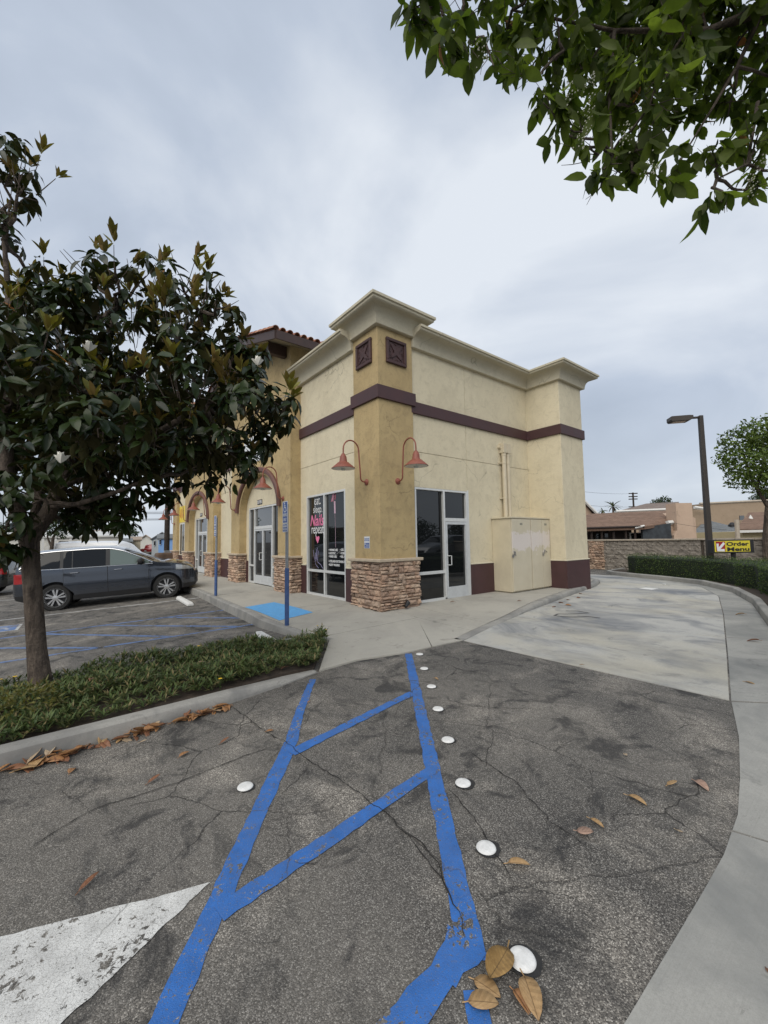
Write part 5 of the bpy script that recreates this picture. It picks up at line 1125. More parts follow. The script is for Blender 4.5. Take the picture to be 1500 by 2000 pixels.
    m_ = MB(); m_.box(3.66, 3.745, -0.42, 0.42, 0.62, 0.80); m_.build('grille', BTRIM, t_, bevel=0.02)
    return t_
suv = make_suv('dark grey metallic SUV parked nose-in toward the shops behind the magnolia trunk', GREYP)
rw, fw2 = Vector((-5.53, 8.01, -0.275)), Vector((-2.78, 7.40, -0.125)); hd_ = (fw2-rw); az = math.atan2(hd_.y, hd_.x); lat = Vector((-math.sin(az), math.cos(az), 0))
suv.location = rw+lat*0.93-hd_.normalized()*0.06+Vector((0, 0, -0.012)); suv.rotation_euler = (0, -math.asin(hd_.z/hd_.length), az)

# white van parked beyond it
VANW = M_car('van_white', (0.66, 0.67, 0.68), 0.0, 0.35)
VAN = Car(top=[(-1.05, 1.7), (-1.0, 2.02), (-0.85, 2.12), (0.0, 2.16), (2.4, 2.14), (2.75, 2.02), (3.45, 1.30), (3.6, 1.22), (4.2, 1.08), (4.3, 0.8)], bot=[(-1.05, 0.4), (4.3, 0.35)], plan=[(-1.05, 0.93), (-0.8, 0.98), (3.4, 0.98), (4.1, 0.88), (4.3, 0.7)], belt=[(-1.05, 1.25), (4.3, 1.1)], tum=0.10, crown=0.10)
vn = thing('parked_van', 'white van whose roof shows above the grey SUV', 'van'); VAN.body('body', VANW, vn, (0.0, 3.2), 0.40)
for sd in (-1, 1):
    for wx in (0.0, 3.2): make_wheel(vn, wx, sd*0.86, 0.345, 0.22, sd)
    VAN.patch(MB(), sd, -0.85, 0.72, lambda x: VAN.belt(x)+0.12, 1.86, 0.004, 10, 4).build('window_panel', M_flat('van_panel', (0.55, 0.56, 0.57), 0.3), vn, smooth=True)
    VAN.patch(MB(), sd, 0.78, 2.1, lambda x: VAN.belt(x)+0.12, 1.86, 0.004, 10, 4).build('window_panel', M_flat('van_panel', (0.55, 0.56, 0.57), 0.3), vn, smooth=True)
    VAN.patch(MB(), sd, 2.2, 3.05, lambda x: VAN.belt(x)+0.10, lambda x: min(1.86, VAN.zedge(x)-0.05), 0.004, 10, 4).build('window', CARGL, vn, smooth=True)
vp = W(153, 1125, 25); vn.location = (vp.x, vp.y, -0.32); vn.rotation_euler = (0, 0, rad(-35))

# dark car at the very left, and a red pickup far down the street
DGREEN = M_car('dark_green_metallic', (0.016, 0.022, 0.022), 0.4, 0.25); REDP = M_car('red_paint', (0.30, 0.012, 0.015), 0.0, 0.3)
dk = copy_tree(suv); tag(dk, 'dark car cut off at the left edge beyond the tree trunk', 'car')
for c in kids(dk):
    if c.name.startswith(('body', 'door')) and not c.name.startswith('door_gap'):
        c.data = c.data.copy(); c.data.materials[0] = DGREEN
p_ = W(-28, 1120, 16.5); dk.location = (p_.x, p_.y, -0.36); dk.rotation_euler = (0, 0, rad(165))
PU = Car(top=[(-1.2, 1.0), (-1.15, 1.16), (0.7, 1.18), (0.76, 1.2), (0.95, 1.75), (1.2, 1.84), (2.2, 1.83), (2.5, 1.66), (3.0, 1.28), (3.2, 1.2), (4.2, 1.12), (4.35, 0.9)], bot=[(-1.2, 0.5), (4.35, 0.42)], plan=[(-1.2, 0.93), (-1.0, 0.98), (3.8, 0.97), (4.2, 0.9), (4.35, 0.75)], belt=[(-1.2, 1.15), (4.35, 1.1)], tum=0.16)
pu = thing('pickup_truck', 'small red pickup truck parked far down the street by the houses', 'pickup truck'); PU.body('body', REDP, pu, (0.0, 3.3), 0.44, 60)
for sd in (-1, 1):
    for wx in (0.0, 3.3): make_wheel(pu, wx, sd*0.85, 0.39, 0.25, sd)
    PU.patch(MB(), sd, 1.05, 2.55, lambda x: PU.belt(x)+0.05, lambda x: max(PU.belt(x)+0.06, PU.zedge(x)-0.06), 0.004, 10, 4).build('window', CARGL, pu, smooth=True)
    m_ = MB(); m_.box(-1.23, -1.19, sd*0.80-0.09, sd*0.80+0.09, 0.80, 1.05); m_.build('tail_lamp', TAILR, pu)
m_ = MB(); m_.box(-1.28, -1.17, -0.92, 0.92, 0.52, 0.66); m_.build('bumper', CHROME, pu)
m_ = MB(); m_.box(-1.29, -1.282, -0.16, 0.16, 0.72, 0.86); m_.build('number_plate', SWHITE, pu)
m_ = MB(); m_.prism([Vector((0.80, -0.62, 1.25)), Vector((0.80, 0.62, 1.25)), Vector((0.97, 0.55, 1.70)), Vector((0.97, -0.55, 1.70))], (-0.02, 0, 0)); m_.build('rear_window', CARGL, pu)
p_ = W(290, 1083, 66); pu.location = (p_.x, p_.y, -0.3); pu.rotation_euler = (0, 0, rad(62))
# a silver SUV behind the camera that the side shopfront mirrors
SILV = M_car('silver_metallic', (0.36, 0.38, 0.41), 0.5, 0.3)
sv = copy_tree(suv); tag(sv, 'silver SUV parked across the drive, mirrored in the side shopfront glass', 'car')
for c in kids(sv):
    if c.name.startswith(('body', 'door')) and not c.name.startswith('door_gap'):
        c.data = c.data.copy(); c.data.materials[0] = SILV
sv.location = (16.6, -12.6, 0.1); sv.rotation_euler = (0, 0, rad(176))

# ------------------------------------------------------------------ trees
def M_bark(name, c, d):
    t = NT(name); o = t.pos(); n_ = t.noise(t.mapv(o, (9, 9, 2.2)), 2.0, 6, 0.7, 0.6); m2 = t.noise(o, 5, 4)
    col = t.mix(t.rng(n_, 0.38, 0.66), d, c); col = t.mix(t.rng(m2, 0.55, 0.72, 0, 0.6), col, tuple(min(1, x*1.5) for x in c))
    return t.pbr(col, 0.92, t.bump(t.math('ADD', n_, t.noise(o, 45, 4)), 0.8, 0.02), 0, 0.2)
BARK = M_bark('magnolia_bark', (0.145, 0.115, 0.092), (0.050, 0.040, 0.034)); BARK2 = M_bark('evergreen_bark', (0.13, 0.105, 0.085), (0.045, 0.037, 0.03))
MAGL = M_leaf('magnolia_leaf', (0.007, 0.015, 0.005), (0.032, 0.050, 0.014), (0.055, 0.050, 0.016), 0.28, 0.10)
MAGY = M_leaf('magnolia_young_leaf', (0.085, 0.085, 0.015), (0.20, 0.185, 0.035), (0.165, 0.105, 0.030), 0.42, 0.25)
EVGL = M_leaf('evergreen_leaf', (0.028, 0.048, 0.012), (0.115, 0.150, 0.034), (0.080, 0.105, 0.028), 0.46, 0.58)
BRNL = M_leaf('withered_leaf', (0.20, 0.075, 0.02), (0.32, 0.15, 0.05), (0.22, 0.10, 0.04), 0.6, 0.25)
def wander(a, b, k=5, j=0.06, sag=0.0):
    a, b = Vector(a), Vector(b); L = (b-a).length
    return [a+(b-a)*(i/k)+(Vector((random.uniform(-1, 1), random.uniform(-1, 1), random.uniform(-1, 1)))*j*L*math.sin(math.pi*i/k))+Vector((0, 0, sag*math.sin(math.pi*i/k))) for i in range(k+1)]
def tree_from_blobs(name, label, base, trunk, nodes, blobs, mats, gen, n_parts, org_twigs=True, twr=0.011):
    t_ = thing(name, label, 'tree', base)
    m_ = MB()
    for pts, r in trunk: m_.tube(pts, r, 12)
    m_.build('trunk', mats['bark'], t_, smooth=True)
    m_ = MB()
    for b in blobs:
        c = Vector(b[:3]); nd = min(nodes, key=lambda q: (Vector(q)-c).length); w = wander(nd, c, 6, 0.07, -0.03)
        m_.tube(w, [twr*(2.4-1.7*i/6) for i in range(7)], 6)
        for _ in range(4):
            e_ = c+Vector(rand_unit(1)[0])*b[3]*0.9; m_.tube(wander(w[4], e_, 3, 0.06), [twr*0.6, twr*0.5, twr*0.4, twr*0.25], 5)
    tag(m_.build('branches', mats['bark'], t_, smooth=True), kind='stuff')
    return t_
def emit_leaves(t_, T, DIR, NRM, SC, rnd, mat, tmpls, n_parts, partname='leaf'):
    """nearest leaves become objects of their own, the rest one foliage mesh"""
    org = np.array(ORG[t_.name][:]); d = np.linalg.norm(T-np.array(CAM[:]), axis=1)
    vis = (T-np.array(CAM[:])) @ np.array(fw[:]); key = np.where(vis > 0.3, d/SC, 1e9); order = np.argsort(key); R = frames(DIR, NRM, SC)
    sel = order[:n_parts]; rest = order[n_parts:]
    var = []
    for k in range(8):
        tv, tf = tmpls[k % len(tmpls)]; me = np_mesh(partname, tv, tf, mat, np.full(len(tf), (k+0.5)/8), True); var.append(me)
    for i in sel:
        o = link(partname, var[min(7, int(rnd[i]*8))], t_); p = T[i]-org; r = R[i]
        o.matrix_local = Matrix(((r[0, 0], r[0, 1], r[0, 2], p[0]), (r[1, 0], r[1, 1], r[1, 2], p[1]), (r[2, 0], r[2, 1], r[2, 2], p[2]), (0, 0, 0, 1)))
    for k, (tv, tf) in enumerate(tmpls):
        ii = rest[k::len(tmpls)]
        if len(ii): 
            o = link('foliage', scatter_mesh('foliage', tv, tf, R[ii], T[ii], mat, rnd[ii], org, True), t_); tag(o, kind='stuff')

# magnolia: whorls of leaves at the twig ends; dark drooping leaves below, bronze young ones above
tb = Vector((-5.64, -1.28, 0.06)); fk = W(57, 1050, 4.45)
tr_pts = [tb+Vector((0, 0, -0.1)), tb, W(72, 1270, 4.43), W(66, 1180, 4.44), W(60, 1100, 4.45), fk]
limbs = [([fk-Vector((0, 0, 0.05)), W(30, 990, 4.4), W(15, 930, 4.35), W(10, 800, 4.3), W(20, 620, 4.4), W(8, 470, 4.45)], [0.085, 0.07, 0.06, 0.05, 0.035, 0.02]),
    ([fk-Vector((0, 0, 0.05)), W(95, 1000, 4.5), W(115, 950, 4.55), W(160, 850, 4.6), W(190, 720, 4.5), W(230, 600, 4.5)], [0.085, 0.075, 0.06, 0.048, 0.036, 0.02]),
    ([W(112, 955, 4.55), W(200, 905, 4.4), W(300, 850, 4.3), W(400, 790, 4.3), W(470, 750, 4.4)], [0.05, 0.042, 0.035, 0.026, 0.016]),
    ([W(170, 830, 4.6), W(260, 740, 4.8), W(340, 670, 4.9), W(390, 610, 4.7)], [0.04, 0.032, 0.024, 0.015]),
    ([W(60, 1040, 4.45), W(90, 900, 5.1), W(120, 760, 5.6), W(110, 640, 5.7)], [0.05, 0.04, 0.03, 0.02]),
    ([W(100, 990, 4.5), W(150, 985, 4.2), W(230, 960, 4.1), W(300, 930, 4.3)], [0.03, 0.025, 0.02, 0.012])]
nodes = [p for l, _ in limbs for p in l[1:]]
mag = tree_from_blobs('magnolia_tree', 'magnolia tree with big dark glossy leaves and white blooms in the planter', (tb.x, tb.y, 0.05), [(tr_pts, [0.140, 0.110, 0.090, 0.084, 0.084, 0.094])]+limbs, nodes, MAG, {'bark': BARK}, None, 0)
tops = {}
TW = []; T1, D1, N1, S1 = [], [], [], []; T2, D2, N2, S2 = [], [], [], []
for b in MAG:
    c = np.array(b[:3]); r = b[3]; nw = max(4, int((19 if b[2] > 4.0 else 37)*(r/0.40)**2))
    for _ in range(nw):
        u_ = rand_unit(1)[0]; q = c+u_*r*(0.35+0.65*NP.rand()**0.5)
        axis = u_*0.55+np.array([0, 0, 0.75]); axis /= np.linalg.norm(axis)
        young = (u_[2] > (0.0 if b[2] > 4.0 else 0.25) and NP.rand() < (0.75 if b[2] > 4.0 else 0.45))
        if young: TW.append((q-axis*0.30, q))
        k = NP.randint(5, 8) if young else NP.randint(5, 9); ph = NP.rand()*6.28
        a1 = np.cross(axis, [0.3, 0.7, 0.2]); a1 /= np.linalg.norm(a1); a2 = np.cross(axis, a1)
        for j in range(k):
            an = ph+j*2.4; tilt = math.radians(NP.uniform(14, 52)) if young else math.radians(NP.uniform(60, 135)); ra = a1*math.cos(an)+a2*math.sin(an)
            dv_ = axis*math.cos(tilt)+ra*math.sin(tilt)
            if not young: dv_ = dv_+np.array([0, 0, -0.45])
            nr = axis*math.sin(tilt)-ra*math.cos(tilt)+NP.normal(size=3)*0.25
            if nr[2] < -0.2 and not young: nr = -nr
            (T2 if young else T1).append(q+axis*0.03*j*0.4+dv_*0.02); (D2 if young else D1).append(dv_); (N2 if young else N1).append(nr); (S2 if young else S1).append(NP.uniform(0.105, 0.165) if young else NP.uniform(0.115, 0.195))
tm = [leaf_template(0.40, 0.35, 0.12, wav=0.02), leaf_template(0.46, 0.25, 0.30, wav=0.035), leaf_template(0.36, 0.55, 0.20), leaf_template(0.42, 0.15, 0.42, wav=0.03)]
ty_ = [leaf_template(0.42, 0.45, -0.10), leaf_template(0.38, 0.55, -0.02)]
m_ = MB()
for a_, b_ in TW: m_.tube([a_, b_], [0.006, 0.0035], 4)
tag(m_.build('twigs', BARK, mag), kind='stuff')
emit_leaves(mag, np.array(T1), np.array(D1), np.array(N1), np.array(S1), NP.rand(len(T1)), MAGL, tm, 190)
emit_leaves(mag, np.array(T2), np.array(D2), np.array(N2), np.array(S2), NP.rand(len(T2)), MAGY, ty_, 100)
ii = NP.choice(len(T1), 46); R_ = frames(np.array(D1)[ii], np.array(N1)[ii], np.array(S1)[ii]*0.9)
o = link('foliage', scatter_mesh('foliage', *tm[0], R_, np.array(T1)[ii]+0.02, BRNL, NP.rand(46), ORG[mag.name][:], True), mag); tag(o, kind='stuff')
PETAL = M_flat('petal_white', (0.80, 0.78, 0.70), 0.5, var=0.04)
for u, v, D in ((173, 687, 3.55), (503, 714, 4.05), (118, 905, 3.3)):
    c = W(u, v, D); m_ = MB(); tv, tf = leaf_template(0.62, 0.9, -0.25)
    for k in range(8):
        an = k*2.4; ti = rad(28 if k > 3 else 55); dv_ = np.array([[math.cos(an)*math.sin(ti), math.sin(an)*math.sin(ti), math.cos(ti)]]); nv_ = np.array([[-math.cos(an)*math.cos(ti), -math.sin(an)*math.cos(ti), math.sin(ti)]])
        r_ = frames(dv_, nv_, np.array([0.095]))[0]; m_.add([tuple(r_ @ p+np.array(c[:])) for p in tv], [tuple(f) for f in tf])
    m_.build('bloom', PETAL, mag, smooth=True)

# evergreen overhead on the right; only its lower boughs reach into the picture
eb = Vector((-1.75, -8.75, 0.05)); ef = Vector((-1.85, -8.55, 3.0))
etr = [eb+Vector((0, 0, -0.2)), eb, eb+Vector((-0.02, 0.06, 1.2)), eb+Vector((-0.05, 0.14, 2.2)), ef]
elimbs = [([ef-Vector((0, 0, 0.1)), Vector((-2.1, -7.7, 3.65)), W(1490, 20, 2.75), W(1380, 60, 2.8), W(1200, 60, 2.8), W(1000, 20, 2.7)], [0.10, 0.07, 0.036, 0.020, 0.012, 0.006]),
    ([W(1490, 20, 2.75), W(1440, 130, 2.85), W(1380, 230, 2.85), W(1330, 310, 2.75)], [0.018, 0.012, 0.008, 0.004]),
    ([ef, Vector((-2.5, -8.0, 4.3)), W(1250, -260, 2.9)], [0.08, 0.06, 0.03]), ([ef, Vector((-1.5, -8.3, 4.4)), W(1900, -150, 3.1)], [0.08, 0.06, 0.03]),
    ([W(1200, 60, 2.8), W(1190, 180, 2.7), W(1195, 300, 2.55)], [0.014, 0.01, 0.006]), ([W(1480, 200, 2.8), W(1460, 320, 2.7), W(1400, 350, 2.55)], [0.012, 0.008, 0.005])]
en = [p for l, _ in elimbs for p in l[1:]]+[W(u, v, 2.6) for u, v in ((900, 30), (1100, 100), (1200, 200), (1300, 150), (1400, 150))]
evg = tree_from_blobs('evergreen_tree', 'evergreen tree whose leafy boughs with small white flowers hang overhead, upper right', (eb.x, eb.y, 0), [(etr, [0.22, 0.17, 0.15, 0.14, 0.13])]+elimbs, en, EVG, {'bark': BARK2}, None, 0, twr=0.0045)
T3, D3, N3, S3 = [], [], [], []
for b in EVG:
    c = np.array(b[:3])+np.array([0, 0, 0.07]); r = b[3]; nl = max(11, int(58*(r/0.20)**2)); nl = min(nl, 420)
    sp_ = max(2, nl//7)
    for _ in range(sp_):
        u_ = rand_unit(1)[0]; q = c+u_*r*(NP.rand()**0.45); ax_ = u_*0.5+NP.normal(size=3)*0.4+np.array([0, 0, -0.55]); ax_ /= np.linalg.norm(ax_)
        a1 = np.cross(ax_, [0.2, 0.5, 0.8]); a1 /= np.linalg.norm(a1); a2 = np.cross(ax_, a1)
        for j in range(NP.randint(5, 9)):
            an = j*2.4+NP.rand(); ti = math.radians(NP.uniform(30, 75)); ra = a1*math.cos(an)+a2*math.sin(an); dv_ = ax_*math.cos(ti)+ra*math.sin(ti)+np.array([0, 0, -0.75])
            T3.append(q+ax_*0.018*(j-3)); D3.append(dv_); N3.append(ra*(-0.6)+np.array([0, 0, 0.7])+NP.normal(size=3)*0.3); S3.append(NP.uniform(0.085, 0.155))
te = [leaf_template(0.46, 0.18, 0.15, wav=0.02), leaf_template(0.40, 0.30, 0.25), leaf_template(0.50, 0.12, 0.05, wav=0.03)]
emit_leaves(evg, np.array(T3), np.array(D3), np.array(N3), np.array(S3), NP.rand(len(T3)), EVGL, te, 295)
ii = NP.choice(len(T3), 26); R_ = frames(np.array(D3)[ii], np.array(N3)[ii], np.array(S3)[ii]*0.9)
o = link('foliage', scatter_mesh('foliage', *te[0], R_, np.array(T3)[ii]-0.01, BRNL, NP.rand(26), ORG[evg.name][:], True), evg); tag(o, kind='stuff')
BLOS = M_flat('blossom', (0.50, 0.50, 0.40), 0.6, var=0.15)
for u, v, D in ((1155, 160, 2.1), (1110, 180, 2.1), (1140, 270, 2.05), (1150, 215, 2.1), (1225, 265, 2.1), (1270, 330, 2.1), (1470, 360, 2.3), (1490, 320, 2.3), (940, 100, 2.1)):
    c = W(u, v, D); m_ = MB()
    for k in range(26):
        p = c+Vector(NP.normal(size=3)*np.array([0.018, 0.018, 0.035])); r_ = random.uniform(0.003, 0.0055)
        m_.add([p+Vector(q)*r_ for q in ((1, 0, 0), (-1, 0, 0), (0, 1, 0), (0, -1, 0), (0, 0, 1), (0, 0, -1))], [(0, 2, 4), (2, 1, 4), (1, 3, 4), (3, 0, 4), (2, 0, 5), (1, 2, 5), (3, 1, 5), (0, 3, 5)])
    tag(m_.build('flower_cluster', BLOS, evg), kind='stuff')

# ------------------------------------------------------------------ planting beds
SOIL = M_flat('soil', (0.050, 0.036, 0.026), 0.95, var=0.4, sc=14, bump=0.8, bsc=30)
bedp = [(-14, -3.0), (-9, -2.94), (-5.81, -2.88), (-5.09, -2.85), (-4.16, -2.75), (-3.55, -2.62), (-3.02, -2.52), (-2.16, -1.30), (-2.28, -1.05), (-14, -1.05)]
def bz(x, y): return 0.085-0.087*sstep(-3.5, -2.75, x)
tag(terrain_poly('planter_soil', bedp, bz, SOIL, 0.3, 0.35), kind='structure')
kerb('kerb', [(-14, -1.05), (-2.6, -1.05)], 0.12, 0.12, base=lambda x, y: -0.02)
def in_poly(x, y, P):
    c = False
    for (x1, y1), (x2, y2) in zip(P, P[1:]+P[:1]):
        if (y1 > y) != (y2 > y) and x < (x2-x1)*(y-y1)/(y2-y1)+x1: c = not c
    return c
GCOV = M_leaf('groundcover_leaf', (0.036, 0.068, 0.018), (0.115, 0.155, 0.052), (0.15, 0.17, 0.085), 0.45, 0.15, (0.23, 0.18, 0.085))
T_, D_, N_, S_ = [], [], [], []
inner = [(-8.5, -2.9), (-5.81, -2.84), (-5.09, -2.81), (-4.16, -2.71), (-3.55, -2.60), (-3.0, -2.56), (-2.07, -1.25), (-2.18, -1.06), (-8.5, -1.12)]
while len(T_) < 32000:
    x, y = NP.uniform(-7.4, -2.1), NP.uniform(-2.95, -1.0)
    if not in_poly(x, y, inner): continue
    gx = math.sin(x*3.1+y*2.0)*math.sin(y*4.2-x*1.3)
    if NP.rand() > 0.72+0.4*gx+(0.6 if x > -3.2 else 0): continue
    near = min(1.0, 0.55+1.2*min(abs(y+2.95), 0.5)); hgt = (0.085+0.06*gx+NP.uniform(0, 0.06))*near*(0.75 if x < -5.2 else 1.0)*(1.25 if x > -3.4 else 1.0)
    k = 7; c = np.array([x, y, bz(x, y)+NP.uniform(0.2, 1.0)*hgt])
    for j in range(k):
        an = NP.rand()*6.28; ti = NP.uniform(0.3, 1.25); dv_ = np.array([math.cos(an)*math.sin(ti), math.sin(an)*math.sin(ti), math.cos(ti)])
        T_.append(c); D_.append(dv_); N_.append(np.array([-math.cos(an), -math.sin(an), 0.8])); S_.append(NP.uniform(0.045, 0.105))
tv, tf = leaf_template(0.20, 0.3, 0.25, 2)
o = link('ground_cover', scatter_mesh('ground_cover', tv, tf, frames(np.array(D_), np.array(N_), np.array(S_)), np.array(T_), GCOV, NP.rand(len(T_)), smooth=True)); tag(o, 'low green ground cover filling the planter', 'ground cover', kind='stuff')
# yellow-green shrub at the left edge of the bed
SHR = M_leaf('shrub_leaf', (0.075, 0.085, 0.018), (0.17, 0.155, 0.040), (0.14, 0.12, 0.05), 0.4, 0.25)
sh_ = thing('shrub', 'small yellow-green shrub left of the magnolia trunk in the planter', 'shrub', (-5.72, -2.35, 0.06)); sc_ = np.array([-5.74, -2.33, 0.20])
m_ = MB(); 
for k in range(14): e_ = sc_+rand_unit(1)[0]*np.array([0.26, 0.24, 0.16]); m_.tube(wander((-5.72, -2.35, 0.05), e_, 3, 0.1), 0.004, 5)
m_.build('stem', BARK, sh_)
u_ = rand_unit(900); q = sc_+u_*np.array([0.30, 0.30, 0.20])*(0.4+0.6*NP.rand(900, 1)**0.5); dv_ = u_+NP.normal(size=(900, 3))*0.6
o = link('foliage', scatter_mesh('foliage', *leaf_template(0.36, 0.2, 0.2, 2), frames(dv_, np.array([[0, 0, 1.0]])+NP.normal(size=(900, 3))*0.4, NP.uniform(0.035, 0.06, 900)), q, SHR, NP.rand(900), ORG[sh_.name][:]), sh_); tag(o, kind='stuff')
YFL = M_flat('flower_yellow', (0.72, 0.48, 0.02), 0.5)
for i, (u, v, D, lb) in enumerate(((388, 1262, 4.9, 'yellow daisy flower standing up at the back of the planter, left of the wheel stop'), (29, 1322, 4.2, 'yellow daisy flower left of the magnolia trunk'), (430, 1326, 4.15, 'yellow daisy flower low in the middle of the ground cover'), (122, 1342, 4.1, 'yellow daisy flower just right of the magnolia trunk'),
        (620, 1222, 5.9, 'tiny yellow flower at the far corner of the planter, highest'), (637, 1230, 5.8, 'tiny yellow flower at the far corner of the planter, nearest the concrete'), (2, 1327, 4.1, 'yellow daisy flower cut by the left edge of the photo'))):
    c = W(u, v, D); t_ = thing('yellow_flower', lb, 'flower', c, 'yellow flowers in the planter'); m_ = MB(); r_ = 0.018 if i < 4 else 0.012
    for k in range(10):
        a0 = k*0.628; m_.add([c+Vector((math.cos(a0)*0.2*r_, math.sin(a0)*0.2*r_, 0)), c+Vector((math.cos(a0-0.3)*r_, math.sin(a0-0.3)*r_, r_*0.3)), c+Vector((math.cos(a0)*r_*1.15, math.sin(a0)*r_*1.15, r_*0.3)), c+Vector((math.cos(a0+0.3)*r_, math.sin(a0+0.3)*r_, r_*0.3))], [(0, 1, 2, 3)])
    m_.lathe([(r_*0.35, 0), (r_*0.25, r_*0.25), (0, r_*0.3)], c, 8); m_.build('petals', YFL, t_); MB().tube([(c.x, c.y, 0.05), c], 0.0025, 5).build('stem', GCOV, t_)

# hedge round the drive-through island
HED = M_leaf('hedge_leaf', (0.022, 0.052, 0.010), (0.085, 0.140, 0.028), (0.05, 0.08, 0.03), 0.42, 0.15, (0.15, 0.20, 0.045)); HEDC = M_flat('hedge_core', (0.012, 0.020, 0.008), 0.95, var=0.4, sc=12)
hpath = [(0.2, -7.35), (2.6, -6.55), (4.4, -6.0), (7.1, -5.30), (9.4, -4.45), (11.05, -3.25), (11.95, -1.75), (12.55, -0.45), (13.3, 0.25)]
hg = thing('hedge', 'clipped dark green box hedge curving along the drive-through kerb', 'hedge', (11, -3.3, 0.1))
hp_ = dens(hpath, 0.4); m_ = MB(); W0, HZ = 0.12, 0.82
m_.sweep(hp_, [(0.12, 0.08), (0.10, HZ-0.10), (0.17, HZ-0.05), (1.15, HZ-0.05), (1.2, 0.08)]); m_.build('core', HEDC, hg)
T_, N_ = [], []
for (a, b) in zip(hp_, hp_[1:]):
    a, b = Vector(a), Vector(b); d = b-a; L = d.length; d /= L; nr = Vector((d.y, -d.x)); dist = max(3.0, (a-CAM.xy).length); k = int(L*min(2600, 26000/dist))
    for _ in range(k):
        s_ = NP.rand()*L; m2 = NP.rand(); bump = 0.035*math.sin((a+d*s_).x*5.0)+0.03*math.sin((a+d*s_).y*7.0+2)
        if m2 < 0.5: o_, z, nn = 0.03+NP.uniform(0, 0.09)+bump, NP.uniform(0.10, HZ), (-nr.x, -nr.y, 0.3)
        elif m2 < 0.94: o_, z, nn = NP.uniform(0.03, 1.25), HZ-0.04+NP.uniform(-0.03, 0.07)+bump, (0, 0, 1)
        else: o_, z, nn = 1.22+NP.uniform(0, 0.06), NP.uniform(0.1, HZ), (nr.x, nr.y, 0.3)
        p = a+d*s_+nr*o_; T_.append((p.x, p.y, z)); N_.append(nn)
T_ = np.array(T_); N_ = np.array(N_)+NP.normal(size=(len(T_), 3))*0.55; D_ = rand_unit(len(T_)); D_[:, 2] += 0.2
o = link('foliage', scatter_mesh('foliage', *leaf_template(0.6, 0.15, 0.1, 2), frames(D_, N_, NP.uniform(0.022, 0.042, len(T_))), T_, HED, NP.rand(len(T_)), ORG[hg.name][:]), hg); tag(o, kind='stuff')
isl = [(-14, -8.3), (-6.0, -8.5), (-3.0, -8.3), (-1.15, -7.7), (0.65, -6.9), (2.5, -6.25), (4.3, -5.72), (7.05, -5.04), (9.22, -4.25), (10.88, -3.05), (11.73, -1.62), (12.28, -0.36), (12.7, 0.42), (13.2, 0.82), (14.6, 0.9), (15.0, -12), (-14, -12)]
tag(terrain_poly('island_soil', isl, lambda x, y: 0.10, SOIL, 4, 0.3), kind='structure')

# ------------------------------------------------------------------ block wall behind the drive-through
def M_split():
    t = NT('split_face_block'); p = t.pos(); n_ = t.noise(p, 3.2, 7, 0.72, 0.7); c = t.ramp(n_, [(0.3, (0.20, 0.175, 0.15)), (0.55, (0.31, 0.275, 0.235)), (0.75, (0.40, 0.36, 0.31))])
    c = t.mix(t.rng(t.noise(p, 16, 5), 0.5, 0.75, 0, 0.6), c, (0.16, 0.14, 0.12)); return t.pbr(c, 0.95, t.bump(n_, 1.0, 0.12))
SPLIT = M_split(); CAPW = M_flat('wall_cap', (0.40, 0.345, 0.275), 0.85, var=0.12, sc=3, dirt=0.2)
bw = thing('block_wall', 'grey-tan split-face block wall with pale cap stones behind the drive-through', 'wall', (15.4, 0, 0)); WX = 15.35
for k, (y0, y1) in enumerate(((-12, -4.3), (-4.2, -2.0), (-1.9, 2.02), (2.65, 16.0))):
    n_ = 6; yy0 = y0
    for r_ in range(7):
        z0 = -0.05+0.205*r_; y = y0-(0.2 if r_ % 2 else 0.0)
        while y < y1-0.02:
            a, b = max(y, y0), min(y+0.40, y1)
            if b-a > 0.05 and -6 < a < 5:
                c = random.uniform(0, 0.015); m_ = MB(); g = [[Vector((WX-random.uniform(0.0, 0.05)-c, a+0.002+(b-a-0.004)*i/3, z0+0.002+0.201*j/2)) for j in range(3)] for i in range(4)]
                vs = [p for col in g for p in col]; m_.add(vs, [(i*3+j, i*3+j+1, (i+1)*3+j+1, (i+1)*3+j) for i in range(3) for j in range(2)])
                m_.add([g[0][0], g[0][2], g[3][2], g[3][0]]+[Vector((WX+0.03, q.y, q.z)) for q in (g[0][0], g[0][2], g[3][2], g[3][0])], [(0, 1, 5, 4), (1, 2, 6, 5), (2, 3, 7, 6), (3, 0, 4, 7)])
                m_.build('block', SPLIT, bw)
            y += 0.40
    MB().box(WX+0.01, WX+0.22, y0, y1, -0.2, 1.39).build('backing', SPLIT, bw)
y = -12.0
while y < 16: 
    MB().box(WX-0.11, WX+0.30, y, y+0.592, 1.392, 1.46+random.uniform(0, 0.008)).build('cap_stone', CAPW, bw, bevel=0.012); y += 0.6
sp_ = MB().box(WX-0.02, WX+0.25, 1.98, 2.70, -0.2, 1.388).build('stone_panel', MORTAR, bw); clad(sp_, (WX-0.02, 2.70), (0, -1), 0.72, 0.0, 1.385)
sp_ = MB().box(WX-0.02, WX+0.25, -4.35, -4.15, -0.2, 1.388).box(WX-0.02, WX+0.25, -1.98, -1.92, -0.2, 1.388).build('stone_panel', MORTAR, bw); clad(sp_, (WX-0.02, -4.15), (0, -1), 0.2, 0.0, 1.385)

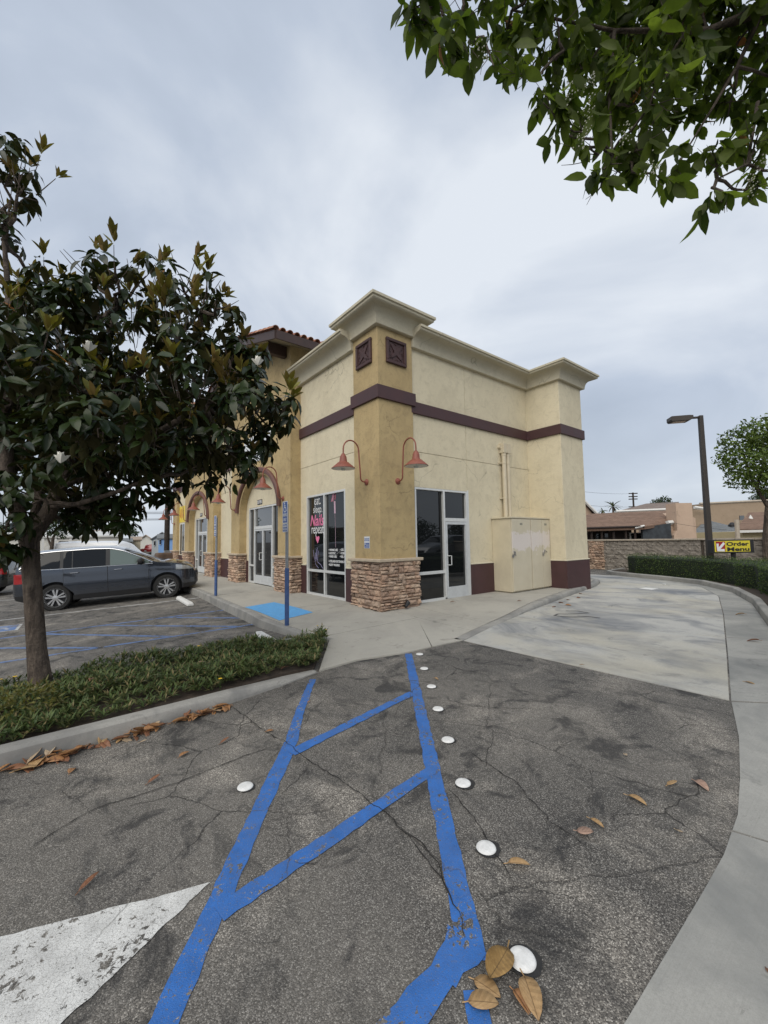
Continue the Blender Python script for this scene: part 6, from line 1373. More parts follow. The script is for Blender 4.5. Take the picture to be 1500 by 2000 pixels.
# ------------------------------------------------------------------ lamp post and order-menu sign
BRONZE = M_flat('post_bronze', (0.045, 0.038, 0.032), 0.5, metal=0.3, var=0.15, sc=2)
lb_ = W(1388, 1100, 14.6); lp = thing('street_lamp', 'tall dark square lamp post with a flat shoebox head behind the hedge', 'street lamp', (lb_.x, lb_.y, 0.05))
tp = W(1362, 806, 14.6); b0 = Vector((lb_.x, lb_.y, 0.05)); m_ = MB(); vs = []
for p, w in ((b0, 0.086), (Vector((b0.x, b0.y, tp.z)), 0.066)):
    for sx_, sy_ in ((-1, -1), (1, -1), (1, 1), (-1, 1)): q = Vector((sx_*0.72+sy_*0.69, sx_*-0.69+sy_*0.72, 0)); vs.append(p+q*w)
m_.add(vs, [(0, 1, 2, 3), (4, 5, 6, 7)]+[(i, (i+1) % 4, 4+(i+1) % 4, 4+i) for i in range(4)]); m_.build('post', BRONZE, lp, bevel=0.01)
MB().box(b0.x-0.17, b0.x+0.17, b0.y-0.17, b0.y+0.17, 0.05, 0.30).build('base_cover', BRONZE, lp, bevel=0.02)
dr = Vector((-rt.x, -rt.y, 0)).normalized(); dr = Matrix.Rotation(rad(-14), 3, 'Z') @ dr; tpv = Vector((b0.x, b0.y, tp.z-0.06)); sd_ = Vector((-dr.y, dr.x, 0)); m_ = MB(); m_.tube([tpv, tpv+dr*0.34], 0.045, 8); m_.build('arm', BRONZE, lp)
m_ = MB(); vs = []
for s_, h0, h1 in ((0.30, -0.06, 0.06), (0.42, -0.12, 0.075), (0.98, -0.12, 0.075), (1.02, -0.06, 0.06)):
    for e_, z in ((-0.2, h0), (-0.2, h1), (0.2, h1), (0.2, h0)): vs.append(tpv+dr*s_+sd_*e_+Vector((0, 0, z)))
m_.add(vs, [(i*4+j, i*4+(j+1) % 4, (i+1)*4+(j+1) % 4, (i+1)*4+j) for i in range(3) for j in range(4)]+[(0, 1, 2, 3), (12, 13, 14, 15)]); hd2 = m_.build('lamp_head', BRONZE, lp, bevel=0.01)
m_ = MB(); m_.prism([tpv+dr*0.50+sd_*-0.15+Vector((0, 0, -0.122)), tpv+dr*0.92+sd_*-0.15+Vector((0, 0, -0.122)), tpv+dr*0.92+sd_*0.15+Vector((0, 0, -0.122)), tpv+dr*0.50+sd_*0.15+Vector((0, 0, -0.122))], (0, 0, -0.006)); m_.build('lens', M_flat('lamp_lens', (0.25, 0.25, 0.24), 0.2), hd2)
SY = M_flat('sign_yellow', (0.58, 0.49, 0.035), 0.45, var=0.05, sc=3); SR = M_flat('sign_red', (0.30, 0.018, 0.015), 0.45, var=0.08)
so_ = W(1394, 1081, 13.6); se = W(1474, 1081, 13.75); r_ = Vector((se.x-so_.x, se.y-so_.y, 0)); wS = r_.length; r_.normalize(); zt = W(1394, 1054.5, 13.6).z; hS = zt-so_.z
os_ = thing('order_sign', 'yellow Order Menu sign with a white arrow on red, standing over the hedge', 'sign', (so_.x, so_.y, 0))
Mo = plane((so_.x, so_.y, so_.z), r_, (0, 0, 1)); m_ = MB(); pbox(m_, Mo, 0, 0, wS, hS, -0.22, 0); m_.build('sign_case', BLACK, os_, bevel=0.012)
wf = wS-0.15; m_ = MB(); rect(m_, Mo, 0.045, 0.045, wf, hS-0.04, 0.003); face = m_.build('sign_face', SY, os_)
m_ = MB(); rect(m_, Mo, 0.10, 0.06, 0.10+hS-0.12, hS-0.06, 0.006); m_.build('arrow_panel', SR, face)
q = hS-0.12; m_ = MB(); ox, oy = 0.10, 0.06
stroke(m_, Mo, [(ox+q*0.90, oy+q*0.86), (ox+q*0.24, oy+q*0.22)], 0.085, 0.010); stroke(m_, Mo, [(ox+q*0.16, oy+q*0.80), (ox+q*0.16, oy+q*0.13), (ox+q*0.90, oy+q*0.13)], 0.085, 0.011); m_.build('arrow', SWHITE, face)
tx = 0.10+q+0.05; text('lettering', 'Order', Mo @ Matrix.Translation((tx, hS*0.53, 0)), wf-tx-0.05, hS*0.30, BLACK, face, bold=0.03, lift=0.006); text('lettering', 'Menu', Mo @ Matrix.Translation((tx+0.02, hS*0.14, 0)), wf-tx-0.06, hS*0.30, BLACK, face, bold=0.03, lift=0.006)
pm = Mo @ Vector((wS*0.55, 0, -0.11)); MB().box(pm.x-0.06, pm.x+0.06, pm.y-0.06, pm.y+0.06, 0.0, so_.z+0.005).build('post', BLACK, os_)

# ------------------------------------------------------------------ houses beyond the wall
def M_shingle(name, a, b):
    t = NT(name); p = t.pos(); n_ = t.noise(t.mapv(p, (1.2, 1.2, 7)), 2.2, 6, 0.75); c = t.ramp(n_, [(0.32, a), (0.68, b)])
    st = t.noise(t.mapv(p, (0.5, 0.5, 26)), 1.0, 2); c = t.mix(t.rng(st, 0.5, 0.62, 0, 0.35), c, tuple(x*0.6 for x in a)); return t.pbr(c, 0.95, t.bump(n_, 0.6, 0.04))
SHB = M_shingle('brown_shingle', (0.115, 0.068, 0.045), (0.235, 0.150, 0.105)); SHG = M_shingle('grey_shingle', (0.10, 0.11, 0.115), (0.19, 0.20, 0.205)); SHT = M_shingle('mauve_tile', (0.13, 0.10, 0.085), (0.24, 0.195, 0.17))
PEACH = M_stucco('peach_stucco', (0.53, 0.395, 0.295), (0.49, 0.36, 0.27), (0.38, 0.29, 0.22), 0.2); TAN = M_stucco('tan_stucco', (0.36, 0.275, 0.195), (0.33, 0.25, 0.175), (0.27, 0.21, 0.15), 0.2); PALEY = M_stucco('pale_yellow_stucco', (0.52, 0.44, 0.26), (0.48, 0.40, 0.24), (0.4, 0.33, 0.2), 0.2)
DKW = M_flat('dark_timber', (0.030, 0.020, 0.017), 0.85, var=0.3, sc=2); DKV = M_flat('dark_blue_tarp', (0.035, 0.042, 0.048), 0.8, var=0.5, sc=3, bump=0.6, bsc=6); WTR = M_flat('white_trim', (0.62, 0.61, 0.58), 0.6, var=0.05)
def P2(u, v, D): return W(u, v, D)
def slab_quad(mb, q, th): 
    """thick roof plane from four corner points"""
    n_ = (q[1]-q[0]).cross(q[3]-q[0]).normalized(); n_ = n_ if n_.z > 0 else -n_; mb.prism(q, n_*-th)
def drop(p, z): return Vector((p.x, p.y, z))
ph = thing('house', 'peach house with a brown shingle roof and a broad chimney beyond the block wall', 'house', W(1250, 1060, 29))
e0, e1 = P2(1100, 1033, 27), P2(1258, 1028, 27); r0, r1 = P2(1150, 1003.5, 31), P2(1333, 995.5, 31); e2 = P2(1312, 1020, 28.2)
m_ = MB(); slab_quad(m_, [e0, e1, r1, r0], 0.22); m_.prism([e1, e2, r1], (0, 0, -0.2)); m_.build('roof', SHB, ph)
m_ = MB(); i0, i1 = e0+fw*1.4, e1+fw*1.4; m_.prism([drop(i0, 0), drop(i1, 0), drop(i1, i1.z+0.25), drop(i0, i0.z+0.25)], Vector((fw.x, fw.y, 0))*0.3); m_.build('porch_wall', DKW, ph)
for u in (1155, 1175, 1198, 1222, 1240): p = P2(u, 1034, 27.3); MB().box(p.x-0.05, p.x+0.05, p.y-0.05, p.y+0.05, 0, p.z).build('porch_post', DKW, ph)
for u0, u1 in ((1162, 1176), (1180, 1188), (1230, 1254)):
    a, b = P2(u0, 1043, 28.2), P2(u1, 1043, 28.2); m_ = MB(); d_ = Vector((fw.x, fw.y, 0))
    fr_ = m_.prism([drop(a, a.z-0.6), drop(b, b.z-0.6), drop(b, b.z+0.1), drop(a, a.z+0.1)], d_*0.1).build('window', WTR if u0 > 1200 else DKW, ph); m_ = MB(); s_ = (b-a)*0.1; m_.prism([drop(a+s_, a.z-0.53), drop(b-s_, b.z-0.53), drop(b-s_, b.z+0.03), drop(a+s_, a.z+0.03)], d_*-0.02); m_.build('pane', GLASS, fr_)
m_ = MB(); a, b = P2(1256, 1052, 27.2), P2(1312, 1052, 27.6); m_.prism([drop(a, 0), drop(b, 0), drop(b, P2(1312, 1022, 27.6).z), drop(a, P2(1256, 1030, 27.2).z)], Vector((fw.x, fw.y, 0))*0.2); m_.build('side_cover', DKV, ph)
a, b = P2(1310, 1052, 28), P2(1361, 1052, 28.3); m_ = MB(); m_.prism([drop(a, 0), drop(b, 0), drop(b, P2(1358, 1012, 28.3).z), drop(P2(1332, 1000, 28.2), P2(1332, 999, 28.2).z), drop(a, P2(1312, 1021, 28).z)], Vector((fw.x, fw.y, 0))*3.5); m_.build('wall', PEACH, ph)
a, b = P2(1324, 1052, 27.6), P2(1356, 1052, 27.7); m_ = MB(); zt_ = P2(1324, 982, 27.6).z
a2, b2 = P2(1317, 1052, 27.6), P2(1361, 1052, 27.7)
m_.prism([drop(a2, 0), drop(b2, 0), drop(b2, P2(1361, 1045, 27.6).z), drop(b, P2(1356, 1036, 27.6).z), drop(b, zt_), drop(a, zt_), drop(a, P2(1320, 1036, 27.6).z), drop(a2, P2(1320, 1045, 27.6).z)], Vector((fw.x, fw.y, 0))*1.0); m_.build('chimney', PEACH, ph)
m_ = MB(); m_.tube([e0, e1], 0.07, 5); m_.tube([e2, r1], 0.09, 5); m_.build('roof_edge', DKW, ph); a = P2(1303, 1021, 27.9); MB().tube([a, P2(1313, 1020, 28)], 0.16, 5).build('rafter_tail', WTR, ph); MB().tube([P2(1240, 1031, 27), P2(1258, 1027, 27)], 0.08, 5).build('rafter_tail', WTR, ph)
m_ = MB(); a, b, c, d_ = P2(1203, 999, 36), P2(1326, 994, 36), P2(1326, 980, 39), P2(1262, 983.5, 39); slab_quad(m_, [a, b, c, d_], 0.2); m_.build('upper_roof', SHT, ph); m_ = MB(); m_.tube([a, b], 0.12, 5); m_.tube([P2(1356, 991, 36), P2(1385, 995, 36)], 0.14, 5); m_.build('upper_fascia', WTR, ph)
a, b = P2(1205, 1010, 36.6), P2(1385, 1010, 36.6); m_ = MB(); m_.prism([drop(a, 0), drop(b, 0), drop(b, P2(1385, 996, 36.6).z), drop(a, P2(1205, 1000, 36.6).z)], Vector((fw.x, fw.y, 0))*3); m_.build('upper_wall', TAN, ph)
gh = thing('house', 'white-trimmed gable end of a house peeping out beside the shop building', 'house', W(1150, 1040, 40)); m_ = MB()
a, b, c = P2(1110, 1060, 40), P2(1162, 1060, 40), P2(1138, 980, 40); m_.prism([drop(a, 0), drop(b, 0), drop(b, P2(1162, 1006, 40).z), c, drop(a, P2(1110, 1006, 40).z)], Vector((fw.x, fw.y, 0))*6); m_.build('wall', PEACH, gh)
m_ = MB(); m_.tube([c+Vector((0, 0, 0.1))-fw*0.3, P2(1166, 1006, 40)-fw*0.3], 0.13, 5); m_.build('roof_edge', WTR, gh); m_ = MB(); slab_quad(m_, [c-fw*0.2, P2(1167, 1005, 40)-fw*0.2, P2(1167, 1005, 47), c+fw*7], 0.12); m_.build('roof', SHB, gh)
tb_ = thing('warehouse', 'big plain tan stucco building with a flat roofline far behind the houses', 'building', W(1430, 1030, 60)); a, b = P2(1372, 1060, 60), P2(1620, 1060, 62); m_ = MB(); m_.prism([drop(a, 0), drop(b, 0), drop(b, P2(1620, 972, 62).z), drop(a, P2(1372, 984, 60).z)], Vector((fw.x, fw.y, 0))*15); m_.build('wall', TAN, tb_); m_ = MB(); m_.tube([drop(a, P2(1372, 984, 60).z+0.05), drop(b, P2(1620, 972, 62).z+0.05)], 0.18, 5); m_.build('parapet_cap', CAPW, tb_)
a, b = P2(1444, 1016, 59.9), P2(1453, 1016, 59.9); m_ = MB(); m_.prism([a, b, drop(b, P2(1453, 1007, 59.9).z), drop(a, P2(1444, 1007, 59.9).z)], Vector((fw.x, fw.y, 0))*-0.1); m_.build('window', GLASS2, tb_)
g2 = thing('house', 'low house with a grey shingle roof between the lamp post and the brown-roofed house', 'house', W(1400, 1050, 36)); m_ = MB(); slab_quad(m_, [P2(1352, 1041, 34), P2(1450, 1038, 34), P2(1432, 1028, 38), P2(1378, 1015, 38)], 0.2); m_.build('roof', SHG, g2)
a, b = P2(1354, 1055, 34.6), P2(1448, 1055, 34.6); m_ = MB(); m_.prism([drop(a, 0), drop(b, 0), drop(b, P2(1448, 1041, 34.6).z), drop(a, P2(1354, 1043, 34.6).z)], Vector((fw.x, fw.y, 0))*5); m_.build('wall', PALEY, g2); m_ = MB(); m_.tube([P2(1352, 1042, 34), P2(1450, 1039, 34)], 0.07, 5); m_.build('fascia', WTR, g2)
m_ = MB(); p = P2(1430, 1027, 36); m_.lathe([(0.28, -0.1), (0.28, 0.1), (0.1, 0.3), (0, 0.32)], p, 12); m_.build('roof_vent', BLACK, g2)
g3 = thing('house', 'small house with a brown shingle roof and white fascia at the right, under the tree', 'house', W(1475, 1040, 30)); m_ = MB(); slab_quad(m_, [P2(1437, 1034, 28), P2(1600, 1030, 28), P2(1600, 996, 32), P2(1462, 1001, 32)], 0.2); m_.build('roof', SHB, g3); m_ = MB(); a, b = P2(1437, 1036, 28), P2(1600, 1032, 28); m_.prism([a, b, b-Vector((0, 0, 0.16)), a-Vector((0, 0, 0.16))], -fw*0.05); m_.build('fascia', WTR, g3)
a, b = P2(1452, 1055, 28.6), P2(1600, 1055, 28.6); m_ = MB(); m_.prism([drop(a, 0), drop(b, 0), drop(b, P2(1600, 1034, 28.6).z), drop(a, P2(1452, 1038, 28.6).z)], Vector((fw.x, fw.y, 0))*5); m_.build('wall', PALEY, g3)
m_ = MB(); p = P2(1466, 1010, 30.5); m_.lathe([(0.16, -0.15), (0.02, 0.16), (0, 0.16)], p, 10); m_.build('roof_vent', WTR, g3); m_ = MB(); p = P2(1440, 1036, 27); m_.tube([drop(p, 0), drop(p, P2(1440, 1015, 27).z)], 0.13, 8); m_.build('flue', CAPW, g3)

# ------------------------------------------------------------------ small distant trees, palms, poles
def M_far(name, a, b): return M_leaf(name, a, b, tuple(x*0.8 for x in b), 0.6, 0.1)
FAR1 = M_far('far_leaf', (0.022, 0.040, 0.020), (0.060, 0.085, 0.042)); LIME = M_far('fresh_leaf', (0.040, 0.075, 0.012), (0.115, 0.165, 0.030)); PALMG = M_far('palm_leaf', (0.045, 0.065, 0.025), (0.11, 0.13, 0.06))
def blob_tree(name, label, blobs, trunk, mat, leaf, dens_, group=None, cat='tree', base=None):
    b0 = trunk[0][0][0]; t_ = thing(name, label, cat, (b0[0], b0[1], b0[2]), group); m_ = MB()
    for pts, r in trunk: m_.tube(pts, r, 8)
    m_.build('trunk', BARK2, t_, smooth=True); T_, N_ = [], []
    for c, r in blobs:
        k = int(dens_*r*r); u_ = rand_unit(k); T_.append(np.array(c[:])+u_*r*(0.45+0.55*NP.rand(k, 1)**0.6)*np.array([1, 1, 0.8])); N_.append(u_+NP.normal(size=(k, 3))*0.5+np.array([0, 0, 0.4]))
    T_ = np.concatenate(T_); N_ = np.concatenate(N_); k = len(T_)
    o = link('crown', scatter_mesh('crown', *leaf_template(0.5, 0.2, 0.15, 2), frames(rand_unit(k), N_, NP.uniform(leaf*0.7, leaf*1.3, k)), T_, mat, NP.rand(k), ORG[t_.name][:]), t_); tag(o, kind='stuff'); return t_
Dr = 15.2
rtb = [(1440, 862, 34), (1475, 842, 34), (1505, 850, 45), (1420, 895, 25), (1460, 905, 42), (1500, 900, 50), (1445, 935, 26), (1480, 945, 28), (1540, 880, 70), (1560, 820, 55), (1520, 940, 40)]
blob_tree('street_tree', 'slender tree with a bright green crown at the right edge above the menu sign', [(W(u, v, Dr+random.uniform(-0.5, 0.5)), r*Dr/FPX) for u, v, r in rtb],
    [([drop(W(1497, 1100, Dr), 0.0), W(1496, 1050, Dr), W(1500, 990, Dr)], [0.13, 0.105, 0.09]), ([W(1500, 990, Dr), W(1482, 960, Dr), W(1465, 930, Dr), W(1450, 880, Dr)], [0.075, 0.06, 0.045, 0.03]), ([W(1500, 992, Dr), W(1520, 930, Dr), W(1535, 880, Dr)], [0.08, 0.06, 0.03]), ([W(1478, 955, Dr), W(1492, 900, Dr), W(1490, 860, Dr)], [0.05, 0.035, 0.02])], LIME, 0.135, 1050)
for i, (u, v, h, D, lb) in enumerate(((1177, 998, 12, 62, 'shorter palm tree showing over the brown roof, left of the pair'), (1197, 990, 18, 62, 'taller palm tree showing over the brown roof, right of the pair'))):
    c = W(u, v, D); t_ = thing('palm_tree', lb, 'palm tree', (c.x, c.y, 0), 'palm trees beyond the brown roof'); MB().tube([(c.x, c.y, -0.2), (c.x+0.1, c.y, c.z*0.6), c], [0.22, 0.17, 0.14], 8).build('trunk', BARK2, t_)
    T_, D_, N_ = [], [], []; L = h*D/FPX
    for k in range(22):
        a0 = k*2.4; el = NP.uniform(-0.4, 1.1); dv_ = np.array([math.cos(a0)*math.cos(el), math.sin(a0)*math.cos(el), math.sin(el)]); T_.append(np.array(c[:])); D_.append(dv_); N_.append(np.array([0, 0, 1.0])+0.1*NP.normal(size=3))
    tv, tf = leaf_template(0.16, 0.2, 0.45, 5); o = link('fronds', scatter_mesh('fronds', tv, tf, frames(np.array(D_), np.array(N_), np.full(22, L)), np.array(T_), PALMG, NP.rand(22), ORG[t_.name][:]), t_)
blob_tree('dark_tree', 'dark bushy treetop just above the ridge of the peach house', [(W(1283, 985, 70), 1.1), (W(1296, 980, 70), 1.2), (W(1304, 985, 70), 0.8)], [([drop(W(1292, 990, 70), 0), W(1292, 985, 70)], [0.3, 0.15])], FAR1, 0.35, 260)
blob_tree('dark_tree', 'low dark treetops over the tan building near the right edge', [(W(1480, 975, 80), 1.4), (W(1500, 968, 80), 2.0), (W(1520, 968, 80), 2.2)], [([drop(W(1500, 980, 80), 0), W(1500, 975, 80)], [0.3, 0.15])], FAR1, 0.4, 200)
WOOD = M_bark('pole_wood', (0.060, 0.048, 0.040), (0.028, 0.023, 0.020)); WIRE = M_flat('wire', (0.03, 0.03, 0.032), 0.6)
pd = 80; up_ = thing('utility_pole', 'distant utility pole with crossarms above the brown roof', 'utility pole', drop(W(1236, 1000, pd), 0)); t0 = W(1236, 962, pd); MB().tube([drop(t0, 0), t0], 0.17, 8).build('pole', WOOD, up_)
for dv in (2, 8, 13, 28): a = W(1228, 962+dv, pd); b = W(1245, 961.5+dv, pd); MB().tube([a, b], 0.10, 6).build('crossarm', WOOD, up_)
def wire(a, b, sag, r, lb):
    a, b = Vector(a), Vector(b); t_ = tag(MB().tube([a+(b-a)*(i/14)+Vector((0, 0, -4*sag*(i/14)*(1-i/14))) for i in range(15)], r, 5).build('power_line', WIRE), lb, 'power line', 'overhead power lines'); return t_
wire(W(1060, 950, 40), W(1231, 964, pd), 0.3, 0.016, 'upper power line running to the distant pole over the brown roof'); wire(W(1060, 975, 40), W(1231, 990, pd), 0.3, 0.016, 'lower power line running to the distant pole over the brown roof')
wire(W(1313, 1021, 27), W(1420, 1035, 27), 0.05, 0.010, 'thin service wire drooping from the peach house past the lamp post')
# left: tall wooden pole with wires
pd = 27; pole = thing('utility_pole', 'tall dark wooden utility pole left of the far end of the shops', 'utility pole', drop(W(325, 1100, pd), -0.3)); MB().tube([drop(W(325, 1100, pd), -0.3), drop(W(325, 1100, pd), W(325, 700, pd).z)], [0.18, 0.13], 10).build('pole', WOOD, pole, smooth=True)
pz = drop(W(325, 1100, pd), 0); a = pz-rt*1.0; b = pz+rt*1.0
for z in (11.6, 10.6): MB().tube([Vector((a.x, a.y, z)), Vector((b.x, b.y, z))], 0.07, 6).build('crossarm', WOOD, pole)
mz = MB()
for k in range(40): z = W(325, 1010, pd).z+k*0.09; mz.tube([Vector((pz.x, pz.y, z))+rt*0.15, Vector((pz.x, pz.y, z))+rt*0.26], 0.018, 4)
mz.build('pole_steps', WOOD, pole)
MB().box(pz.x-0.2, pz.x+0.12, pz.y-0.45, pz.y-0.15, -0.3, 1.15).build('meter_box', GALV, pole)
for v0, v1, lb in ((997, 1000, 'topmost black overhead wire left of the wooden pole'), (999, 1003, 'second black overhead wire from the top left of the wooden pole'), (1011, 1013, 'third black overhead wire from the top left of the wooden pole'), (1013, 1015, 'lowest black overhead wire left of the wooden pole')):
    wire(W(100, v0-2, 42), W(335, v1, 28), 0.12, 0.017, lb)
bk = thing('planter_block', 'low brown masonry block at the foot of the wooden utility pole', 'masonry block', drop(W(327, 1100, 25), -0.3)); m_ = MB(); p = drop(W(327, 1100, 25), 0); m_.box(p.x-0.65, p.x+0.65, p.y-0.5, p.y+0.5, -0.4, 1.05); m_.build('block', M_flat('brown_block', (0.10, 0.068, 0.050), 0.95, var=0.35, sc=3, bump=0.5, bsc=6), bk, bevel=0.12, seg=3)

# ------------------------------------------------------------------ mobile homes and houses at the left
def M_sid(name, c): return M_flat(name, c, 0.6, var=0.05, sc=1)
def home(label, u0, u1, vb, vw, vr, D, wallc, roofc, depth=6, gable=False, name='house', windows=(), door=None, group=None):
    t_ = thing(name, label, 'house', drop(W((u0+u1)/2, vb, D), -0.3), group); a, b = W(u0, vb, D), W(u1, vb, D); zw, zr = W(u0, vw, D).z, W((u0+u1)/2, vr, D+depth/2).z; dd = ((a+b)/2-CAM); dd = Vector((dd.x, dd.y, 0)).normalized()*depth
    m_ = MB()
    if gable: mid_ = (a+b)/2; zr = W((u0+u1)/2, vr, D).z; m_.prism([drop(a, -0.4), drop(b, -0.4), drop(b, zw), drop(mid_, zr), drop(a, zw)], dd)
    else: m_.prism([drop(a, -0.4), drop(b, -0.4), drop(b, zw), drop(a, zw)], dd)
    wl = m_.build('wall', wallc, t_); m_ = MB(); ex = (b-a).normalized()*0.25
    if gable:
        for e_, s_ in ((a, -1), (b, 1)): slab_quad(m_, [drop(e_+ex*s_, zw-0.08)-dd*0.04, drop(mid_, zr+0.1)-dd*0.04, drop(mid_, zr+0.1)+dd*1.03, drop(e_+ex*s_, zw-0.08)+dd*1.03], 0.14)
    else:
        f0, f1 = drop(a-ex, zw)-dd*0.05, drop(b+ex, zw)-dd*0.05; k0, k1 = drop(a-ex, zr)+dd*0.5, drop(b+ex, zr)+dd*0.5; slab_quad(m_, [f0, f1, k1, k0], 0.14); slab_quad(m_, [k0, k1, drop(b+ex, zw)+dd*1.05, drop(a-ex, zw)+dd*1.05], 0.14)
    m_.build('roof', roofc, t_)
    for wu0, wu1, wv0, wv1 in windows:
        c, d = W(wu0, wv1, D), W(wu1, wv1, D); z1 = W(wu0, wv0, D).z; m_ = MB(); off = -dd.normalized()*0.06; m_.prism([c+off, d+off, drop(d+off, z1), drop(c+off, z1)], dd.normalized()*0.1); w_ = m_.build('window', WTR, t_); s_ = (d-c)*0.08; m_ = MB(); m_.prism([c+off*1.5+s_+Vector((0, 0, 0.06)), d+off*1.5-s_+Vector((0, 0, 0.06)), drop(d+off*1.5-s_, z1-0.06), drop(c+off*1.5+s_, z1-0.06)], dd.normalized()*0.02); m_.build('pane', GLASS, w_)
    return t_
WSID = M_sid('white_siding', (0.52, 0.51, 0.47)); CSID = M_sid('cream_siding', (0.50, 0.44, 0.33)); GSID = M_sid('grey_siding', (0.34, 0.37, 0.39)); BSID = M_sid('blue_siding', (0.16, 0.30, 0.56)); WROOF = M_flat('metal_roof_white', (0.50, 0.50, 0.48), 0.6, var=0.1, sc=1); TROOF = M_flat('tan_roof', (0.28, 0.22, 0.17), 0.9, var=0.2)
mh = home('long white mobile home with a pale metal roof behind the van', -30, 232, 1085, 1050, 1039, 38, WSID, WROOF, 7, windows=((112, 135, 1056, 1070), (150, 175, 1056, 1070)))
m_ = MB(); a0, b0_ = W(85, 1082, 37.6), W(136, 1082, 37.6); zt_, zb_ = W(85, 1067, 37.6).z, W(85, 1080, 37.6).z; d_ = (b0_-a0)
for k in range(22):
    for s_ in (0, 1):
        p = a0+d_*(k/22); q = a0+d_*(min(1, (k+2)/22)); m_.tube([drop(p, zb_ if s_ else zt_), drop(q, zt_ if s_ else zb_)], 0.018, 4)
m_.build('lattice', WTR, mh)
for u in (83, 108, 137): p = W(u, 1080, 37.5); MB().box(p.x-0.09, p.x+0.09, p.y-0.09, p.y+0.09, -0.4, W(u, 1052, 37.5).z).build('porch_post', WTR, mh)
home('small cream house with a tan roof left of the red pickup', 254, 274, 1080, 1054, 1048, 62, CSID, TROOF, 6); home('white mobile home behind the red pickup', 272, 296, 1078, 1053, 1045, 74, WSID, TROOF, 8, True)
home('grey gabled house behind the blue house', 296, 336, 1080, 1052, 1040, 56, GSID, SHG, 8, True, windows=((300, 303, 1056, 1066),)); home('bright blue house with a grey roof by the wooden pole', 309, 345, 1085, 1051, 1043, 50, BSID, SHG, 5, windows=((311, 314, 1053, 1064),))
home('pale low house between the van and the cream house', 232, 256, 1078, 1058, 1051, 58, WSID, SHG, 6)
home('mobile home with a tan roof behind the long white one', 130, 222, 1070, 1042, 1036, 52, CSID, TROOF, 6)
for i, (bl, lb) in enumerate((([(215, 1035, 14), (232, 1028, 16), (250, 1035, 12), (262, 1042, 8)], 'far dark green treetop just above the white van roof'), ([(150, 1030, 14), (172, 1034, 12), (130, 1034, 12)], 'far dark treetops seen under the magnolia boughs'), ([(60, 1030, 18), (30, 1035, 20), (0, 1040, 24)], 'far dark trees at the left edge behind the magnolia trunk'))):
    D = 95; blob_tree('distant_tree', lb, [(W(u, v, D), r*D/FPX) for u, v, r in bl], [([drop(W(bl[1][0], 1050, D), -0.3), W(bl[1][0], bl[1][1], D)], [0.5, 0.2])], FAR1, 0.55, 130, 'far trees beyond the houses')
D = 24; blob_tree('young_tree', 'slim young tree seen past the magnolia trunk by the mobile home', [(W(u, v, D), r*D/FPX) for u, v, r in ((98, 1035, 16), (115, 1022, 18), (120, 1040, 14), (135, 1025, 14), (105, 1010, 16))], [([drop(W(100, 1090, D), -0.3), W(101, 1070, D), W(104, 1050, D), W(115, 1028, D)], [0.12, 0.10, 0.07, 0.03]), ([W(101, 1070, D), W(93, 1050, D), W(92, 1035, D)], [0.06, 0.045, 0.02])], FAR1, 0.16, 900)
sl2 = W(232, 1066, 70); s_ = thing('far_street_lamp', 'tiny grey street lamp in front of the far dark trees', 'street lamp', drop(sl2, -0.3)); tz_ = W(232, 1034, 70); m_ = MB(); m_.tube([drop(sl2, -0.3), tz_, tz_+rt*0.9+Vector((0, 0, 0.35))], 0.07, 6); m_.build('post', GALV, s_); m_ = MB(); m_.lathe([(0.3, -0.1), (0.32, 0.1), (0.1, 0.2), (0, 0.2)], tz_, 8); m_.build('lamp_head', GALV, s_)

# behind the camera, only as mirrored in the shop glass
home_b = thing('low_building', 'low beige building across the lot, seen only mirrored in the shop glass', 'building', (-44, 50, -0.35)); MB().box(-50, -44, 20, 110, -0.4, 4.2).build('wall', TAN, home_b); MB().box(-51, -43.4, 19, 111, 4.2, 4.6).build('roof', SHB, home_b)
for x, y, r, lb in ((17.5, -17.5, 1.9, 'round tree across the drive, mirrored in the tall side window'), (24.0, -18.5, 1.9, 'round tree across the drive, mirrored above the side door'), (-24, 44, 3.0, 'tree across the lot, mirrored in the salon window'), (31, -22, 2.6, 'larger tree across the drive beyond the silver SUV, mirrored')):
    blob_tree('round_tree', lb, [((x, y, 1.9), r*0.72), ((x+0.8, y+0.4, 2.2), r*0.6), ((x-0.8, y-0.2, 2.1), r*0.6), ((x, y, 2.7), r*0.5)], [([(x, y, -0.3), (x, y, 2)], [0.14, 0.09])], FAR1, 0.2, 420, 'trees mirrored in the shop glass')
for x, y, lb in ((19.0, -19.5, 'thicker dark pole across the drive, mirrored in the wide side pane'), (27.0, -24, 'thinner dark pole across the drive, mirrored nearer the side door')): tag(MB().tube([(x, y, -0.2), (x, y, 11.5)], [0.17, 0.12], 8).build('utility_pole', WOOD), lb, 'utility pole')
hb3 = thing('low_hedge', 'low hedge across the drive, mirrored in the side shopfront', 'hedge', (15, -10.4, 0)); MB().box(7, 24, -10.8, -10.0, 0, 0.80).build('core', HEDC, hb3, bevel=0.1)

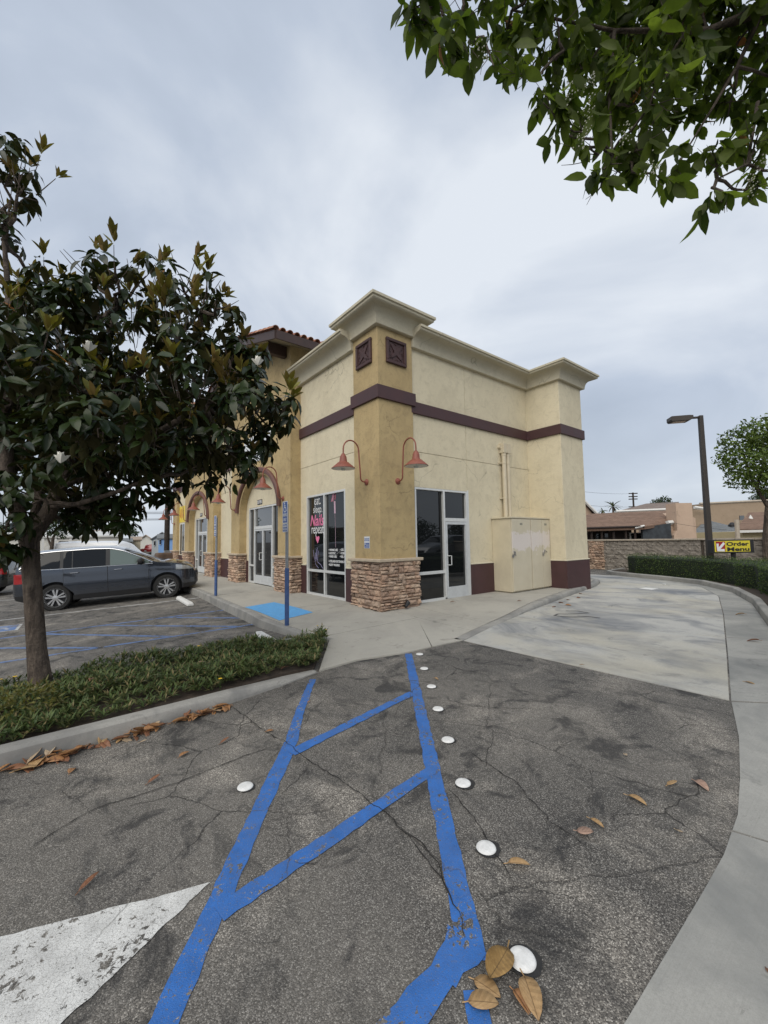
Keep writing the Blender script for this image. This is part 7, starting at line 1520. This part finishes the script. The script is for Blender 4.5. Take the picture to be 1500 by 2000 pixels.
# ------------------------------------------------------------------ fallen leaves and litter
def M_dry(name, a, b):
    t = NT(name); o = t.obj(); s_ = t.n('ShaderNodeSeparateXYZ'); t.set(s_.inputs[0], o); mid = t.rng(t.math('ABSOLUTE', s_.outputs[0]), 0.0006, 0.0022, 0.8, 0.0)
    c = t.ramp(t.noise(o, 22, 5, 0.65, 0.5), [(0.3, a), (0.7, b)]); vein = t.n('ShaderNodeTexWave', wave_type='BANDS', bands_direction='DIAGONAL'); t.set(vein.inputs[0], o); vein.inputs['Scale'].default_value = 30
    c = t.mix(t.math('MULTIPLY', t.rng(vein.outputs[0], 0.8, 1.0), 0.18), c, tuple(x*0.5 for x in a)); c = t.mix(mid, c, tuple(x*0.45 for x in a)); c = t.mix(t.rng(t.noise(o, 90, 4), 0.62, 0.72, 0, 0.5), c, tuple(x*0.4 for x in a)); return t.pbr(c, 0.6, t.bump(vein.outputs[0], 0.15, 0.01))
DRY = [M_dry('dry_leaf_tan', (0.28, 0.165, 0.070), (0.44, 0.29, 0.14)), M_dry('dry_leaf_orange', (0.245, 0.115, 0.048), (0.39, 0.205, 0.085)), M_dry('dry_leaf_brown', (0.135, 0.055, 0.028), (0.26, 0.12, 0.06)), M_dry('dry_leaf_pale', (0.33, 0.24, 0.16), (0.46, 0.36, 0.24)), M_dry('dry_leaf_pinkish', (0.27, 0.165, 0.125), (0.40, 0.27, 0.20)), M_dry('dry_leaf_golden', (0.20, 0.115, 0.035), (0.36, 0.22, 0.075))]
def dry_leaf(p, ang, L, w, mat, lb, tilt=0.1, roll=0.0, fold=0.3, curl=0.25, group=None, stalk=True):
    tv, tf = leaf_template(w, fold, curl, 7, tip=0.9); m_ = MB(); m_.add([tuple(q*L) for q in tv], [tuple(f) for f in tf])
    if stalk: m_.tube([(0, 0.02*L, 0), (0.03*L, -0.10*L, 0.0), (0.05*L, -0.2*L, 0.01*L)], 0.0016+0.006*L, 5)
    o = m_.build('fallen_leaf', mat, smooth=True); so_ = o.modifiers.new('Solid', 'SOLIDIFY'); so_.thickness = 0.0012
    o.rotation_euler = (tilt, roll, ang); o.location = p; return tag(o, lb, 'leaf', group)
gp = lambda u, v, z=0.0: (lambda d: CAM+d*((z-CAM.z)/d.z))(fw*FPX+rt*(u-750)+up*(1000-v))
def lay(u0, v0, u1, v1, w, mi, lb, z=0.012, **k):
    a, b = gp(u0, v0, z), gp(u1, v1, z); d = b-a; return dry_leaf((a.x, a.y, z), math.atan2(d.y, d.x)-math.pi/2, d.length, w, DRY[mi], lb, **k)
lay(992, 1852, 956, 1928, 0.56, 5, 'large olive-brown leaf lying against the big white road marker', fold=0.25, curl=-0.05, tilt=0.10)
lay(926, 1912, 978, 1948, 0.62, 0, 'light tan rounded leaf under the olive-brown one', curl=0.1, z=0.008)
lay(914, 1955, 975, 1963, 0.60, 0, 'broad tan leaf lowest on the blue paint, stalk to the left', curl=0.05, z=0.010)
lay(1024, 1906, 1052, 1994, 0.52, 0, 'long pointed tan leaf touching the front of the big road marker', fold=0.4, z=0.014, curl=0.1)
lay(1003, 1933, 1036, 1978, 0.45, 1, 'torn orange leaf half under the long pointed leaf', fold=0.8, z=0.008)
for a in ((992, 1685, 1036, 1690, 0.40, 0, 'curled tan leaf right of the marker on the square tar patch'), (1126, 1622, 1160, 1632, 0.75, 4, 'round pinkish-brown leaf on the dark asphalt'), (1152, 1598, 1180, 1617, 0.36, 0, 'small bent tan leaf just above the round pinkish leaf'), (1226, 1553, 1264, 1572, 0.42, 0, 'oval tan leaf in the middle of the right asphalt'),
        (1357, 1524, 1384, 1542, 0.55, 4, 'pinkish tan leaf nearest the curved concrete edge'), (1303, 1533, 1323, 1528, 0.4, 0, 'crumpled small tan scrap left of the pinkish leaf'), (1320, 1620, 1334, 1634, 0.45, 3, 'tiny pale leaf scrap below the pinkish leaf'), (1219, 1472, 1225, 1478, 0.6, 3, 'tiniest pale leaf scrap, highest on the right asphalt'),
        (154, 1740, 194, 1706, 0.26, 2, 'narrow red-brown leaf alone above the white arrow'), (288, 1530, 314, 1518, 0.36, 2, 'curled red-brown leaf left of the lone road marker'), (350, 1478, 370, 1468, 0.48, 1, 'orange leaf midway between kerb and lone road marker'), (430, 1452, 448, 1444, 0.35, 2, 'small thin red-brown leaf below the kerb end of the crack'), (520, 1428, 534, 1426, 0.5, 1, 'small orange leaf beside the crack above the blue line'),
        (601, 1372, 606, 1369, 0.5, 1, 'tiny orange leaf on the end of the blue line'), (272, 1450, 288, 1448, 0.3, 3, 'tiny pale sliver leaf in front of the leaf drift'), (135, 1510, 146, 1495, 0.4, 1, 'orange leaf lying just off the leaf drift'), (848, 1324, 856, 1326, 0.5, 0, 'tiny tan leaf beside the far road markers'),
        (1455, 1331, 1478, 1336, 0.4, 0, 'tan leaf on the concrete gutter at the right edge'), (1496, 1890, 1503, 1900, 0.6, 2, 'brown leaf scrap cut by the right edge of the photo')):
    lay(*a, tilt=random.uniform(0.02, 0.14), roll=random.uniform(-0.15, 0.15), fold=random.uniform(0.25, 0.7), curl=random.uniform(-0.25, 0.3))
# drift of dry leaves along the planter kerb
KB = [Vector(p) for p in ((-6.25, -3.06), (-5.81, -3.06), (-5.09, -3.035), (-4.6, -2.99), (-4.16, -2.93))]
for i in range(100):
    t = random.random()**0.85*(len(KB)-1.001); k = int(t); a = KB[k]+(KB[k+1]-KB[k])*(t-k); far_ = t/(len(KB)-1)
    off = abs(random.gauss(0, 0.030))*(1.15-0.5*far_)+0.012; h = random.uniform(0.006, 0.035)*max(0.15, 1-off*9)
    dry_leaf((a.x+random.uniform(-.02, .02), a.y-off, h), random.uniform(0, 6.28), random.uniform(0.07, 0.15), random.uniform(0.34, 0.5), DRY[random.choice((0, 1, 1, 1, 2, 2, 3))], 'dry brown leaf in the drift along the foot of the planter kerb', random.uniform(-0.25, 0.3), random.uniform(-0.45, 0.45), random.uniform(0.2, 0.8), random.uniform(-0.3, 0.4), 'dry leaves along the planter kerb')
for i, (u, v, D, mi) in enumerate(((400, 1293, 4.75, 4), (355, 1310, 4.55, 3), (250, 1322, 4.2, 2), (410, 1308, 4.6, 3), (560, 1318, 4.9, 2), (180, 1325, 4.15, 2), (115, 1340, 4.15, 2), (235, 1387, 3.95, 0))):
    p = W(u, v, D); dry_leaf((p.x, p.y, max(p.z, 0.1)), random.uniform(0, 6.28), random.uniform(0.08, 0.11), 0.48, DRY[mi], 'brown fallen leaf caught on top of the green ground cover', random.uniform(-0.3, 0.3), random.uniform(-0.4, 0.4), 0.5, 0.2, 'fallen leaves caught in the ground cover')
for i, (u, v) in enumerate(((1100, 1178), (1112, 1172), (1126, 1168), (1085, 1185), (1090, 1163), (1136, 1160), (1104, 1182))):
    p = gp(u, v, 0.01); dry_leaf((p.x, p.y, 0.012), random.uniform(0, 6.28), random.uniform(0.08, 0.15), 0.5, DRY[random.choice((1, 2))], 'brown leaf lying against the drive-through side kerb', 0.1, 0.2, 0.6, 0.2, 'leaves along the drive-through kerb')
for u, v, L, mi, lb in ((1484, 1252, 0.16, 2, 'curled dark leaf in the gutter at the foot of the right kerb'), (1455, 1200, 0.16, 0, 'tan leaf in the gutter farther along the right kerb'), (1140, 1300, 0.05, 0, 'leaf speck on the stained concrete'), (888, 1176, 0.12, 2, 'small brown leaf on the sidewalk before the glazed side door'), (1018, 1174, 0.10, 2, 'dark leaf scrap on the sidewalk before the cabinet')):
    p = gp(u, v, 0.02 if u != 888 and u != 1018 else 0.11); dry_leaf((p.x, p.y, p.z+0.012), 0.5, L, 0.4, DRY[mi], lb, 0.1, 0.2, 0.6, 0.3)
PAP = M_flat('paper', (0.66, 0.66, 0.64), 0.7, var=0.03)
p = gp(1266, 1150, 0.01); tag(MB().prism([(p.x-0.2, p.y-0.16, 0.012), (p.x+0.16, p.y-0.22, 0.012), (p.x+0.2, p.y+0.14, 0.016), (p.x-0.12, p.y+0.2, 0.012)], (0, 0, 0.004)).build('paper_scrap', PAP), 'white paper scrap lying on the drive-through concrete', 'paper')
p = gp(1296, 1142, 0.01); tag(MB().prism([(p.x-0.06, p.y-0.06, 0.012), (p.x+0.06, p.y-0.05, 0.02), (p.x+0.05, p.y+0.06, 0.012)], (0, 0, 0.02)).build('paper_scrap', PAP), 'tiny white litter scrap beyond the paper on the concrete', 'paper')
# tar snake on the concrete
TARC = M_flat('tar_smear', (0.05, 0.05, 0.052), 0.8, var=0.3, sc=8); m_ = MB(); pts = [gp(*q, 0.0105) for q in ((1172, 1207), (1150, 1204), (1120, 1205), (1098, 1204), (1083, 1202), (1090, 1199), (1120, 1199), (1150, 1197), (1128, 1193), (1105, 1193))]; Mt = Matrix.Identity(4)
stroke(m_, Mt, [(q.x, q.y) for q in pts], 0.05, 0.0105); tag(m_.build('tar_snake', TARC), kind='structure')
